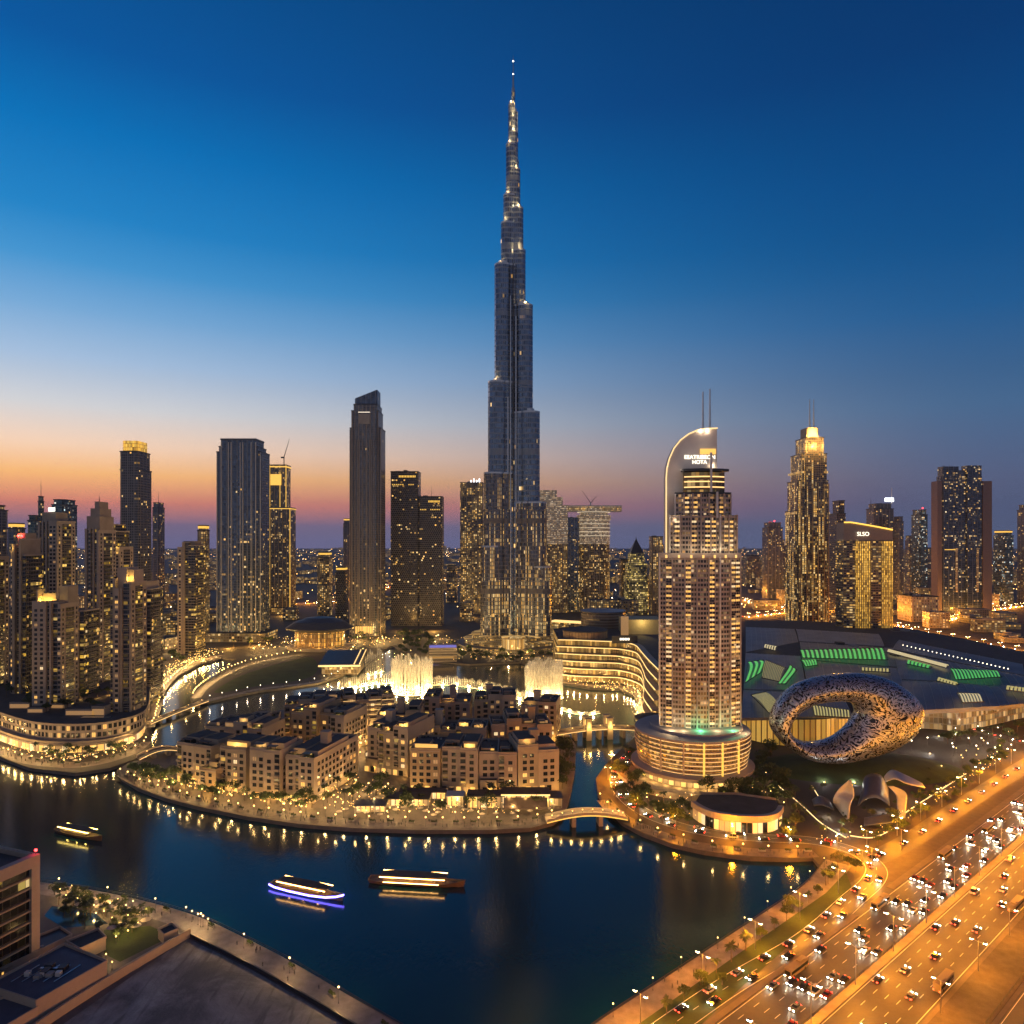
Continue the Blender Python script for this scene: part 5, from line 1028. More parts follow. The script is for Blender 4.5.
def vault(quad, z0, bulge, m_=M_mroof, n=10):
    """quad px corners (front-left, front-right, back-right, back-left) of a barrel roof rising by bulge between its long sides"""
    a, b, c, d = [P(x, y, z0) for x, y in quad]; mb = MB(); G = []
    for i in range(n + 1):
        s = i / n; row = []
        for j in range(n + 1):
            u = j / n; x = (a[0] * (1 - u) + b[0] * u) * (1 - s) + (d[0] * (1 - u) + c[0] * u) * s; y = (a[1] * (1 - u) + b[1] * u) * (1 - s) + (d[1] * (1 - u) + c[1] * u) * s
            row.append((x - 250, y - 700, z0 + bulge * sin(pi * s) * (.55 + .45 * sin(pi * u))))
        G.append(row)
    for i in range(n):
        for j in range(n): mb.face([G[i][j], G[i][j + 1], G[i + 1][j + 1], G[i + 1][j]])
    edge = [G[0], [r[-1] for r in G], G[-1][::-1], [r[0] for r in G][::-1]]
    for e in edge:
        for p_, q_ in zip(e, e[1:]): mb.face([p_, (p_[0], p_[1], 18.5), (q_[0], q_[1], 18.5), q_])
    for j in range(n + 1):
        for i in range(n): mb.beam(Vector(G[i][j]) + Vector((0, 0, .15)), Vector(G[i + 1][j]) + Vector((0, 0, .15)), .45, .5, 1)
    return mb.build('roof_vault', [m_, M_seam], ml)
vault([(742, 718), (852, 716), (838, 694), (744, 690)], 20.5, 5)
vault([(744, 689), (806, 690), (800, 656), (746, 653)], 21, 4, M_mroof2)
vault([(808, 690), (905, 694), (896, 668), (802, 660)], 21, 6)
vault([(855, 716), (925, 709), (915, 692), (850, 696)], 20, 4, M_mroof2)
vault([(908, 711), (1000, 706), (985, 685), (900, 680)], 21.5, 7)
vault([(802, 659), (900, 667), (892, 648), (800, 642)], 21, 4)
vault([(900, 679), (952, 681), (948, 662), (893, 651)], 21, 4, M_mroof2)
vault([(952, 682), (1040, 690), (1024, 676), (940, 660)], 21, 4)
vault([(1000, 706), (1090, 697), (1060, 684), (986, 686)], 21, 6)
vault([(746, 652), (798, 642), (794, 629), (746, 627)], 19.5, 3); vault([(893, 649), (1024, 675), (1022, 664), (900, 640)], 19.6, 3); vault([(1026, 676), (1090, 690), (1090, 676), (1028, 664)], 19.7, 4, M_mroof2); vault([(799, 641), (884, 646), (878, 634), (796, 629)], 19.6, 4, M_mroof2)
M_sg = glow('skylight_green', (.13, .85, .12), .55); M_sy = glow('skylight_yellow', (.9, .75, .22), .5); M_spale = glow('skylight_pale', (1, .8, .38), .6)
def skylight(quad, z, n, m_, duty=.55, arch=0, bulge=2.5):
    a, b, c, d = [P(x, y, z) for x, y in quad]; mb = MB(); S = 6
    for k in range(n):
        for s_ in range(S):
            R_ = []
            for (u, s) in ((k / n, s_ / S), ((k + duty) / n, s_ / S), ((k + duty) / n, (s_ + 1) / S), (k / n, (s_ + 1) / S)):
                uu = u + arch * sin(pi * s) / n
                x = (a[0] * (1 - uu) + b[0] * uu) * (1 - s) + (d[0] * (1 - uu) + c[0] * uu) * s; y = (a[1] * (1 - uu) + b[1] * uu) * (1 - s) + (d[1] * (1 - uu) + c[1] * uu) * s
                R_.append((x - 250, y - 700, z + bulge * sin(pi * min(1, max(0, s))) ))
            mb.face(R_)
    fr = MB(); q = [(x - 250, y - 700) for x, y in (a, b, c, d)]
    rail(fr, q, z - .2, .7, .5); o = mb.build('skylight', m_, ml); f = fr.build('skylight_frame', M_dark, o); return o
skylight([(803, 658), (888, 660), (884, 648), (800, 650)], 27, 18, M_sg, .5)
skylight([(745, 683), (762, 672), (764, 660), (748, 662)], 26.5, 3, M_sg, .5, .6); skylight([(778, 684), (786, 684), (797, 670), (790, 665)], 26.5, 2, M_sg, .6, .6); skylight([(762, 678), (780, 682), (786, 668), (766, 660)], 26, 12, M_sy, .25)
skylight([(770, 714), (783, 710), (766, 692), (751, 695)], 27, 12, M_sy, .45); skylight([(806, 667), (818, 665), (816, 660), (800, 660)], 26.6, 5, M_sg, .6)
skylight([(815, 716), (851, 718), (850, 711), (812, 705)], 24.5, 12, M_sy, .5); skylight([(887, 652), (946, 668), (949, 666), (890, 650.5)], 27, 1, M_spale, 1)
skylight([(956, 680), (1002, 677), (996, 671), (950, 668.5)], 27, 14, M_sg, .5); skylight([(937, 681), (956, 686), (959, 684.5), (940, 679)], 28, 6, M_sy, .7)
skylight([(963, 703), (984, 702), (978, 694), (957, 693)], 29.5, 7, M_spale, .6); skylight([(907, 664), (930, 669), (932, 667), (909, 661)], 27, 6, M_sg, .6); skylight([(862, 671), (890, 672.5), (890, 670), (862, 669)], 28, 8, M_sy, .6); skylight([(1006, 690), (1030, 693), (1030, 690), (1008, 687)], 28, 6, M_sy, .7)
skylight([(764, 648), (776, 651), (778, 647), (766, 645)], 24, 5, M_spale, .6)
for k in range(26): x, y = P(903 + k * 4.2, 645.5 + k * .95, 24); MB().ball((x - 250, y - 700, 24.5), .55, 6).build('roof_lamp', M_bulbw, ml)
for k in range(7): x, y = P(840 + k * 14, 644 + k * 3.2, 22); MB().box(x - 254, x - 246, y - 704, y - 694, 18.9, 24.5).build('plant_room', M_concrete if k % 2 else M_dark, ml)
# ---- waterfront wing of the mall: stacked, waving lit terraces
wm = thing('terraced_mall', 'curved waterfront mall wing with stacked wavy gold-lit terraces', 'shopping mall', (80, 720, 0)); wm2 = lambda q: [(x - 80, y - 720) for x, y in q]
base = spline(pp([(553, 679), (575, 682), (600, 683), (624, 684.5), (644, 692), (648, 706), (646, 716), (654, 730)]), 6)
topp = spline([P(x, y, 44) for x, y in [(559, 639), (578, 639), (600, 640), (620, 641), (636, 643.5), (645, 651), (653, 658), (664, 668)]], 6)
NL = 6
M_ledm = glow('terrace_led', (1, .62, .2), 1.5)
F_terr = facade('terrace_shops', (.12, .08, .04), (.2, .15, .09), 2.6, 7.3, .2, .1, .7, 1.2, warm=(1, .5, .08), pale=(1, .62, .2), metal=.1, clus=.02)
for k in range(NL):
    f = (k / NL) ** 1.0; z0, z1 = k * 7.3, (k + 1) * 7.3
    pth = wm2([(a[0] + (b[0] - a[0]) * f, a[1] + (b[1] - a[1]) * f) for a, b in zip(base, topp)])
    tail = wm2([(XA(690, 560), 560), (XA(690, 700), 700), (XA(600, 900), 900), (XA(553, 850), 850)])
    pin = [(x + (.6 if i > 30 else 0), y + 3) for i, (x, y) in enumerate(pth)]
    m = MB(); m.prism(ccw(pin + tail), z0, z1 - .6, 0, 1); m.build('shop_level', [F_terr, M_roof], wm)
    m = MB(); strip(m, pth, 6, z1, 0, 0, .9); m.build('terrace', M_stone2, wm)
    m = MB(); strip(m, pth, .5, z1 - .05, 0, -3.1 if True else 3.1, .8); m.build('light_band', M_ledm, wm)
def drum(label_name, px, py, z0, z1, r, m_, roof, par, o2, n=40, sx=1):
    x, y = o2([P(px, py, z0)])[0]; m = MB(); m.lathe([(r, z0), (r, z1)], n, 0, x, y, sx=sx); m.lathe([(r, z1), (r + .8, z1), (r + .8, z1 + .9), (0, z1 + 1.2)], n, 1, x, y, sx=sx); return m.build(label_name, [m_, roof], par)
drum('wood_drum', 585, 637, 43.5, 51, 24, facade('wood_slats', (.2, .12, .07), (.27, .17, .1), 1.6, 40, .5, 0, 0, 1, metal=0, rough=.6), M_roof, wm, wm2)
drum('blue_roof_drum', 603, 626, 43.5, 62, 27, facade('drum_bands', (.14, .1, .07), (.22, .17, .13), 30, 3.4, 0, .5, .1, .5, metal=.1), mat('blue_roof', (.03, .06, .13), .4, var=.2), wm, wm2)
x, y = wm2([P(642, 634, 44)])[0]; MB().box(x - 20, x + 24, y, y + 40, 43.5, 60).build('cream_block', mat('cream_lit', (.42, .33, .17), .7, var=.1), wm); point_light(wm, (x, y - 8, 58), 7000, (1, .75, .3), 1)
MB().box(x - 24, x - 16, y - 6, y - 2, 43.5, 64).build('gateway_frame', M_gdim, wm)
x, y = wm2([P(612, 641, 46)])[0]; MB().box(x, x + 26, y, y + .8, 43.5, 51).build('sign_wall', M_dark, wm)
for k in range(4): MB().box(x + 8 + k * 2.6, x + 9.9 + k * 2.6, y - .35, y - .05, 46.8, 49).build('sign_panel', M_sign, wm)
# tall wave-roofed hotel podium and lit blocks between the supertall base and the mall
th = thing('glass_rotunda', 'round gold-walled rotunda with dark roof beside the canal bridge', 'building', (*P(654, 733), 0)); m = MB(); m.lathe([(13, 0), (13, 11), (14.5, 11), (14.5, 12.2), (6, 14), (0, 14.4)], 40, 0); m.build('wall', [F_gdrum], th); m = MB(); m.lathe([(14.6, 11.2), (14.6, 12.3), (7, 14.1), (0, 14.6)], 40); m.build('roof', M_roof, th)
th = thing('boulevard_block', 'long low block with orange terraced lights right of the supertall tower', 'building', (*P(548, 634), 0), -.5)
m = MB(); m.box(0, 95, 0, 26, 0, 20, 0, 1); m.build('wall', [facade('orange_block', (.1, .06, .03), (.2, .15, .1), 3, 4, .2, .25, .7, 1.6, warm=(1, .5, .08), metal=.1), M_roof], th); ledge(th, 0, 95, 0, 26, 19.5, .8, M_led, .3)
th = thing('office_block', 'wide dark office block with pale lights before the round sky-bridge tower', 'building', (*P(590, 626), 0)); m = MB(); m.box(0, 85, 0, 40, 0, 44, 0, 1); m.build('wall', [F_warm, M_roof], th); roof_kit(th, 0, 85, 0, 40, 44, 4, 4)
th = thing('marina_clubhouse', 'small square club building with violet-lit roof among the park trees', 'building', (*P(429, 662), 0), .1); m = MB(); m.box(0, 34, 0, 30, 0, 16, 0, 1); m.build('wall', [facade('club_wall', (.1, .08, .07), (.3, .24, .2), 30, 3.2, .0, .4, .2, .7, metal=.1), glow('violet_roof', (.35, .3, 1), .5)], th); m = MB(); rail(m, rect(34, 30, 0, 0), 16, 1.2, .6); m.build('parapet', M_stone2, th); occ(th.location.x + 15, th.location.y + 15, 24)
# ================================================================== OPERA HOUSE, LAKE PAVILION
th = thing('opera_house', 'low opera house with broad dark domed roof over glowing gold glass', 'theatre', (*P(315, 651), 0)); occ(th.location.x, th.location.y + 20, 50)
m = MB(); m.lathe([(34, 0), (34, 27)], 56, 0, 0, 25, sx=1.0, sy=.75); m.build('glass_hall', [facade('opera_glass', (.2, .11, .04), (.16, .1, .06), 2.6, 5.4, .3, .14, .45, .9, warm=(1, .44, .05), pale=(1, .58, .14), metal=.1, colp=.3)], th)
m = MB(); m.lathe([(34, 24), (46, 27.5), (46.5, 29), (34, 37), (18, 42.5), (0, 44.5)], 56, 0, 0, 25, sx=1, sy=.75); m.build('roof', mat('opera_roof', (.09, .085, .09), .45, .3, var=.15), th)
m = MB(); m.lathe([(44, 0), (44, 4), (0, 4.2)], 56, 0, 0, 25, sy=.8); m.build('plinth', M_stone, th)
for a in (-2.2, -1.8, -1.4, -1.0): point_light(th, (40 * cos(a), 25 + 32 * sin(a), 9), 2000, (1, .5, .1), .8)
th = thing('lake_pavilion', 'lakeside pavilion with sloping dark roof outlined in gold light', 'pavilion', (*P(340, 674), 0), .06); m = MB(); m.box(-20, 20, 0, 42, 0, 9, 0, 1); m.build('glass_hall', [F_mall, M_roof], th)
m = MB(); m.prism(rect(46, 52, -23, -4), 9, 11, 0, 0, True, ztop=lambda x, y: 11 + (y + 4) * .16); m.build('roof', MATS['opera_roof'], th)
for x0, x1, y0, y1 in ((-23, 23, -4.6, -4),): MB().box(x0, x1, y0, y1, 8.9, 10.6).build('light_band', M_led, th)
m = MB(); m.beam((22, -4, 11.6), (22, 47, 19.8), .8, .8); m.beam((16, -4, 11.6), (16, 47, 19.8), .8, .8); m.build('light_line', M_led, th)
for x in (-12, 0, 12): point_light(th, (x, -7, 5), 2500, (1, .6, .16), .6)
# ================================================================== FOUNTAINS
def jet_mat():
    m = bpy.data.materials.new('water_spray'); m.use_nodes = True; t = NT(m.node_tree)
    o = t.n('ShaderNodeOutputMaterial'); tr = t.n('ShaderNodeBsdfTransparent'); tl = t.n('ShaderNodeBsdfTranslucent'); df = t.n('ShaderNodeBsdfDiffuse')
    tl.inputs[0].default_value = df.inputs[0].default_value = (.85, .85, .85, 1)
    a = t.n('ShaderNodeMixShader'); a.inputs[0].default_value = .5; t.l(tl.outputs[0], a.inputs[1]); t.l(df.outputs[0], a.inputs[2])
    ob = t.n('ShaderNodeTexCoord').outputs['Object']; mp = t.n('ShaderNodeMapping'); t.l(ob, mp.inputs[0]); mp.inputs['Scale'].default_value = (1, 1, .08)
    n = t.noise(mp.outputs[0], 1.1, 3); f = t.m('MULTIPLY', t.m('SUBTRACT', n, .3), 1.1, clamp=True)
    b = t.n('ShaderNodeMixShader'); t.l(f, b.inputs[0]); t.l(tr.outputs[0], b.inputs[1]); t.l(a.outputs[0], b.inputs[2]); t.l(b.outputs[0], o.inputs[0]); return m
M_jet = jet_mat(); M_noz = glow('underwater_lamp', (1, .66, .22), 6)
def jet_bm(h, r0, r1, seed=0):
    m = MB(); m.lathe([(r0, 0), (r0 * .9, h * .3), (r1, h * .75), (r1 * 1.1, h * .9), (r1 * .5, h)], 8); return m
JM = {}
def jet(parent, x, y, h, r=.8):
    k = (round(h), r)
    if k not in JM: JM[k] = jet_bm(h, r * .7, r).mesh('water_jet', M_jet, True)
    o = bpy.data.objects.new('water_jet', JM[k]); COL.objects.link(o); o.parent = parent; o.location = (x, y, 0)
def fountain_ring(label, px, py, rpx, h, lamp=32000):
    x, y = P(px, py, WZ); r = rpx * y / F; th = thing('ring_fountain', label, 'fountain', (x, y, WZ + .02))
    for k in range(56): a = 2 * pi * k / 56; q = 1 - .16 * (k % 2); jet(th, r * q * cos(a), r * q * .8 * sin(a), h * R.uniform(.8, 1.0), 1.5)
    m = MB(); m.lathe([(r + 2, .1), (r + 2, .5), (r - 1.5, .5), (r - 1.5, .1)], 40, sy=.8); m.build('nozzle_ring', M_dark, th)
    m = MB(); m.lathe([(r + 1.4, .56), (r + .2, .7), (r - 1.0, .56)], 40, sy=.8); m.build('nozzle_lights', M_noz, th)
    for k in range(6): a = 2 * pi * k / 6 + .3; point_light(th, (r * .8 * cos(a), r * .62 * sin(a), 2.5), lamp, (1, .62, .2), 1.0)
fountain_ring('tall ring of gold-lit fountain jets left of the supertall tower base', 412, 693, 19.5, 38)
fountain_ring('tall ring of gold-lit fountain jets in front of the terraced mall', 544, 698, 18, 38, 20000)
def fountain_arc(label, px, h, step, lamp=30000, nl=9, rr=.8):
    q = spline(pp(px, WZ), 6); x0, y0 = q[0]; th = thing('arc_fountain', label, 'fountain', (x0, y0, WZ + .02)); loc = [(x - x0, y - y0) for x, y in q]
    pts = walk(loc, step)
    for k, (x, y, a) in enumerate(pts[:95]): jet(th, x, y, h * (.75 + .25 * sin(k * .7) ** 2), rr)
    m = MB(); strip(m, loc, 1.6, .5, 0, 0, .4); m.build('nozzle_bar', M_dark, th); m = MB(); strip(m, loc, 1.0, .62); m.build('nozzle_lights', M_noz, th)
    L = walk(loc, max(4, len(pts) * step / nl), 4)
    for (x, y, a) in L: point_light(th, (x, y, 1.6), lamp, (1, .62, .2), .8)
fountain_arc('curved row of low gold-lit jets between the two tall rings', [(424, 686), (450, 686), (480, 690), (505, 696), (526, 703)], 11, 2.2)
fountain_arc('curved row of lit jets between the lake pavilion and the left tall ring', [(340, 692), (356, 689), (374, 685.5), (394, 684)], 15, 2.4)
fountain_arc('low lit arc of jets right of the second tall ring near the canal bridge', [(552, 707), (568, 713), (585, 716), (600, 714)], 4, 1.8, 14000, 5)
fountain_arc('faint tall jets standing before the lake pavilion', [(366, 677), (374, 675), (384, 672)], 30, 3.5, 16000, 3)
# ================================================================== BRIDGES
def bridge(label, a, b, w, z, rise, m_, lamps=6, arches=3, towers=(), glowm=None, lw=700, z1=None):
    (xa, ya), (xb, yb) = P(*a), P(*b); l = hypot(xb - xa, yb - ya); th = thing('footbridge', label, 'bridge', (xa, ya, 0), atan2(yb - ya, xb - xa))
    path = [(l * k / 24, 0) for k in range(25)]; zs = [z + rise * sin(pi * k / 24) for k in range(25)]
    m = MB(); strip(m, path, w, zs, 0, 0, .9); m.build('deck', m_, th)
    for s in (-1, 1):
        m = MB(); strip(m, path, .3, [q + 1.1 for q in zs], 0, s * (w / 2 - .2), 1.15); m.build('parapet', M_stone2, th)
        m = MB(); strip(m, path, .16, [q - .3 for q in zs], 0, s * (w / 2 + .12), .4); m.build('light_band', glowm or M_led, th)
    for k in range(1, arches):
        x = l * k / arches; m = MB(); m.box(x - 1.1, x + 1.1, -w / 2 + .4, w / 2 - .4, -4, z + rise * sin(pi * k / arches) - .85); m.build('pier', M_stone, th)
    for f in towers:
        zt = z + rise * sin(pi * f)
        for s in (-1, 1):
            m = MB(); m.box(l * f - 2, l * f + 2, s * w / 2 - 1.2, s * w / 2 + 1.2, -4, zt + 8); m.box(l * f - 2.5, l * f + 2.5, s * w / 2 - 1.7, s * w / 2 + 1.7, zt + 8, zt + 8.8); m.build('bridge_tower', M_stone2, th)
            for s2 in (-1, 1): MB().box(l * f - .8, l * f + .8, s * w / 2 + s2 * 1.25 - .06, s * w / 2 + s2 * 1.25 + .06, zt + 2, zt + 6).build('lit_window', M_gshop, th)
        point_light(th, (l * f, -w / 2 - 4, zt + 2), 2500, (1, .62, .16), .5)
    for k in range(lamps):
        x = l * (k + .5) / lamps; zz = z + rise * sin(pi * (k + .5) / lamps)
        m = MB(); m.bar((x, -w / 2 + .3, zz), (x, -w / 2 + .3, zz + 2.6), .07); m.build('lamp_post', M_dark, th); m = MB(); m.ball((x, -w / 2 + .3, zz + 2.8), .3, 6); m.build('lamp_globe', M_bulb, th)
        point_light(th, (x, 0, zz + 3.4), lw, (1, .6, .18), .3)
    return th
bridge('stone canal bridge with two gold-lit gate towers beside the souk', (550, 738), (646, 733), 9, 3, 3, M_stone, 7, 4, (.38, .6))
bridge('low arched bridge with gold lights linking island and sail hotel shore', (546, 822), (626, 819), 8, 1.5, 3, M_stone, 8, 3, (), glow('bridge_glow', (1, .55, .08), 1.6))
bridge('plain curved footbridge from the left flats to the island tip', (138, 760), (182, 752), 8, 1.5, 3.5, M_prom, 3, 3)
bridge('covered footbridge with bright gold eaves over the pond', (206, 727), (252, 725), 8, 2, .6, M_stone, 5, 3, (), M_gold)
bridge('thin causeway footbridge from the left flats to the park edge', (148, 725), (206, 702), 5, 1.2, .6, M_stone, 4, 6)
# ================================================================== SOUTH BANK (bottom left)
th = thing('office_building', 'beige office block with dark recessed glazing and a red roof lamp', 'building', (*P(40, 962), 0), atan2(14, 5.2)); occ(th.location.x - 14, th.location.y - 14, 24)
# local x runs along the lake-side face (far end at 0), outward normal is -y
F_bandd = facade('dark_office_glass', (.012, .014, .018), (.03, .03, .03), 2.6, 3.9, .06, .12, .06, 1.4, warm=(1, .7, .1), metal=.4)
hB = 37.5
m = MB(); m.box(-46, -.3, 1.2, 26, 0, hB - 1.5, 0, 1); m.build('glazing', [F_bandd, M_roof], th)
for x0, x1 in ((-3.0, 0), (-17.5, -14), (-31.5, -28.5), (-46, -43)): m = MB(); m.box(x0, x1, 0, 2.2, 0, hB); m.build('pier', M_stone2, th)
m = MB(); m.box(-46, 0, -.05, 2.4, hB - 3.4, hB + .6); m.build('cornice', M_stone2, th); m = MB(); m.box(-.4, .1, .3, 26, 0, hB + .4); m.build('end_wall', M_stone2, th)
for k in range(1, 10):
    for x0, x1 in ((-14, -3), (-28.5, -17.5), (-43, -31.5)): m = MB(); m.box(x0 + .02, x1 - .02, .5, 1.6, k * 3.9 - .5, k * 3.9 + .05); m.build('floor_band', M_stone, th)
for x in (-12.5, -7.5): MB().box(x, x + 3.6, .9, 1.15, .4, 3.3).build('lit_window', M_gwarm, th)
m = MB(); rail(m, rect(44, 22, -45, 3), hB - 1.5, 1.8, .4); m.build('parapet', M_stone2, th)
MB().box(-40, -12, 8, 20, hB - 1.5, hB + 3.2).build('plant_room', M_concrete, th); roof_kit(th, -26, -2, 5, 20, hB - 1.5, 5, 5)
m = MB(); m.bar((-.8, 1, hB), (-.8, 1, hB + 1.6), .12); m.build('lamp_post', M_dark, th); MB().ball((-.8, 1, hB + 2.0), .5, 8).build('warning_light', M_red, th); point_light(th, (-.8, -.6, hB + 2.2), 160, (1, .05, .05), .3)
def lowblock(label, px, h, wm=M_stone2, roof=M_roof):
    q = [P(x, y, h) for x, y in px]; c = q[0]; th = thing('low_building', label, 'building', (c[0], c[1], 0)); m = MB(); m.prism(ccw([(x - c[0], y - c[1]) for x, y in q]), 0, h - .8, 0, 1); m.build('wall', [wm, roof], th)
    m = MB(); rail(m, [(x - c[0], y - c[1]) for x, y in q], h - .9, .95, .4); m.build('parapet', wm, th); cx = sum(p[0] for p in q) / len(q); cy = sum(p[1] for p in q) / len(q); occ(cx, cy, 10); return th, (cx - c[0], cy - c[1])
M_broof = mat('blue_grey_roof', (.075, .085, .12), .7, var=.25, scale=.2)
a_, c_ = lowblock('low flat-roofed building with long beige side wall by the boundary wall', [(36, 1000), (107, 960), (64, 943), (-14, 984)], 8, roof=M_broof); roof_kit(a_, c_[0] - 8, c_[0] + 8, c_[1] - 6, c_[1] + 5, 7.2, 2, 9)
for k in range(5):
    q = MB(); q.bar((c_[0] - 9 + k * 3.4, c_[1] - 5, 7.5), (c_[0] - 6 + k * 3.4, c_[1] + 4, 7.5), .16, .16, 6); q.build('roof_pipe', M_steel, a_)
for k in range(3): MB().box(c_[0] - 7 + k * 5, c_[0] - 5.4 + k * 5, c_[1] - 2, c_[1] - .6, 7.2, 8.6).build('air_conditioner', M_white, a_)
q = MB(); q.box(c_[0] - 4, c_[0] + 2, c_[1] + 1, c_[1] + 1.9, 7.25, 8.1); q.build('duct', M_steel, a_)
a_, c_ = lowblock('yellow-lit low building at the bottom left corner', [(-20, 1040), (38, 1006), (14, 992), (-60, 1020)], 6, roof=M_broof)
for x, y in ((4, 1014), (22, 1003)): q = P(x, y, 3); point_light(a_, (q[0] - a_.location.x + 2, q[1] - a_.location.y - 2.5, 3), 500, (1, .68, .15), .3)
a_, c_ = lowblock('small beige annex with sloping wall beside the palm garden', [(80, 948), (106, 936), (98, 928), (66, 940)], 5)
a_, c_ = lowblock('long dark roof with pipework behind the low beige building', [(0, 968), (72, 934), (60, 926), (0, 950)], 5, roof=M_dark); roof_kit(a_, c_[0] - 10, c_[0] + 8, c_[1] - 3, c_[1] + 3, 4.2, 8, 8)
a_, c_ = lowblock('tiny white-walled kiosk at the lamp-lit bend of the walkway', [(164, 934), (178, 928), (172, 922), (158, 928)], 4)
bw = spline(pp([(20, 1044), (70, 1010), (130, 972), (190, 937)]), 4); m = MB(); strip(m, bw, .8, 3.2, 0, 0, 3.3); tag(m.build('boundary_wall', M_stone2), 'long beige boundary wall between the sand lot and the gardens', 'wall')
bw = spline(pp([(190, 937), (255, 970), (330, 1013), (400, 1056)]), 4); m = MB(); strip(m, bw, .5, 1.5, 0, 0, 1.6); tag(m.build('lot_wall', M_dark), 'low dark wall between the sand lot and the lakeside walkway', 'wall')
# quay railings
def railing(label, path, off, z=.03):
    m = MB(); strip(m, path, .12, z + 1.15, 0, off, .14); strip(m, path, .08, z + .65, 0, off, .1)
    for (x, y, a) in walk(path, 3.2): m.bar((x - sin(a) * off, y + cos(a) * off, z), (x - sin(a) * off, y + cos(a) * off, z + 1.15), .05, n=4)
    tag(m.build('quay_railing', M_dark), label, 'railing')
railing('dark railing along the south bank walkway', prom_south, 4.6); railing('dark railing along the east promenade quay', prom_east, -4.2)
# ================================================================== LAMPS
def make_lamp(h, globe, white=False, power=0):
    l = thing('street_lamp', 'lamp', 'street lamp'); m = MB(); m.bar((0, 0, 0), (0, 0, .5), .16, .1); m.bar((0, 0, .5), (0, 0, h), .07, .05); m.build('post', M_dark, l)
    m = MB(); m.ball((0, 0, h + globe * .8), globe, 8); m.build('lamp_globe', M_bulbw if white else M_bulb, l)
    if power: point_light(l, (0, 0, h + globe * 2 + .5), power, (1, .8, .55) if white else (1, .6, .2), .3)
    return l
LAMPQ = []
def lamps(pts, label, group, power=0, h=4.5, globe=.34, white=False):
    for q in pts: LAMPQ.append((hypot(q[0], q[1]), q[0], q[1], label, group, power, h, globe, white))
def flush_lamps(cap=298):
    LP = {}; LAMPQ.sort(); far = MB(); fl = []
    for i, (_, x, y, label, group, power, h, globe, white) in enumerate(LAMPQ):
        k = (power, h, globe, white)
        if i >= cap:
            far.bar((x, y, 0), (x, y, h), .07, .05, 4); far.ball((x, y, h + globe * .8), globe, 6, 1 + white); fl.append((x, y, h + globe * 2 + .5, power, white)); continue
        if k not in LP: LP[k] = make_lamp(h, globe, white, power); l = LP[k]; l.location = (x, y, 0); l['label'] = label; l['group'] = group
        else: dup(LP[k], (x, y, 0), 0, label, group)
    o = kind(far.build('distant_street_lamps', [M_dark, M_bulb, M_bulbw]), 'stuff', 'many small globe lamps on the farther waterfront walks')
    for x, y, z, pw, wh in fl:
        if pw: point_light(o, (x, y, z), pw, (1, .8, .55) if wh else (1, .6, .2), .3)
JR = random.Random(77)
def shift(pts, off): return [(x - sin(a) * (off + JR.uniform(-.7, .7)) + cos(a) * JR.uniform(-1.6, 1.6), y + cos(a) * off + sin(a) * JR.uniform(-1.6, 1.6), a) for x, y, a in pts]
lamps(shift(walk(prom_left, 9, 2), -4), 'globe lamp on the quay below the left flats', 'lamps along the left quay', 1500, globe=.42)
lamps(shift(walk(prom_left, 8, 5), 4), 'globe lamp beside the lit shops of the left podium', 'lamps before the left shops', 1500)
lamps(shift(walk(prom_isl, 9.5, 3), -3.2), 'globe lamp at the water edge of the island promenade', 'lamps along the island quay', 550, globe=.42)
lamps(shift(walk(prom_isl, 12, 8), 4.5), 'globe lamp among the café trees on the island promenade', 'lamps on the island café side', 1500)
lamps(shift(walk(prom_addr, 13, 3), -3.2), 'globe lamp at the water edge below the sail hotel', 'lamps along the hotel quay', 700, globe=.4)
lamps(shift(walk(canal_west, 9, 3), -4), 'globe lamp along the left canal below the broad navy tower', 'lamps along the left canal', 1700, globe=.5)
lamps(shift(walk(canal_west, 9, 6), 5.5), 'globe lamp on the shop side of the left canal walk', 'lamps on the canal shop side', 2200, globe=.5)
lamps(shift(walk(park_north, 9, 2), 3), 'globe lamp on the curved north edge of the park lawn', 'lamps on the lawn north edge', 2200, globe=.6)
lamps(shift(walk(park_edge, 14, 4), -3), 'globe lamp along the pond side of the park lawn', 'lamps on the lawn pond side', 700, globe=.45, white=True)
lamps(shift(walk(mall_quay, 8, 3), -5), 'globe lamp along the quay of the terraced mall', 'lamps along the mall quay', 4500, globe=.45)
lamps(walk(prom_south, 26, 20), 'globe lamp on the south bank walkway', 'lamps on the south bank walkway', 2600, 5, .28)
lamps(shift(walk(prom_east, 19, 8), -3.4), 'globe lamp along the east promenade quay', 'lamps on the east promenade', 420, 4, .24)
lamps([P(x, y) for x, y in ((186, 918), (192, 922), (198, 925), (203, 927), (208, 930))], 'one of the clustered lamps at the bend of the south walkway', 'lamp cluster on the south walkway', 900, 4, .3)
rr = random.Random(5)
gard = [(60, 896), (66, 902), (72, 892), (78, 905), (88, 903), (94, 912), (100, 905), (104, 918), (110, 910), (118, 906), (126, 912), (133, 908), (140, 914), (112, 925), (120, 930), (128, 922), (96, 920), (146, 918), (138, 930), (128, 938), (116, 944), (84, 897), (106, 962), (112, 970)]
lamps([P(x, y) for x, y in gard], 'small lamp in the palm garden beside the beige office block', 'lamps in the palm garden', 600, 2.6, .26)
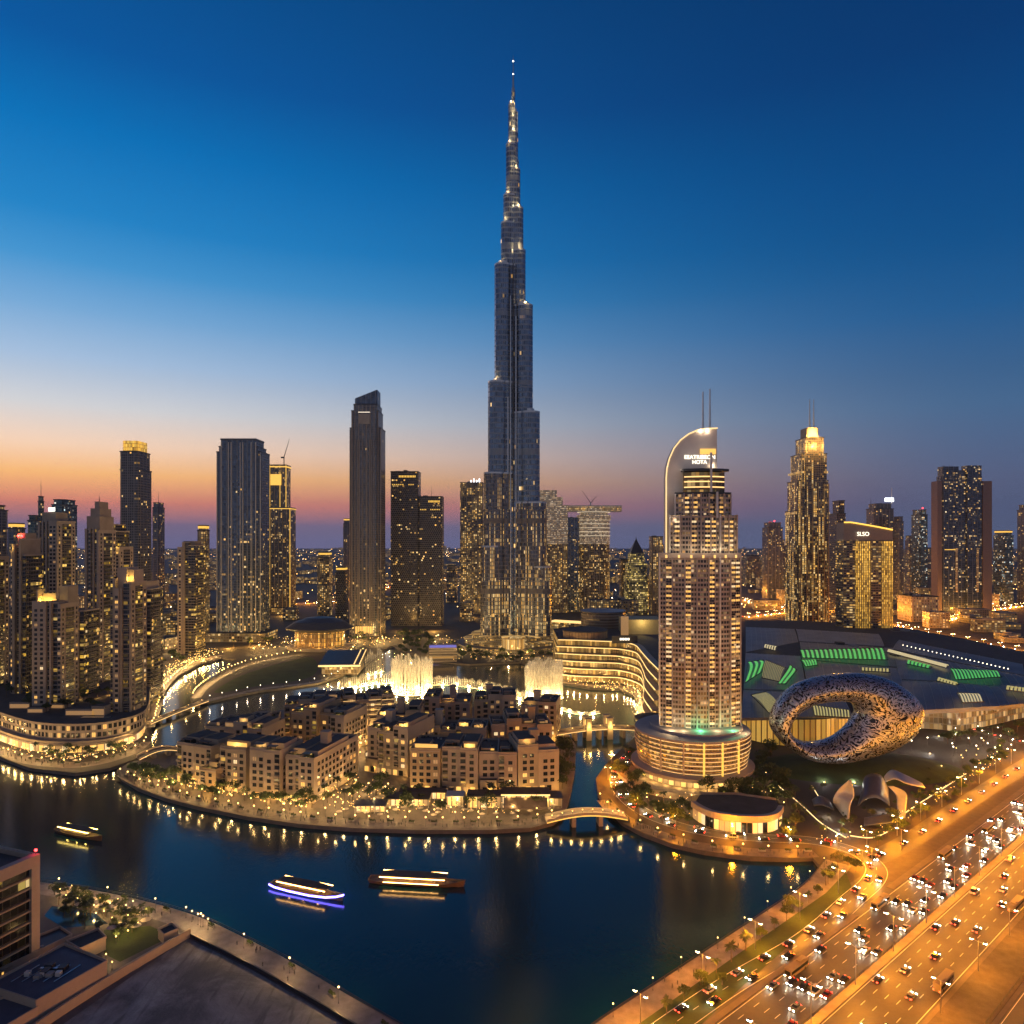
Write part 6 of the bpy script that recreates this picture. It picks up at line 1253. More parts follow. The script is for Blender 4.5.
def scatter(poly_px, n, r, seed, gap=3, land_=None):
    q = pp(poly_px); rg = random.Random(seed); xs = [p[0] for p in q]; ys = [p[1] for p in q]; got = []; tries = 0
    while len(got) < n and tries < n * 60:
        tries += 1; x, y = rg.uniform(min(xs), max(xs)), rg.uniform(min(ys), max(ys))
        if inside((x, y), q) and free(x, y, r) and all(hypot(x - a, y - b) > gap for a, b in got): got.append((x, y))
    return got
CAFE = [(318, 812), (400, 818), (500, 818), (556, 810), (562, 798), (400, 793), (362, 782), (352, 770), (340, 776), (316, 806)]
lamps(scatter(CAFE, 46, 1, 1, 3.5), 'globe lamp on the busy café terraces below the long front block', 'lamps on the café terraces', 1300, 3.4, .36)
lamps(scatter([(346, 770), (366, 772), (372, 735), (352, 735)], 10, .5, 2, 4), 'globe lamp in the sunken lane between the two island quarters', 'lamps in the island lane', 2600)
lamps(scatter([(126, 772), (150, 786), (310, 815), (318, 804), (210, 792), (160, 778)], 26, .5, 3, 4), 'globe lamp under the trees before the west island blocks', 'lamps before the west blocks', 900, 3.4, .36)
lamps(scatter([(250, 655), (380, 655), (395, 640), (260, 640)], 26, 1, 4, 8), 'globe lamp on the plaza around the opera house', 'lamps on the opera plaza', 8000, 6, .6)
lamps(scatter([(400, 655), (550, 660), (560, 640), (390, 638)], 22, 1, 5, 9), 'globe lamp in the gardens at the foot of the supertall tower', 'lamps in the tower gardens', 7000, 5, .55)
lamps(scatter([(150, 705), (100, 700), (130, 640), (200, 640), (215, 655), (165, 680)], 26, 1, 6, 8), 'globe lamp in the streets behind the left canal', 'lamps behind the left canal', 8000, 6, .6)
lamps(scatter([(640, 735), (642, 815), (690, 830), (790, 815), (770, 770), (740, 790), (640, 800)], 24, 0, 7, 5), 'globe lamp in the planted grounds of the sail hotel', 'lamps around the sail hotel', 800, 3.4, .32)
lamps(scatter([(780, 800), (790, 845), (870, 850), (1010, 760), (1000, 740), (930, 760), (900, 830), (830, 832)], 26, 1, 8, 6), 'globe lamp on the paths of the museum garden', 'lamps in the museum garden', 330, 3.4, .3)
lamps(scatter([(900, 755), (1040, 760), (1040, 728), (960, 735), (900, 738)], 22, 0, 9, 8), 'lamp on the forecourt between mall and side road', 'lamps on the mall forecourt', 1500, 6, .42, True)
def sink(mb_, pts, r, z): [mb_.ball((x, y, z + (i % 3) * .8), r, 6) for i, (x, y) in enumerate(pts)]
flush_lamps()
# strings of small lights hung in café trees and over terraces: too many to count
def string_lights(polys, label, r=.16, z=2.4):
    m = MB()
    for i, (pl, n) in enumerate(polys): sink(m, scatter(pl, n, -6, 30 + i, .6), r, z)
    kind(m.build('string_lights', glow('string_bulb', (1, .58, .15), 5)), 'stuff', label)
string_lights([(CAFE, 260), ([(126, 772), (150, 786), (310, 815), (318, 804), (210, 792), (160, 778)], 130), ([(0, 752), (60, 765), (110, 760), (140, 746), (100, 752), (30, 752)], 120)], 'strings of tiny warm lights over the waterfront terraces')
string_lights([([(640, 800), (642, 815), (690, 830), (790, 812), (770, 770), (740, 790)], 70), ([(790, 845), (870, 850), (1010, 760), (1000, 752), (870, 838)], 90), ([(620, 690), (640, 735), (655, 735), (660, 700)], 60)], 'strings of tiny warm lights in the hotel and museum gardens')
string_lights([([(150, 705), (140, 700), (160, 672), (200, 652), (222, 652), (180, 672), (162, 694)], 200), ([(250, 652), (390, 648), (400, 640), (260, 638)], 120), ([(440, 662), (550, 662), (556, 640), (440, 640)], 90), ([(562, 684), (640, 700), (648, 730), (640, 690), (600, 683)], 90)], 'strings of tiny warm lights along the far lakeside walks', .3, 3)
# highway masts: two arms, amber
def make_mast(hh, pw, col):
    l = thing('highway_lamp', 'lamp', 'street lamp'); m = MB(); m.bar((0, 0, 0), (0, 0, hh), .2, .1, 8); m.build('post', M_steel, l)
    for s in (-1, 1):
        m = MB(); m.bar((0, 0, hh - .4), (0, s * 2.6, hh), .08, .06); m.build('arm', M_steel, l); m = MB(); m.box(-.3, .3, s * 2.6 - .55, s * 2.6 + .55, hh - .1, hh + .12); h_ = m.build('lamp_head', M_dark, l)
        m = MB(); m.box(-.4, .4, s * 2.6 - .6, s * 2.6 + .6, hh - .3, hh - .12); m.build('lens', glow('amber_lens', (1, .72, .38), 40), h_); point_light(l, (0, s * 2.7, hh - .7), pw, col, .5)
    return l
AMB = (1, .32, .008)
mast = make_mast(13, 11500, AMB); first = True
for i in range(24):
    t_ = 120 + i * 30; x, y = HP(t_, 107.8); lb = 'tall double-arm amber lamp on the highway median'
    if first: mast.location = (x, y, .17); mast.rotation_euler.z = atan2(HU[1], HU[0]); mast['label'] = lb; mast['group'] = 'lamps on the highway median'; first = False
    else: dup(mast, (x, y, .17), atan2(HU[1], HU[0]), lb, 'lamps on the highway median')
for i in range(9):
    x, y = HP(105 + i * 32, 140.6); dup(mast, (x, y, 0), atan2(HU[1], HU[0]), 'tall amber lamp between ramp and grass verge', 'lamps beside the ramp', .8)
for i in range(12):
    x, y = HP(110 + i * 34, 84.2); dup(mast, (x, y, .13), atan2(HU[1], HU[0]), 'tall amber lamp on the pavement along the highway far side', 'lamps on the highway pavement', .8)
for (x, y, a) in walk(SLIP, 30, 12): dup(mast, (x - sin(a) * 6.5, y + cos(a) * 6.5, 0), a, 'amber lamp beside the slip road under the museum garden', 'lamps beside the slip road', .75)
RW = [q for q in walk(RAMP, 26, 0) if q[1] > 318]
for (x, y, a) in RW[:9]: dup(mast, (x - sin(a) * 5.6, y + cos(a) * 5.6, 0), a, 'amber lamp beside the lakeside road round the sail hotel', 'lamps beside the lakeside road', .6)
fm = make_mast(7, 34000, (1, .34, .025)); first = True
for path, (pxl, wd) in zip(FARP, FARROADS):
    for (x, y, a) in walk(path, 30, 12):
        if abs(x) / y > .8: continue
        lb = 'distant amber lamp on the far highways behind the mall' if x > 0 else 'distant amber lamp on the far roads behind the towers'; gr = 'lamps on the far right roads' if x > 0 else 'lamps on the far left roads'
        if first: fm.location = (x, y, 0); fm['label'] = lb; fm['group'] = gr; first = False
        else: dup(fm, (x, y, 0), a, lb, gr)
# ================================================================== CARS
def make_car(color, name, L=4.5, W_=1.85, Hc=1.45, beam=True):
    c = thing('car', 'car', 'car'); m = MB()
    prof = [(-L / 2, .45), (-L / 2 + .05, .85), (-L / 2 + .7, .95), (L / 2 - 1.2, .92), (L / 2 - .15, .75), (L / 2, .45), (L / 2, .3), (-L / 2, .3)]
    def ext(pr, y0, y1, mi=0):
        m.face([(x, y0, z) for x, z in pr][::-1], mi); m.face([(x, y1, z) for x, z in pr], mi)
        for a, b in zip(pr, pr[1:] + pr[:1]): m.face([(a[0], y0, a[1]), (b[0], y0, b[1]), (b[0], y1, b[1]), (a[0], y1, a[1])], mi)
    ext(prof, -W_ / 2, W_ / 2); rf = [(-L / 2 + 1.0, Hc - .04), (-L / 2 + 1.5, Hc), (L / 2 - 2.1, Hc), (L / 2 - 2.4, Hc - .06)]; ext(rf + [(L / 2 - 2.4, Hc - .1), (-L / 2 + 1.0, Hc - .1)], -W_ / 2 + .2, W_ / 2 - .2)
    m.build('body', mat('car_paint_' + name, color, .25, .3, var=0), c)
    m = MB(); ext([(-L / 2 + .55, .93), (-L / 2 + 1.02, Hc - .08), (L / 2 - 2.35, Hc - .08), (L / 2 - 1.45, .92)], -W_ / 2 + .12, W_ / 2 - .12); m.build('cabin_glass', M_glassd, c)
    for sx in (-L * .31, L * .31):
        for sy in (-1, 1): q = MB(); q.bar((sx, sy * (W_ / 2 - .22), .33), (sx, sy * (W_ / 2 + .02), .33), .33, n=12); q.build('wheel', mat('tyre', (.015, .015, .015), .8, var=0), c)
    for sy in (-1, 1):
        q = MB(); q.box(L / 2 - .1, L / 2 + .06, sy * .68 - .24, sy * .68 + .24, .55, .8); q.build('headlight', glow('headlight', (1, .86, .62), 70), c)
        q = MB(); q.box(-L / 2 - .05, -L / 2 + .08, sy * .68 - .26, sy * .68 + .26, .62, .85); q.build('taillight', glow('taillight', (1, .03, .015), 14), c)
    if beam:
        if 'spot' not in MATS:
            d = bpy.data.lights.new('headlight_beam', 'SPOT'); d.energy = 1300; d.spot_size = radians(46); d.spot_blend = .7; d.color = (1, .8, .5); d.shadow_soft_size = .12; MATS['spot'] = d
        o = bpy.data.objects.new('headlight_beam', MATS['spot']); COL.objects.link(o); o.parent = c; o.location = (L / 2 + .2, 0, .8); o.rotation_euler = (0, radians(-83), 0)
    return c
CARS = [(make_car((.65, .64, .62), 'white'), 'white'), (make_car((.03, .03, .035), 'black'), 'black'), (make_car((.16, .165, .18), 'silver'), 'silver'), (make_car((.25, .03, .025), 'red', 4.3), 'red'), (make_car((.6, .59, .57), 'white_van', 5.6, 2.0, 2.2), 'tall white')]
USED = set()
def car(x, y, z, a, where, group):
    i = rr.choices(range(5), (1.5, 5, 3, 1, .6))[0]; proto, cname = CARS[i]; lb = f'{cname} car {where}'
    if i not in USED: USED.add(i); proto.location = (x, y, z); proto.rotation_euler.z = a; proto['label'] = lb; proto['group'] = group
    else: dup(proto, (x, y, z), a, lb, group)
HA = atan2(HU[1], HU[0])
for ln in (111.3, 114.6, 118.2, 121.8, 125.0):
    t_ = 170 + rr.uniform(0, 18); gp = (12, 26) if ln < 116 else (22, 60)
    while t_ < 640: car(*HP(t_, ln), .02, HA + pi, 'with white headlights coming down the near highway', 'cars coming down the highway'); t_ += rr.uniform(*gp)
for ln in (89.3, 93.2, 96.8, 100.4, 104.0):
    t_ = 170 + rr.uniform(0, 25)
    while t_ < 640: car(*HP(t_, ln), .02, HA, 'with red tail lamps driving up the near highway', 'cars driving up the highway'); t_ += rr.uniform(28, 80)
for (x, y, a) in walk(RAMP, 15, 150): car(x - sin(a) * 2.2, y + cos(a) * 2.2, .045, a, 'turning along the ramp and lakeside road', 'cars on the ramp and lakeside road')
for (x, y, a) in walk(RAMP, 21, 155): car(x + sin(a) * 2.2, y - cos(a) * 2.2, .045, a + pi, 'coming down the ramp with bright headlights', 'cars coming down the ramp')
for (x, y, a) in walk(SLIP, 22, 12): car(x, y, .034, a, 'on the slip road below the museum garden', 'cars on the slip road')
for (x, y, a) in walk(SIDE, 17, 8): car(x - sin(a) * 2, y + cos(a) * 2, .03, a, 'on the side road before the mall', 'cars on the side road')
def make_bus():
    c = thing('bus', 'bus', 'bus'); L, W_, Hc = 12.0, 2.5, 3.1
    m = MB(); m.prism(chamf(-L / 2, L / 2, -W_ / 2, W_ / 2, .25), .35, Hc, 0, 0, True); m.box(-L / 2 + 2, -L / 2 + 5, -.8, .8, Hc, Hc + .25); m.build('body', mat('bus_paint', (.2, .15, .08), .35, .1, var=.05), c)
    for sy in (-1, 1): q = MB(); q.box(-L / 2 + .5, L / 2 - .5, sy * (W_ / 2 + .012) - .012, sy * (W_ / 2 + .012) + .012, 1.35, 2.45); q.build('window_band', M_glassd, c)
    q = MB(); q.box(L / 2, L / 2 + .03, -W_ / 2 + .25, W_ / 2 - .25, 1.1, 2.5); q.build('windscreen', M_glassd, c)
    for sx in (-L * .3, L * .32):
        for sy in (-1, 1): q = MB(); q.bar((sx, sy * (W_ / 2 - .25), .48), (sx, sy * (W_ / 2 + .03), .48), .48, n=12); q.build('wheel', MATS['tyre'], c)
    for sy in (-1, 1):
        q = MB(); q.box(L / 2, L / 2 + .06, sy * .9 - .2, sy * .9 + .2, .6, .85); q.build('headlight', MATS['headlight'], c)
        q = MB(); q.box(-L / 2 - .05, -L / 2 + .02, sy * .95 - .16, sy * .95 + .16, .7, 1.1); q.build('taillight', MATS['taillight'], c)
    return c
bus = make_bus(); BL = [(232, 127.9 - 3.6, pi), (300, 124.9, pi), (371, 124.9, pi), (262, 88.9, 0), (340, 88.9, 0), (455, 88.9, 0), (420, 121.8, pi)]
for i, (t_, n_, da) in enumerate(BL):
    x, y = HP(t_, n_); lb = 'cream city bus coming down the highway' if da else 'cream city bus driving up the highway'
    for o in [o for o in COL.objects if o.get('category') == 'car' and o.name.startswith('car') and hypot(o.location.x - x, o.location.y - y) < 10.5 and abs((o.location - Vector((x, y, 0))).dot(Vector((HN[0], HN[1], 0)))) < 2.4]:
        for ch in list(o.children): bpy.data.objects.remove(ch)
        bpy.data.objects.remove(o)
    if i == 0: bus.location = (x, y, .02); bus.rotation_euler.z = HA + da; bus['label'] = lb; bus['group'] = 'city buses on the highway'
    else: dup(bus, (x, y, .02), HA + da, lb, 'city buses on the highway')
fc = MB(); fc.prism(chamf(-2.3, 2.3, -.9, .9, .3), .3, .95, 0, 0, True); fc.prism(rect(2.4, 1.5, -1.3, -.75), .95, 1.45, 1, 0); fc.box(2.25, 2.36, -.8, .8, .5, .85, 2); fc.box(-2.36, -2.25, -.8, .8, .55, .85, 3)
fme = fc.mesh('distant_car', [MATS['car_paint_silver'], M_glassd, glow('far_headlight', (1, .82, .5), 160), MATS['taillight']])
for path, (pxl, wd) in zip(FARP, FARROADS):
    for (x, y, a) in walk(path, 26, 10):
        if abs(x) / y > .76: continue
        for s in (-1, 1):
            o = bpy.data.objects.new('distant_car', fme); COL.objects.link(o); j = rr.uniform(-8, 8); o.location = (x + cos(a) * j + sin(a) * s * wd * .25, y + sin(a) * j - cos(a) * s * wd * .25, .06); o.rotation_euler.z = a + (pi if s > 0 else 0)
            tag(o, 'tiny distant car on the far highways behind the mall' if x > 0 else 'tiny distant car on the far roads behind the towers', 'car', 'cars on the far right roads' if x > 0 else 'cars on the far left roads')
# ================================================================== TREES
def make_tree(seed, h, r):
    rg = random.Random(seed); t_ = thing('tree', 'tree', 'tree'); m = MB(); m.bar((0, 0, 0), (.1, 0, h * .45), .2, .13); tips = []
    for k in range(6): a = k * 1.05 + rg.random(); e = (r * .5 * cos(a), r * .5 * sin(a), h * rg.uniform(.6, .82)); m.bar((.1, 0, h * .4), e, .1, .04, 5); tips.append(e)
    m.build('trunk', M_bark, t_); m = MB()
    lobes = [(e[0] * 1.15, e[1] * 1.15, e[2], r * rg.uniform(.38, .52)) for e in tips] + [(0, 0, h * .84, r * .5)]
    for (x, y, z, q) in lobes:
        for k in range(70):
            d = Vector((rg.gauss(0, 1), rg.gauss(0, 1), rg.gauss(0, 1))).normalized() * q * rg.uniform(.55, 1.08); c = Vector((x, y, z)) + Vector((d.x, d.y, d.z * .75))
            e1 = Vector((rg.gauss(0, 1), rg.gauss(0, 1), rg.gauss(0, 1))).normalized() * rg.uniform(.25, .5); e2 = e1.orthogonal().normalized() * rg.uniform(.18, .34); m.face([c - e1, c + e2, c + e1, c - e2])
    m.build('crown', M_leaf, t_); return t_
def make_palm(seed, h):
    rg = random.Random(seed); t_ = thing('palm_tree', 'palm', 'palm tree'); m = MB(); b = rg.uniform(-.5, .5)
    for k in range(5): m.bar((b * (k / 5) ** 2, 0, h * k / 5), (b * ((k + 1) / 5) ** 2, 0, h * (k + 1) / 5), .24 - .02 * k, .22 - .02 * k, 6, cap=False)
    m.build('trunk', M_bark, t_); m = MB()
    for k in range(20):
        a = k * 2.4; up = rg.uniform(.1, 1.0); L = rg.uniform(2.4, 3.2); pts = [Vector((b + cos(a) * L * s, sin(a) * L * s, h + up * L * s * .9 - 1.9 * s * s * (1.1 - up * .3))) for s in (0, .25, .5, .75, 1)]
        sd_ = Vector((-sin(a), cos(a), 0))
        for i in range(4):
            w0, w1 = (.1, .42, .5, .36, .05)[i], (.1, .42, .5, .36, .05)[i + 1]
            for s in (-1, 1): m.face([pts[i], pts[i + 1], pts[i + 1] + sd_ * s * w1 - Vector((0, 0, w1 * .5)), pts[i] + sd_ * s * w0 - Vector((0, 0, w0 * .5))])
    m.build('crown', M_palm, t_); return t_
TREES = [make_tree(i, h, r) for i, (h, r) in enumerate(((7.5, 3.4), (9.5, 4.0), (6, 3.0)))]; PALMS = [make_palm(i, h) for i, h in enumerate((8.5, 6.5))]; TU = set()
def plant(pts, label, group, palms=0.0, smin=.8, smax=1.25, z=0):
    for (x, y, *_) in pts:
        pl_ = rr.random() < palms; src = rr.choice(PALMS if pl_ else TREES); lb = label.replace('TREE', 'palm' if pl_ else 'leafy tree'); s = rr.uniform(smin, smax)
        if src.name not in TU: TU.add(src.name); src.location = (x, y, z); src.scale = (s,) * 3; src['label'] = lb; src['group'] = group
        else: dup(src, (x, y, z), rr.uniform(0, 6.3), lb, group, s)
plant(scatter([(126, 772), (150, 786), (310, 815), (318, 804), (210, 792), (160, 778)], 34, 0, 11, 5), 'TREE before the west island blocks', 'trees before the west blocks', .15)
plant(scatter(CAFE, 26, 0, 12, 6), 'TREE between the café terraces', 'trees on the café terraces', .35)
plant(scatter([(556, 795), (566, 795), (572, 765), (562, 750), (556, 760)], 12, -2, 13, 4), 'dense TREE on the canal bank at the island east end', 'trees on the canal bank', 0, 1.1, 1.5)
plant(scatter([(610, 770), (614, 800), (640, 822), (690, 834), (694, 812), (650, 800), (640, 775), (632, 755)], 40, -3, 14, 5), 'TREE on the lake side of the sail hotel', 'trees on the hotel lake side', .15)
plant(scatter([(700, 800), (775, 808), (790, 780), (770, 755), (752, 772), (720, 795)], 34, -2, 15, 5), 'TREE in the grove right of the sail hotel podium', 'trees in the hotel grove', .1, .9, 1.4)
plant(scatter([(780, 790), (785, 845), (800, 838), (800, 800), (775, 775)], 14, 0, 16, 5), 'TREE between hotel grove and museum garden', 'trees beside the museum garden', .1)
plant(scatter([(862, 846), (880, 850), (1010, 762), (1000, 748), (905, 815)], 40, 0, 17, 5), 'TREE in the planted strip above the slip road', 'trees above the slip road', .2, .6, .95)
plant(walk(spline(pp([(836, 874), (812, 900), (775, 930), (740, 955), (690, 995), (660, 1020)]), 5), 10, 4), 'TREE on the grass verge beside the ramp', 'trees on the grass verge', .55, .6, .95)
plant([P(x, y) for x, y in ((848, 866), (838, 870), (842, 862), (856, 872), (828, 884), (790, 912), (705, 995), (722, 985))], 'TREE clumped at the head of the grass verge', 'trees at the verge head', .2, .6, .9)
plant(scatter([(800, 796), (812, 838), (850, 842), (905, 830), (960, 782), (930, 770), (850, 780)], 46, -5, 26, 4), 'TREE in the museum garden between the leaf pavilions', 'trees in the museum garden', .1, .35, .6)
plant(scatter([(395, 657), (425, 662), (436, 640), (420, 630), (392, 640)], 34, 0, 18, 7), 'TREE in the park left of the supertall tower', 'trees in the tower park', .1, 1.1, 1.7)
plant(scatter([(460, 662), (550, 664), (556, 645), (450, 645)], 34, 0, 19, 8), 'TREE in the gardens before the supertall tower', 'trees in the tower gardens', .3, .9, 1.3)
plant(scatter([(150, 705), (110, 700), (130, 640), (200, 640), (215, 652), (160, 680)], 44, 2, 20, 9), 'TREE in the streets behind the left canal', 'trees behind the left canal', .2, 1, 1.5)
plant(scatter([(50, 890), (150, 915), (150, 925), (110, 945), (60, 915)], 56, -2, 21, 2.2), 'TREE in the palm garden on the south bank', 'trees in the palm garden', .5, .45, .7)
plant(scatter([(20, 752), (60, 764), (110, 758), (136, 746), (100, 754), (40, 754)], 18, -4, 22, 5), 'TREE on the quay below the left flats', 'trees on the left quay', .6, .7, 1)
plant(scatter([(920, 745), (1040, 752), (1040, 730), (960, 736)], 18, 0, 23, 7), 'TREE on the mall forecourt', 'trees on the mall forecourt', .5)
plant(scatter([(230, 650), (300, 640), (400, 645), (380, 632), (230, 636)], 24, 0, 24, 9), 'TREE around the opera plaza', 'trees around the opera plaza', .3, 1, 1.5)
pod_in = scatter([(4, 726), (30, 738), (62, 741), (98, 739), (124, 732), (136, 724), (128, 714), (60, 708), (4, 712)], 34, -3, 25, 5)
plant(pod_in, 'TREE on the roof garden of the left podium', 'trees on the left podium roof', .2, .9, 1.3, 19.1)
for i, (x, y) in enumerate(pod_in[::3]): point_light(pt, (x - L0p[0] + 2, y - L0p[1] - 2, 20.5), 600, (1, .56, .13), .3)
# planters along the walks
def make_planter():
    p = thing('planter', 'planter', 'planter'); m = MB(); m.box(-1.6, 1.6, -.55, .55, 0, .7); m.build('box', M_concrete, p); m = MB(); rg = random.Random(3)
    for k in range(90):
        c = Vector((rg.uniform(-1.5, 1.5), rg.uniform(-.5, .5), rg.uniform(.6, 1.5))); e1 = Vector((rg.gauss(0, 1), rg.gauss(0, 1), rg.gauss(0, 1))).normalized() * .3; e2 = e1.orthogonal().normalized() * .22; m.face([c - e1, c + e2, c + e1, c - e2])
    m.build('shrub', M_leaf, p); return p
pl0 = make_planter(); first = True
for path, off, lb, gr in ((prom_isl, 1.0, 'shrub planter on the island promenade', 'planters on the island promenade'), (prom_left, 1.5, 'shrub planter on the left quay promenade', 'planters on the left quay'), (prom_addr, 1.8, 'shrub planter on the promenade below the sail hotel', 'planters below the sail hotel'), (prom_south, 2.6, 'shrub planter on the south bank walkway', 'planters on the south walkway')):
    for (x, y, a) in shift(walk(path, 11 if path is not prom_south else 24, 6), off):
        if first: pl0.location = (x, y, .03); pl0.rotation_euler.z = a; pl0['label'] = lb; pl0['group'] = gr; first = False
        else: dup(pl0, (x, y, .03), a, lb, gr)
# strollers: far too many and too small to count
cw = MB()
for path, n_ in ((prom_isl, 150), (prom_left, 90), (prom_addr, 60), (prom_south, 26), (prom_east, 16), (mall_quay, 60), (park_edge, 30)):
    w_ = walk(path, 1.0)
    for k in range(n_):
        x, y, a = rr.choice(w_); o = rr.uniform(-3.6, 3.2); x -= sin(a) * o; y += cos(a) * o; h = rr.uniform(1.55, 1.85)
        cw.bar((x - .09, y, .03), (x - .07, y, h * .48), .07, .1, 5); cw.bar((x + .09, y + .12, .03), (x + .07, y, h * .48), .07, .1, 5); cw.bar((x, y, h * .46), (x, y, h * .8), .17, .21, 6); cw.bar((x, y, h * .8), (x, y, h * .86), .08, .06, 5); cw.ball((x, y, h * .93), .115, 6)
kind(cw.build('crowd', mat('clothing', (.08, .075, .08), .9, var=.6, scale=2)), 'stuff', 'many tiny strollers on the waterfront walks')
# railing and low trees on the far side of the highway
railing('grey railing along the pavement beside the highway', [HP(60 + 10 * k, 73.4) for k in range(90)], 0, .13)
railing('guard rail on the highway median', [HP(60 + 10 * k, 109.0) for k in range(90)], 0, .17)
# ================================================================== CAFE PAVILIONS AND PARASOLS
def cafe(label, px, w, d, h, a=0, roof=M_dark, awn=True):
    x, y = P(*px); th = thing('cafe_pavilion', label, 'restaurant', (x, y, 0), a, 'café pavilions on the waterfront'); m = MB(); m.box(0, w, 0, d, 0, h, 0, 1); m.build('wall', [M_stone, M_terr], th)
    m = MB(); m.box(-.6, w + .6, -2.6, d + .4, h + .02, h + .4); m.build('roof', roof, th)
    for i in range(int(w / 2.6)): MB().box(i * 2.6 + .4, i * 2.6 + 2.3, -.2, -.05, .3, h - .5).build('shopfront', [M_gshop, M_gwarm, M_gdim, M_gpale][(i + int(x)) % 4], th)
    for i in range(int(w / 5) + 1): m = MB(); m.bar((i * w / int(w / 5 + .01), -2.4, 0), (i * w / int(w / 5 + .01), -2.4, h), .14); m.build('post', M_white, th)
    for i in range(max(1, int(w / 9))): point_light(th, (4 + i * 9, -3.2, h - .8), 520, (1, .58, .16), .4)
    return th
cafe('café pavilion with glowing glass left of the green-lit stall', (386, 806), 24, 8, 4.5)
cafe('low café pavilion at the quay end of the café square', (356, 812), 16, 7, 4)
cafe('green-lit stall with small porch among café trees', (447, 806), 9, 6, 6, roof=M_white)
cafe('tall-posted restaurant front with red-gold columns', (468, 808), 20, 8, 7)
cafe('upper terrace restaurant with lit veranda under the long front', (400, 799), 30, 5, 4.4, roof=M_terr)
cafe('east veranda with string-lit balustrade beside the awning hall', (540, 806), 12, 8, 5)
ahall = cafe('wide waterfront hall with bright gold eaves and dark sloping awning', (502, 808), 26, 9, 8)
m = MB(); m.prism([(1, -9), (25, -9), (25, -2.8), (1, -2.8)], 2.6, 2.8, 0, 0, True, ztop=lambda x, y: 3 + (y + 9) * .62); m.build('awning', mat('brown_awning', (.1, .07, .055), .8, var=.15), ahall)
MB().box(-.5, 26.5, -2.9, -2.65, 7.7, 8.5).build('light_band', M_led, ahall)
def make_parasol():
    p = thing('parasol', 'parasol', 'parasol'); m = MB(); m.bar((0, 0, 0), (0, 0, 2.6), .05); m.build('pole', M_dark, p); m = MB(); m.lathe([(1.7, 2.2), (.1, 2.9), (0, 2.92)], 8); m.build('canopy', mat('cream_canvas', (.5, .42, .33), .8, var=.05), p); return p
pa = make_parasol(); pts = scatter([(330, 815), (400, 820), (556, 816), (556, 808), (360, 808)], 34, 0, 40, 4); pts2 = scatter([(10, 757), (60, 766), (118, 757), (110, 752), (60, 758)], 14, -5, 41, 4)
for i, (x, y) in enumerate(pts + pts2):
    lb, gr = ('cream café parasol on the island terraces', 'parasols on the island terraces') if i < len(pts) else ('cream café parasol on the left quay', 'parasols on the left quay')
    if i == 0: pa.location = (x, y, 0); pa['label'] = lb; pa['group'] = gr
    else: dup(pa, (x, y, 0), rr.random(), lb, gr)
gp = [(66, 898), (74, 894), (84, 900), (92, 906), (100, 912), (108, 908), (118, 914), (128, 916), (136, 920), (80, 910), (122, 930), (112, 934), (136, 932), (146, 926)]
for k, q in enumerate(gp):
    x, y = P(*q); dup(pa, (x, y, 0), k, 'cream parasol lit from below in the palm garden', 'parasols in the palm garden', 1.15)
    if k % 2 == 0: point_light(None, (x + .8, y - .6, 1.9), 150, (1, .62, .14), .2).name = 'parasol_light'
m = MB(); m.face([(x, y, .05) for x, y in ccw(pp([(52, 906), (96, 914), (108, 924), (64, 928), (44, 916)]))]); kind(m.build('garden_water', mat('pool_water', (.03, .06, .09), .1, var=.1)))
m = MB(); m.face([(x, y, .045) for x, y in ccw(pp([(104, 930), (150, 926), (172, 936), (120, 962), (104, 954)]))]); kind(m.build('garden_lawn', M_grass))
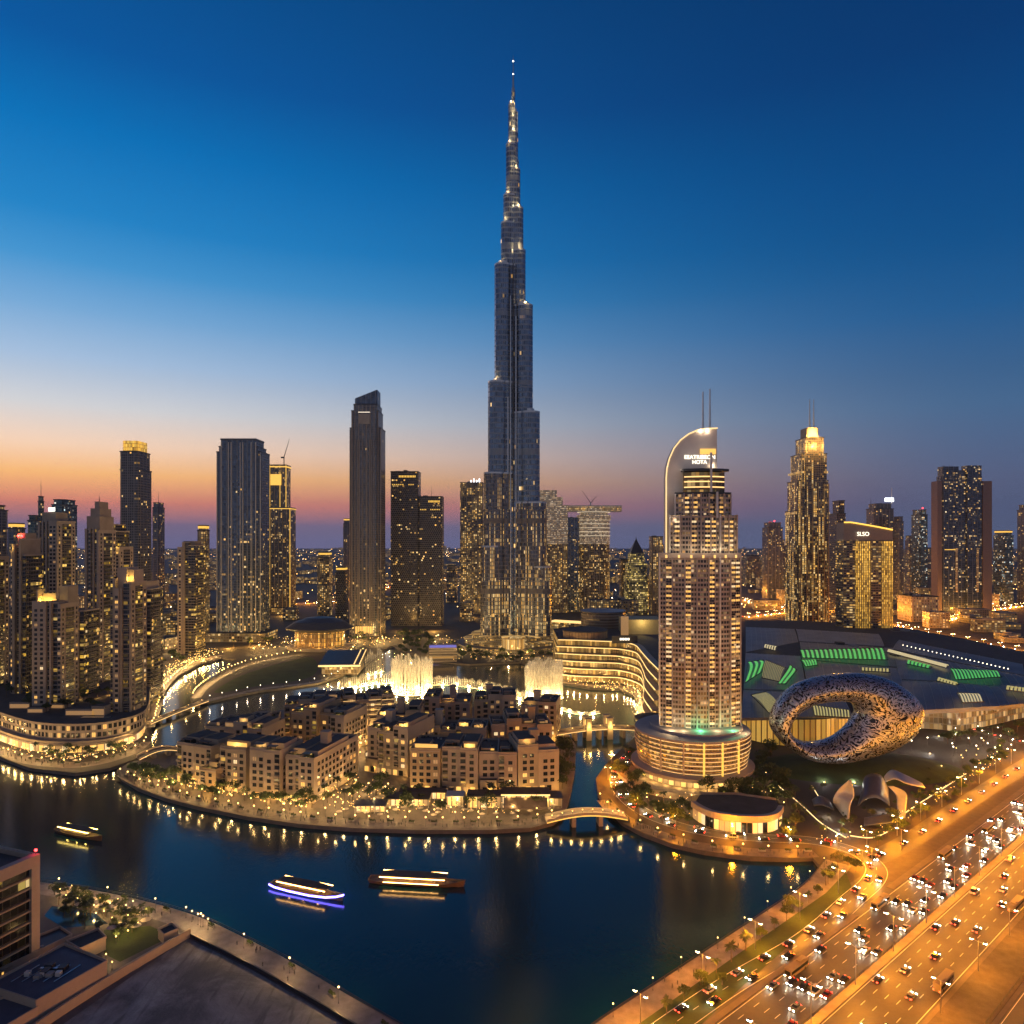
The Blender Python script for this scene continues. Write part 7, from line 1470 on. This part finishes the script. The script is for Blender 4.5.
# ================================================================== BOATS
def boat(label, px, py, ang, L=34, top=(1, .55, .12), hull=None, two=False):
    x, y = P(px, py, WZ); th = thing('tour_boat', label, 'boat', (x, y, WZ), ang); W_ = L * .17
    st = [(-.5, .62, 1.9), (-.4, .9, 1.7), (-.2, 1, 1.5), (.1, 1, 1.5), (.3, .8, 1.8), (.42, .42, 2.3), (.5, .03, 3.0)]
    m = MB(); secs = []
    for f, wf, sh in st: b = W_ / 2 * wf; secs.append([(f * L, -b, sh), (f * L * .97, -b * .75, .2), (f * L * .95, 0, -.4), (f * L * .97, b * .75, .2), (f * L, b, sh)])
    for a, b in zip(secs, secs[1:]):
        for k in range(4): m.face([a[k], b[k], b[k + 1], a[k + 1]])
    m.face(secs[0]); m.build('hull', mat('boat_hull', (.16, .09, .05), .5, var=.2) if not hull else mat('boat_hull_white', (.16, .16, .2), .4, var=.1), th)
    m = MB(); ps = [(f * L, W_ / 2 * wf * .93) for f, wf, _ in st]; m.face([(x_, -b, 1.35) for x_, b in ps] + [(x_, b, 1.35) for x_, b in ps[::-1]]); m.build('deck', mat('boat_deck', (.2, .13, .08), .7, var=.2), th)
    m = MB(); m.prism([(x_ * .74, -b * .92) for x_, b in ps[:-1]] + [(x_ * .74, b * .92) for x_, b in ps[:-1]][::-1], 4.0, 4.25, 0, 0, True); m.build('canopy', mat('boat_canopy', (.07, .045, .035), .7, var=.2), th)
    for k in range(6):
        for s in (-1, 1): q = MB(); q.bar((-L * .34 + k * L * .13, s * W_ * .4, 1.35), (-L * .34 + k * L * .13, s * W_ * .4, 4.0), .07); q.build('post', M_dark, th)
    q = MB(); q.box(-L * .34, L * .2, -W_ * .3, W_ * .3, 1.4, 2.2); q.build('bench', mat('boat_bench', (.2, .14, .1), .7, var=.1), th)
    ca, sa = cos(-ang), sin(-ang)
    for s in (-1, 1):
        q = MB(); q.box(-L * .37, L * .3, s * W_ * .46 - .12, s * W_ * .46 + .12, 3.7, 3.98); q.build('light_strip', glow('boat_led_%.1f' % top[1], top, 14, True), th)
        if hull:
            q = MB()
            for (fa, wa, ha), (fb, wb, hb) in zip(st, st[1:]): q.beam((fa * L, s * (W_ / 2 * wa + .08), ha - .5), (fb * L, s * (W_ / 2 * wb + .08), hb - .5), .1, .7)
            q.build('hull_light_strip', glow('boat_led_blue', hull, 16, True), th)
        if two: q = MB(); q.box(-L * .33, L * .24, s * W_ * .5 - .1, s * W_ * .5 + .1, 1.7, 1.95); q.build('light_strip', MATS['boat_led_%.1f' % top[1]], th)
    for k in range(3): point_light(th, (-L * .25 + k * L * .2, 0, 3.2), 260, top, .3)
    return th
boat('tour boat with a bright yellow light line heading along the left quay', 79, 836, atan2(-24, 60), 33, (1, .7, .15))
boat('white tour boat with violet-blue hull lights and orange canopy lights', 307, 893, atan2(-14, 36), 37, (1, .5, .14), (.16, .12, 1))
boat('wooden tour boat with twin rows of orange lights in mid lake', 417, 884, atan2(-5, 45), 43, (1, .48, .1), None, True)
# ================================================================== FAR CITY
rg = random.Random(99); mid = 0
LOW = [facade('low_a', (.06, .06, .07), (.2, .16, .13), 4, 3.8, .3, .35, .35, 1.6, metal=.2), facade('low_b', (.05, .055, .07), (.13, .12, .12), 4, 3.8, .25, .35, .3, 1.5, metal=.2), facade('low_c', (.08, .06, .05), (.26, .2, .15), 5, 3.8, .4, .4, .45, 1.5, warm=(1, .45, .08), metal=.1)]
ZONES = [(742, 900, 560, 620, 34, 'behind the mall on the far right'), (900, 1024, 560, 650, 30, 'around the pink-walled office tower'), (270, 480, 556, 622, 34, 'behind the opera house'), (540, 665, 575, 618, 12, 'behind the sky-bridge towers'), (60, 215, 580, 655, 40, 'behind the left flats')]
def onroad(x, y): return any(any(hypot(x - a, y - b) < wd * .5 + 26 for a, b in p[::2]) for p, (q, wd) in zip(FARP, FARROADS))
for (xa, xb, ya, yb, n_, where) in ZONES:
    for k in range(n_):
        for tr in range(30):
            px, py = rg.uniform(xa, xb), ya + (yb - ya) * rg.random() ** .7; x, y = P(px, py)
            w, d, h = rg.uniform(22, 60), rg.uniform(18, 40), rg.choice([9, 12, 16, 20, 26, 34]) * (1 if py < 640 else .7)
            if free(x, y + d / 2, max(w, d) * .55) and not onroad(x, y + d / 2): break
        else: continue
        occ(x, y + d / 2, max(w, d) * .5); th = thing('low_building', f'low lit city block {where}', 'building', (x, y, 0), rg.uniform(-.35, .35), f'low city blocks {where}'); m = MB(); m.box(-w / 2, w / 2, 0, d, 0, h, 0, 1); m.build('wall', [rg.choice(LOW), M_roof], th)
        if y < 1800: m = MB(); rail(m, rect(w, d), h, 1.2, .5); m.build('parapet', M_concrete, th); MB().box(-w * .2, w * .1, d * .3, d * .6, h, h + 3).build('plant_room', M_concrete, th)
m = MB(); lm = MB(); 
for k in range(1500):
    y = 2400 * (1 + rg.random() ** 1.6 * 5); x = y * rg.uniform(-.8, .8); w, d, h = rg.uniform(25, 90), rg.uniform(20, 60), rg.choice([8, 10, 12, 16, 22, 30]) * (1 + (rg.random() < .04) * 3)
    m.box(x, x + w, y, y + d, 0, h, rg.randrange(3), 3, False)
kind(m.build('distant_city_blocks', LOW + [M_roof]), 'stuff', 'mass of tiny lit city blocks reaching the horizon')
for col, n_, nm in (((1, .5, .12), 1500, 'a'), ((1, .78, .5), 700, 'b')):
    lm = MB()
    for k in range(n_):
        y = 1500 * (1 + rg.random() ** 1.8 * 7.5); x = y * rg.uniform(-.8, .8)
        if not free(x, y, 4): continue
        s = .5 + y * .00022; lm.ball((x, y, 9), s, 4)
    kind(lm.build('distant_street_lights', glow('far_light_' + nm, col, 14)), 'stuff', 'tiny amber street lights scattered over the far plain' if nm == 'a' else 'tiny pale lights scattered over the far plain')
# ================================================================== THE AIR
hz = MB(); hz.box(-14300, 14300, -420, 14300, -5, 880)
def haze_mat():
    m = bpy.data.materials.new('haze_air'); m.use_nodes = True; t = NT(m.node_tree); o = t.n('ShaderNodeOutputMaterial'); v = t.n('ShaderNodeVolumePrincipled')
    v.inputs['Color'].default_value = (.46, .6, .84, 1); v.inputs['Density'].default_value = 0.000045; v.inputs['Anisotropy'].default_value = 0.2; t.l(v.outputs[0], o.inputs['Volume']); return m
kind(hz.build('haze', haze_mat()), 'stuff')
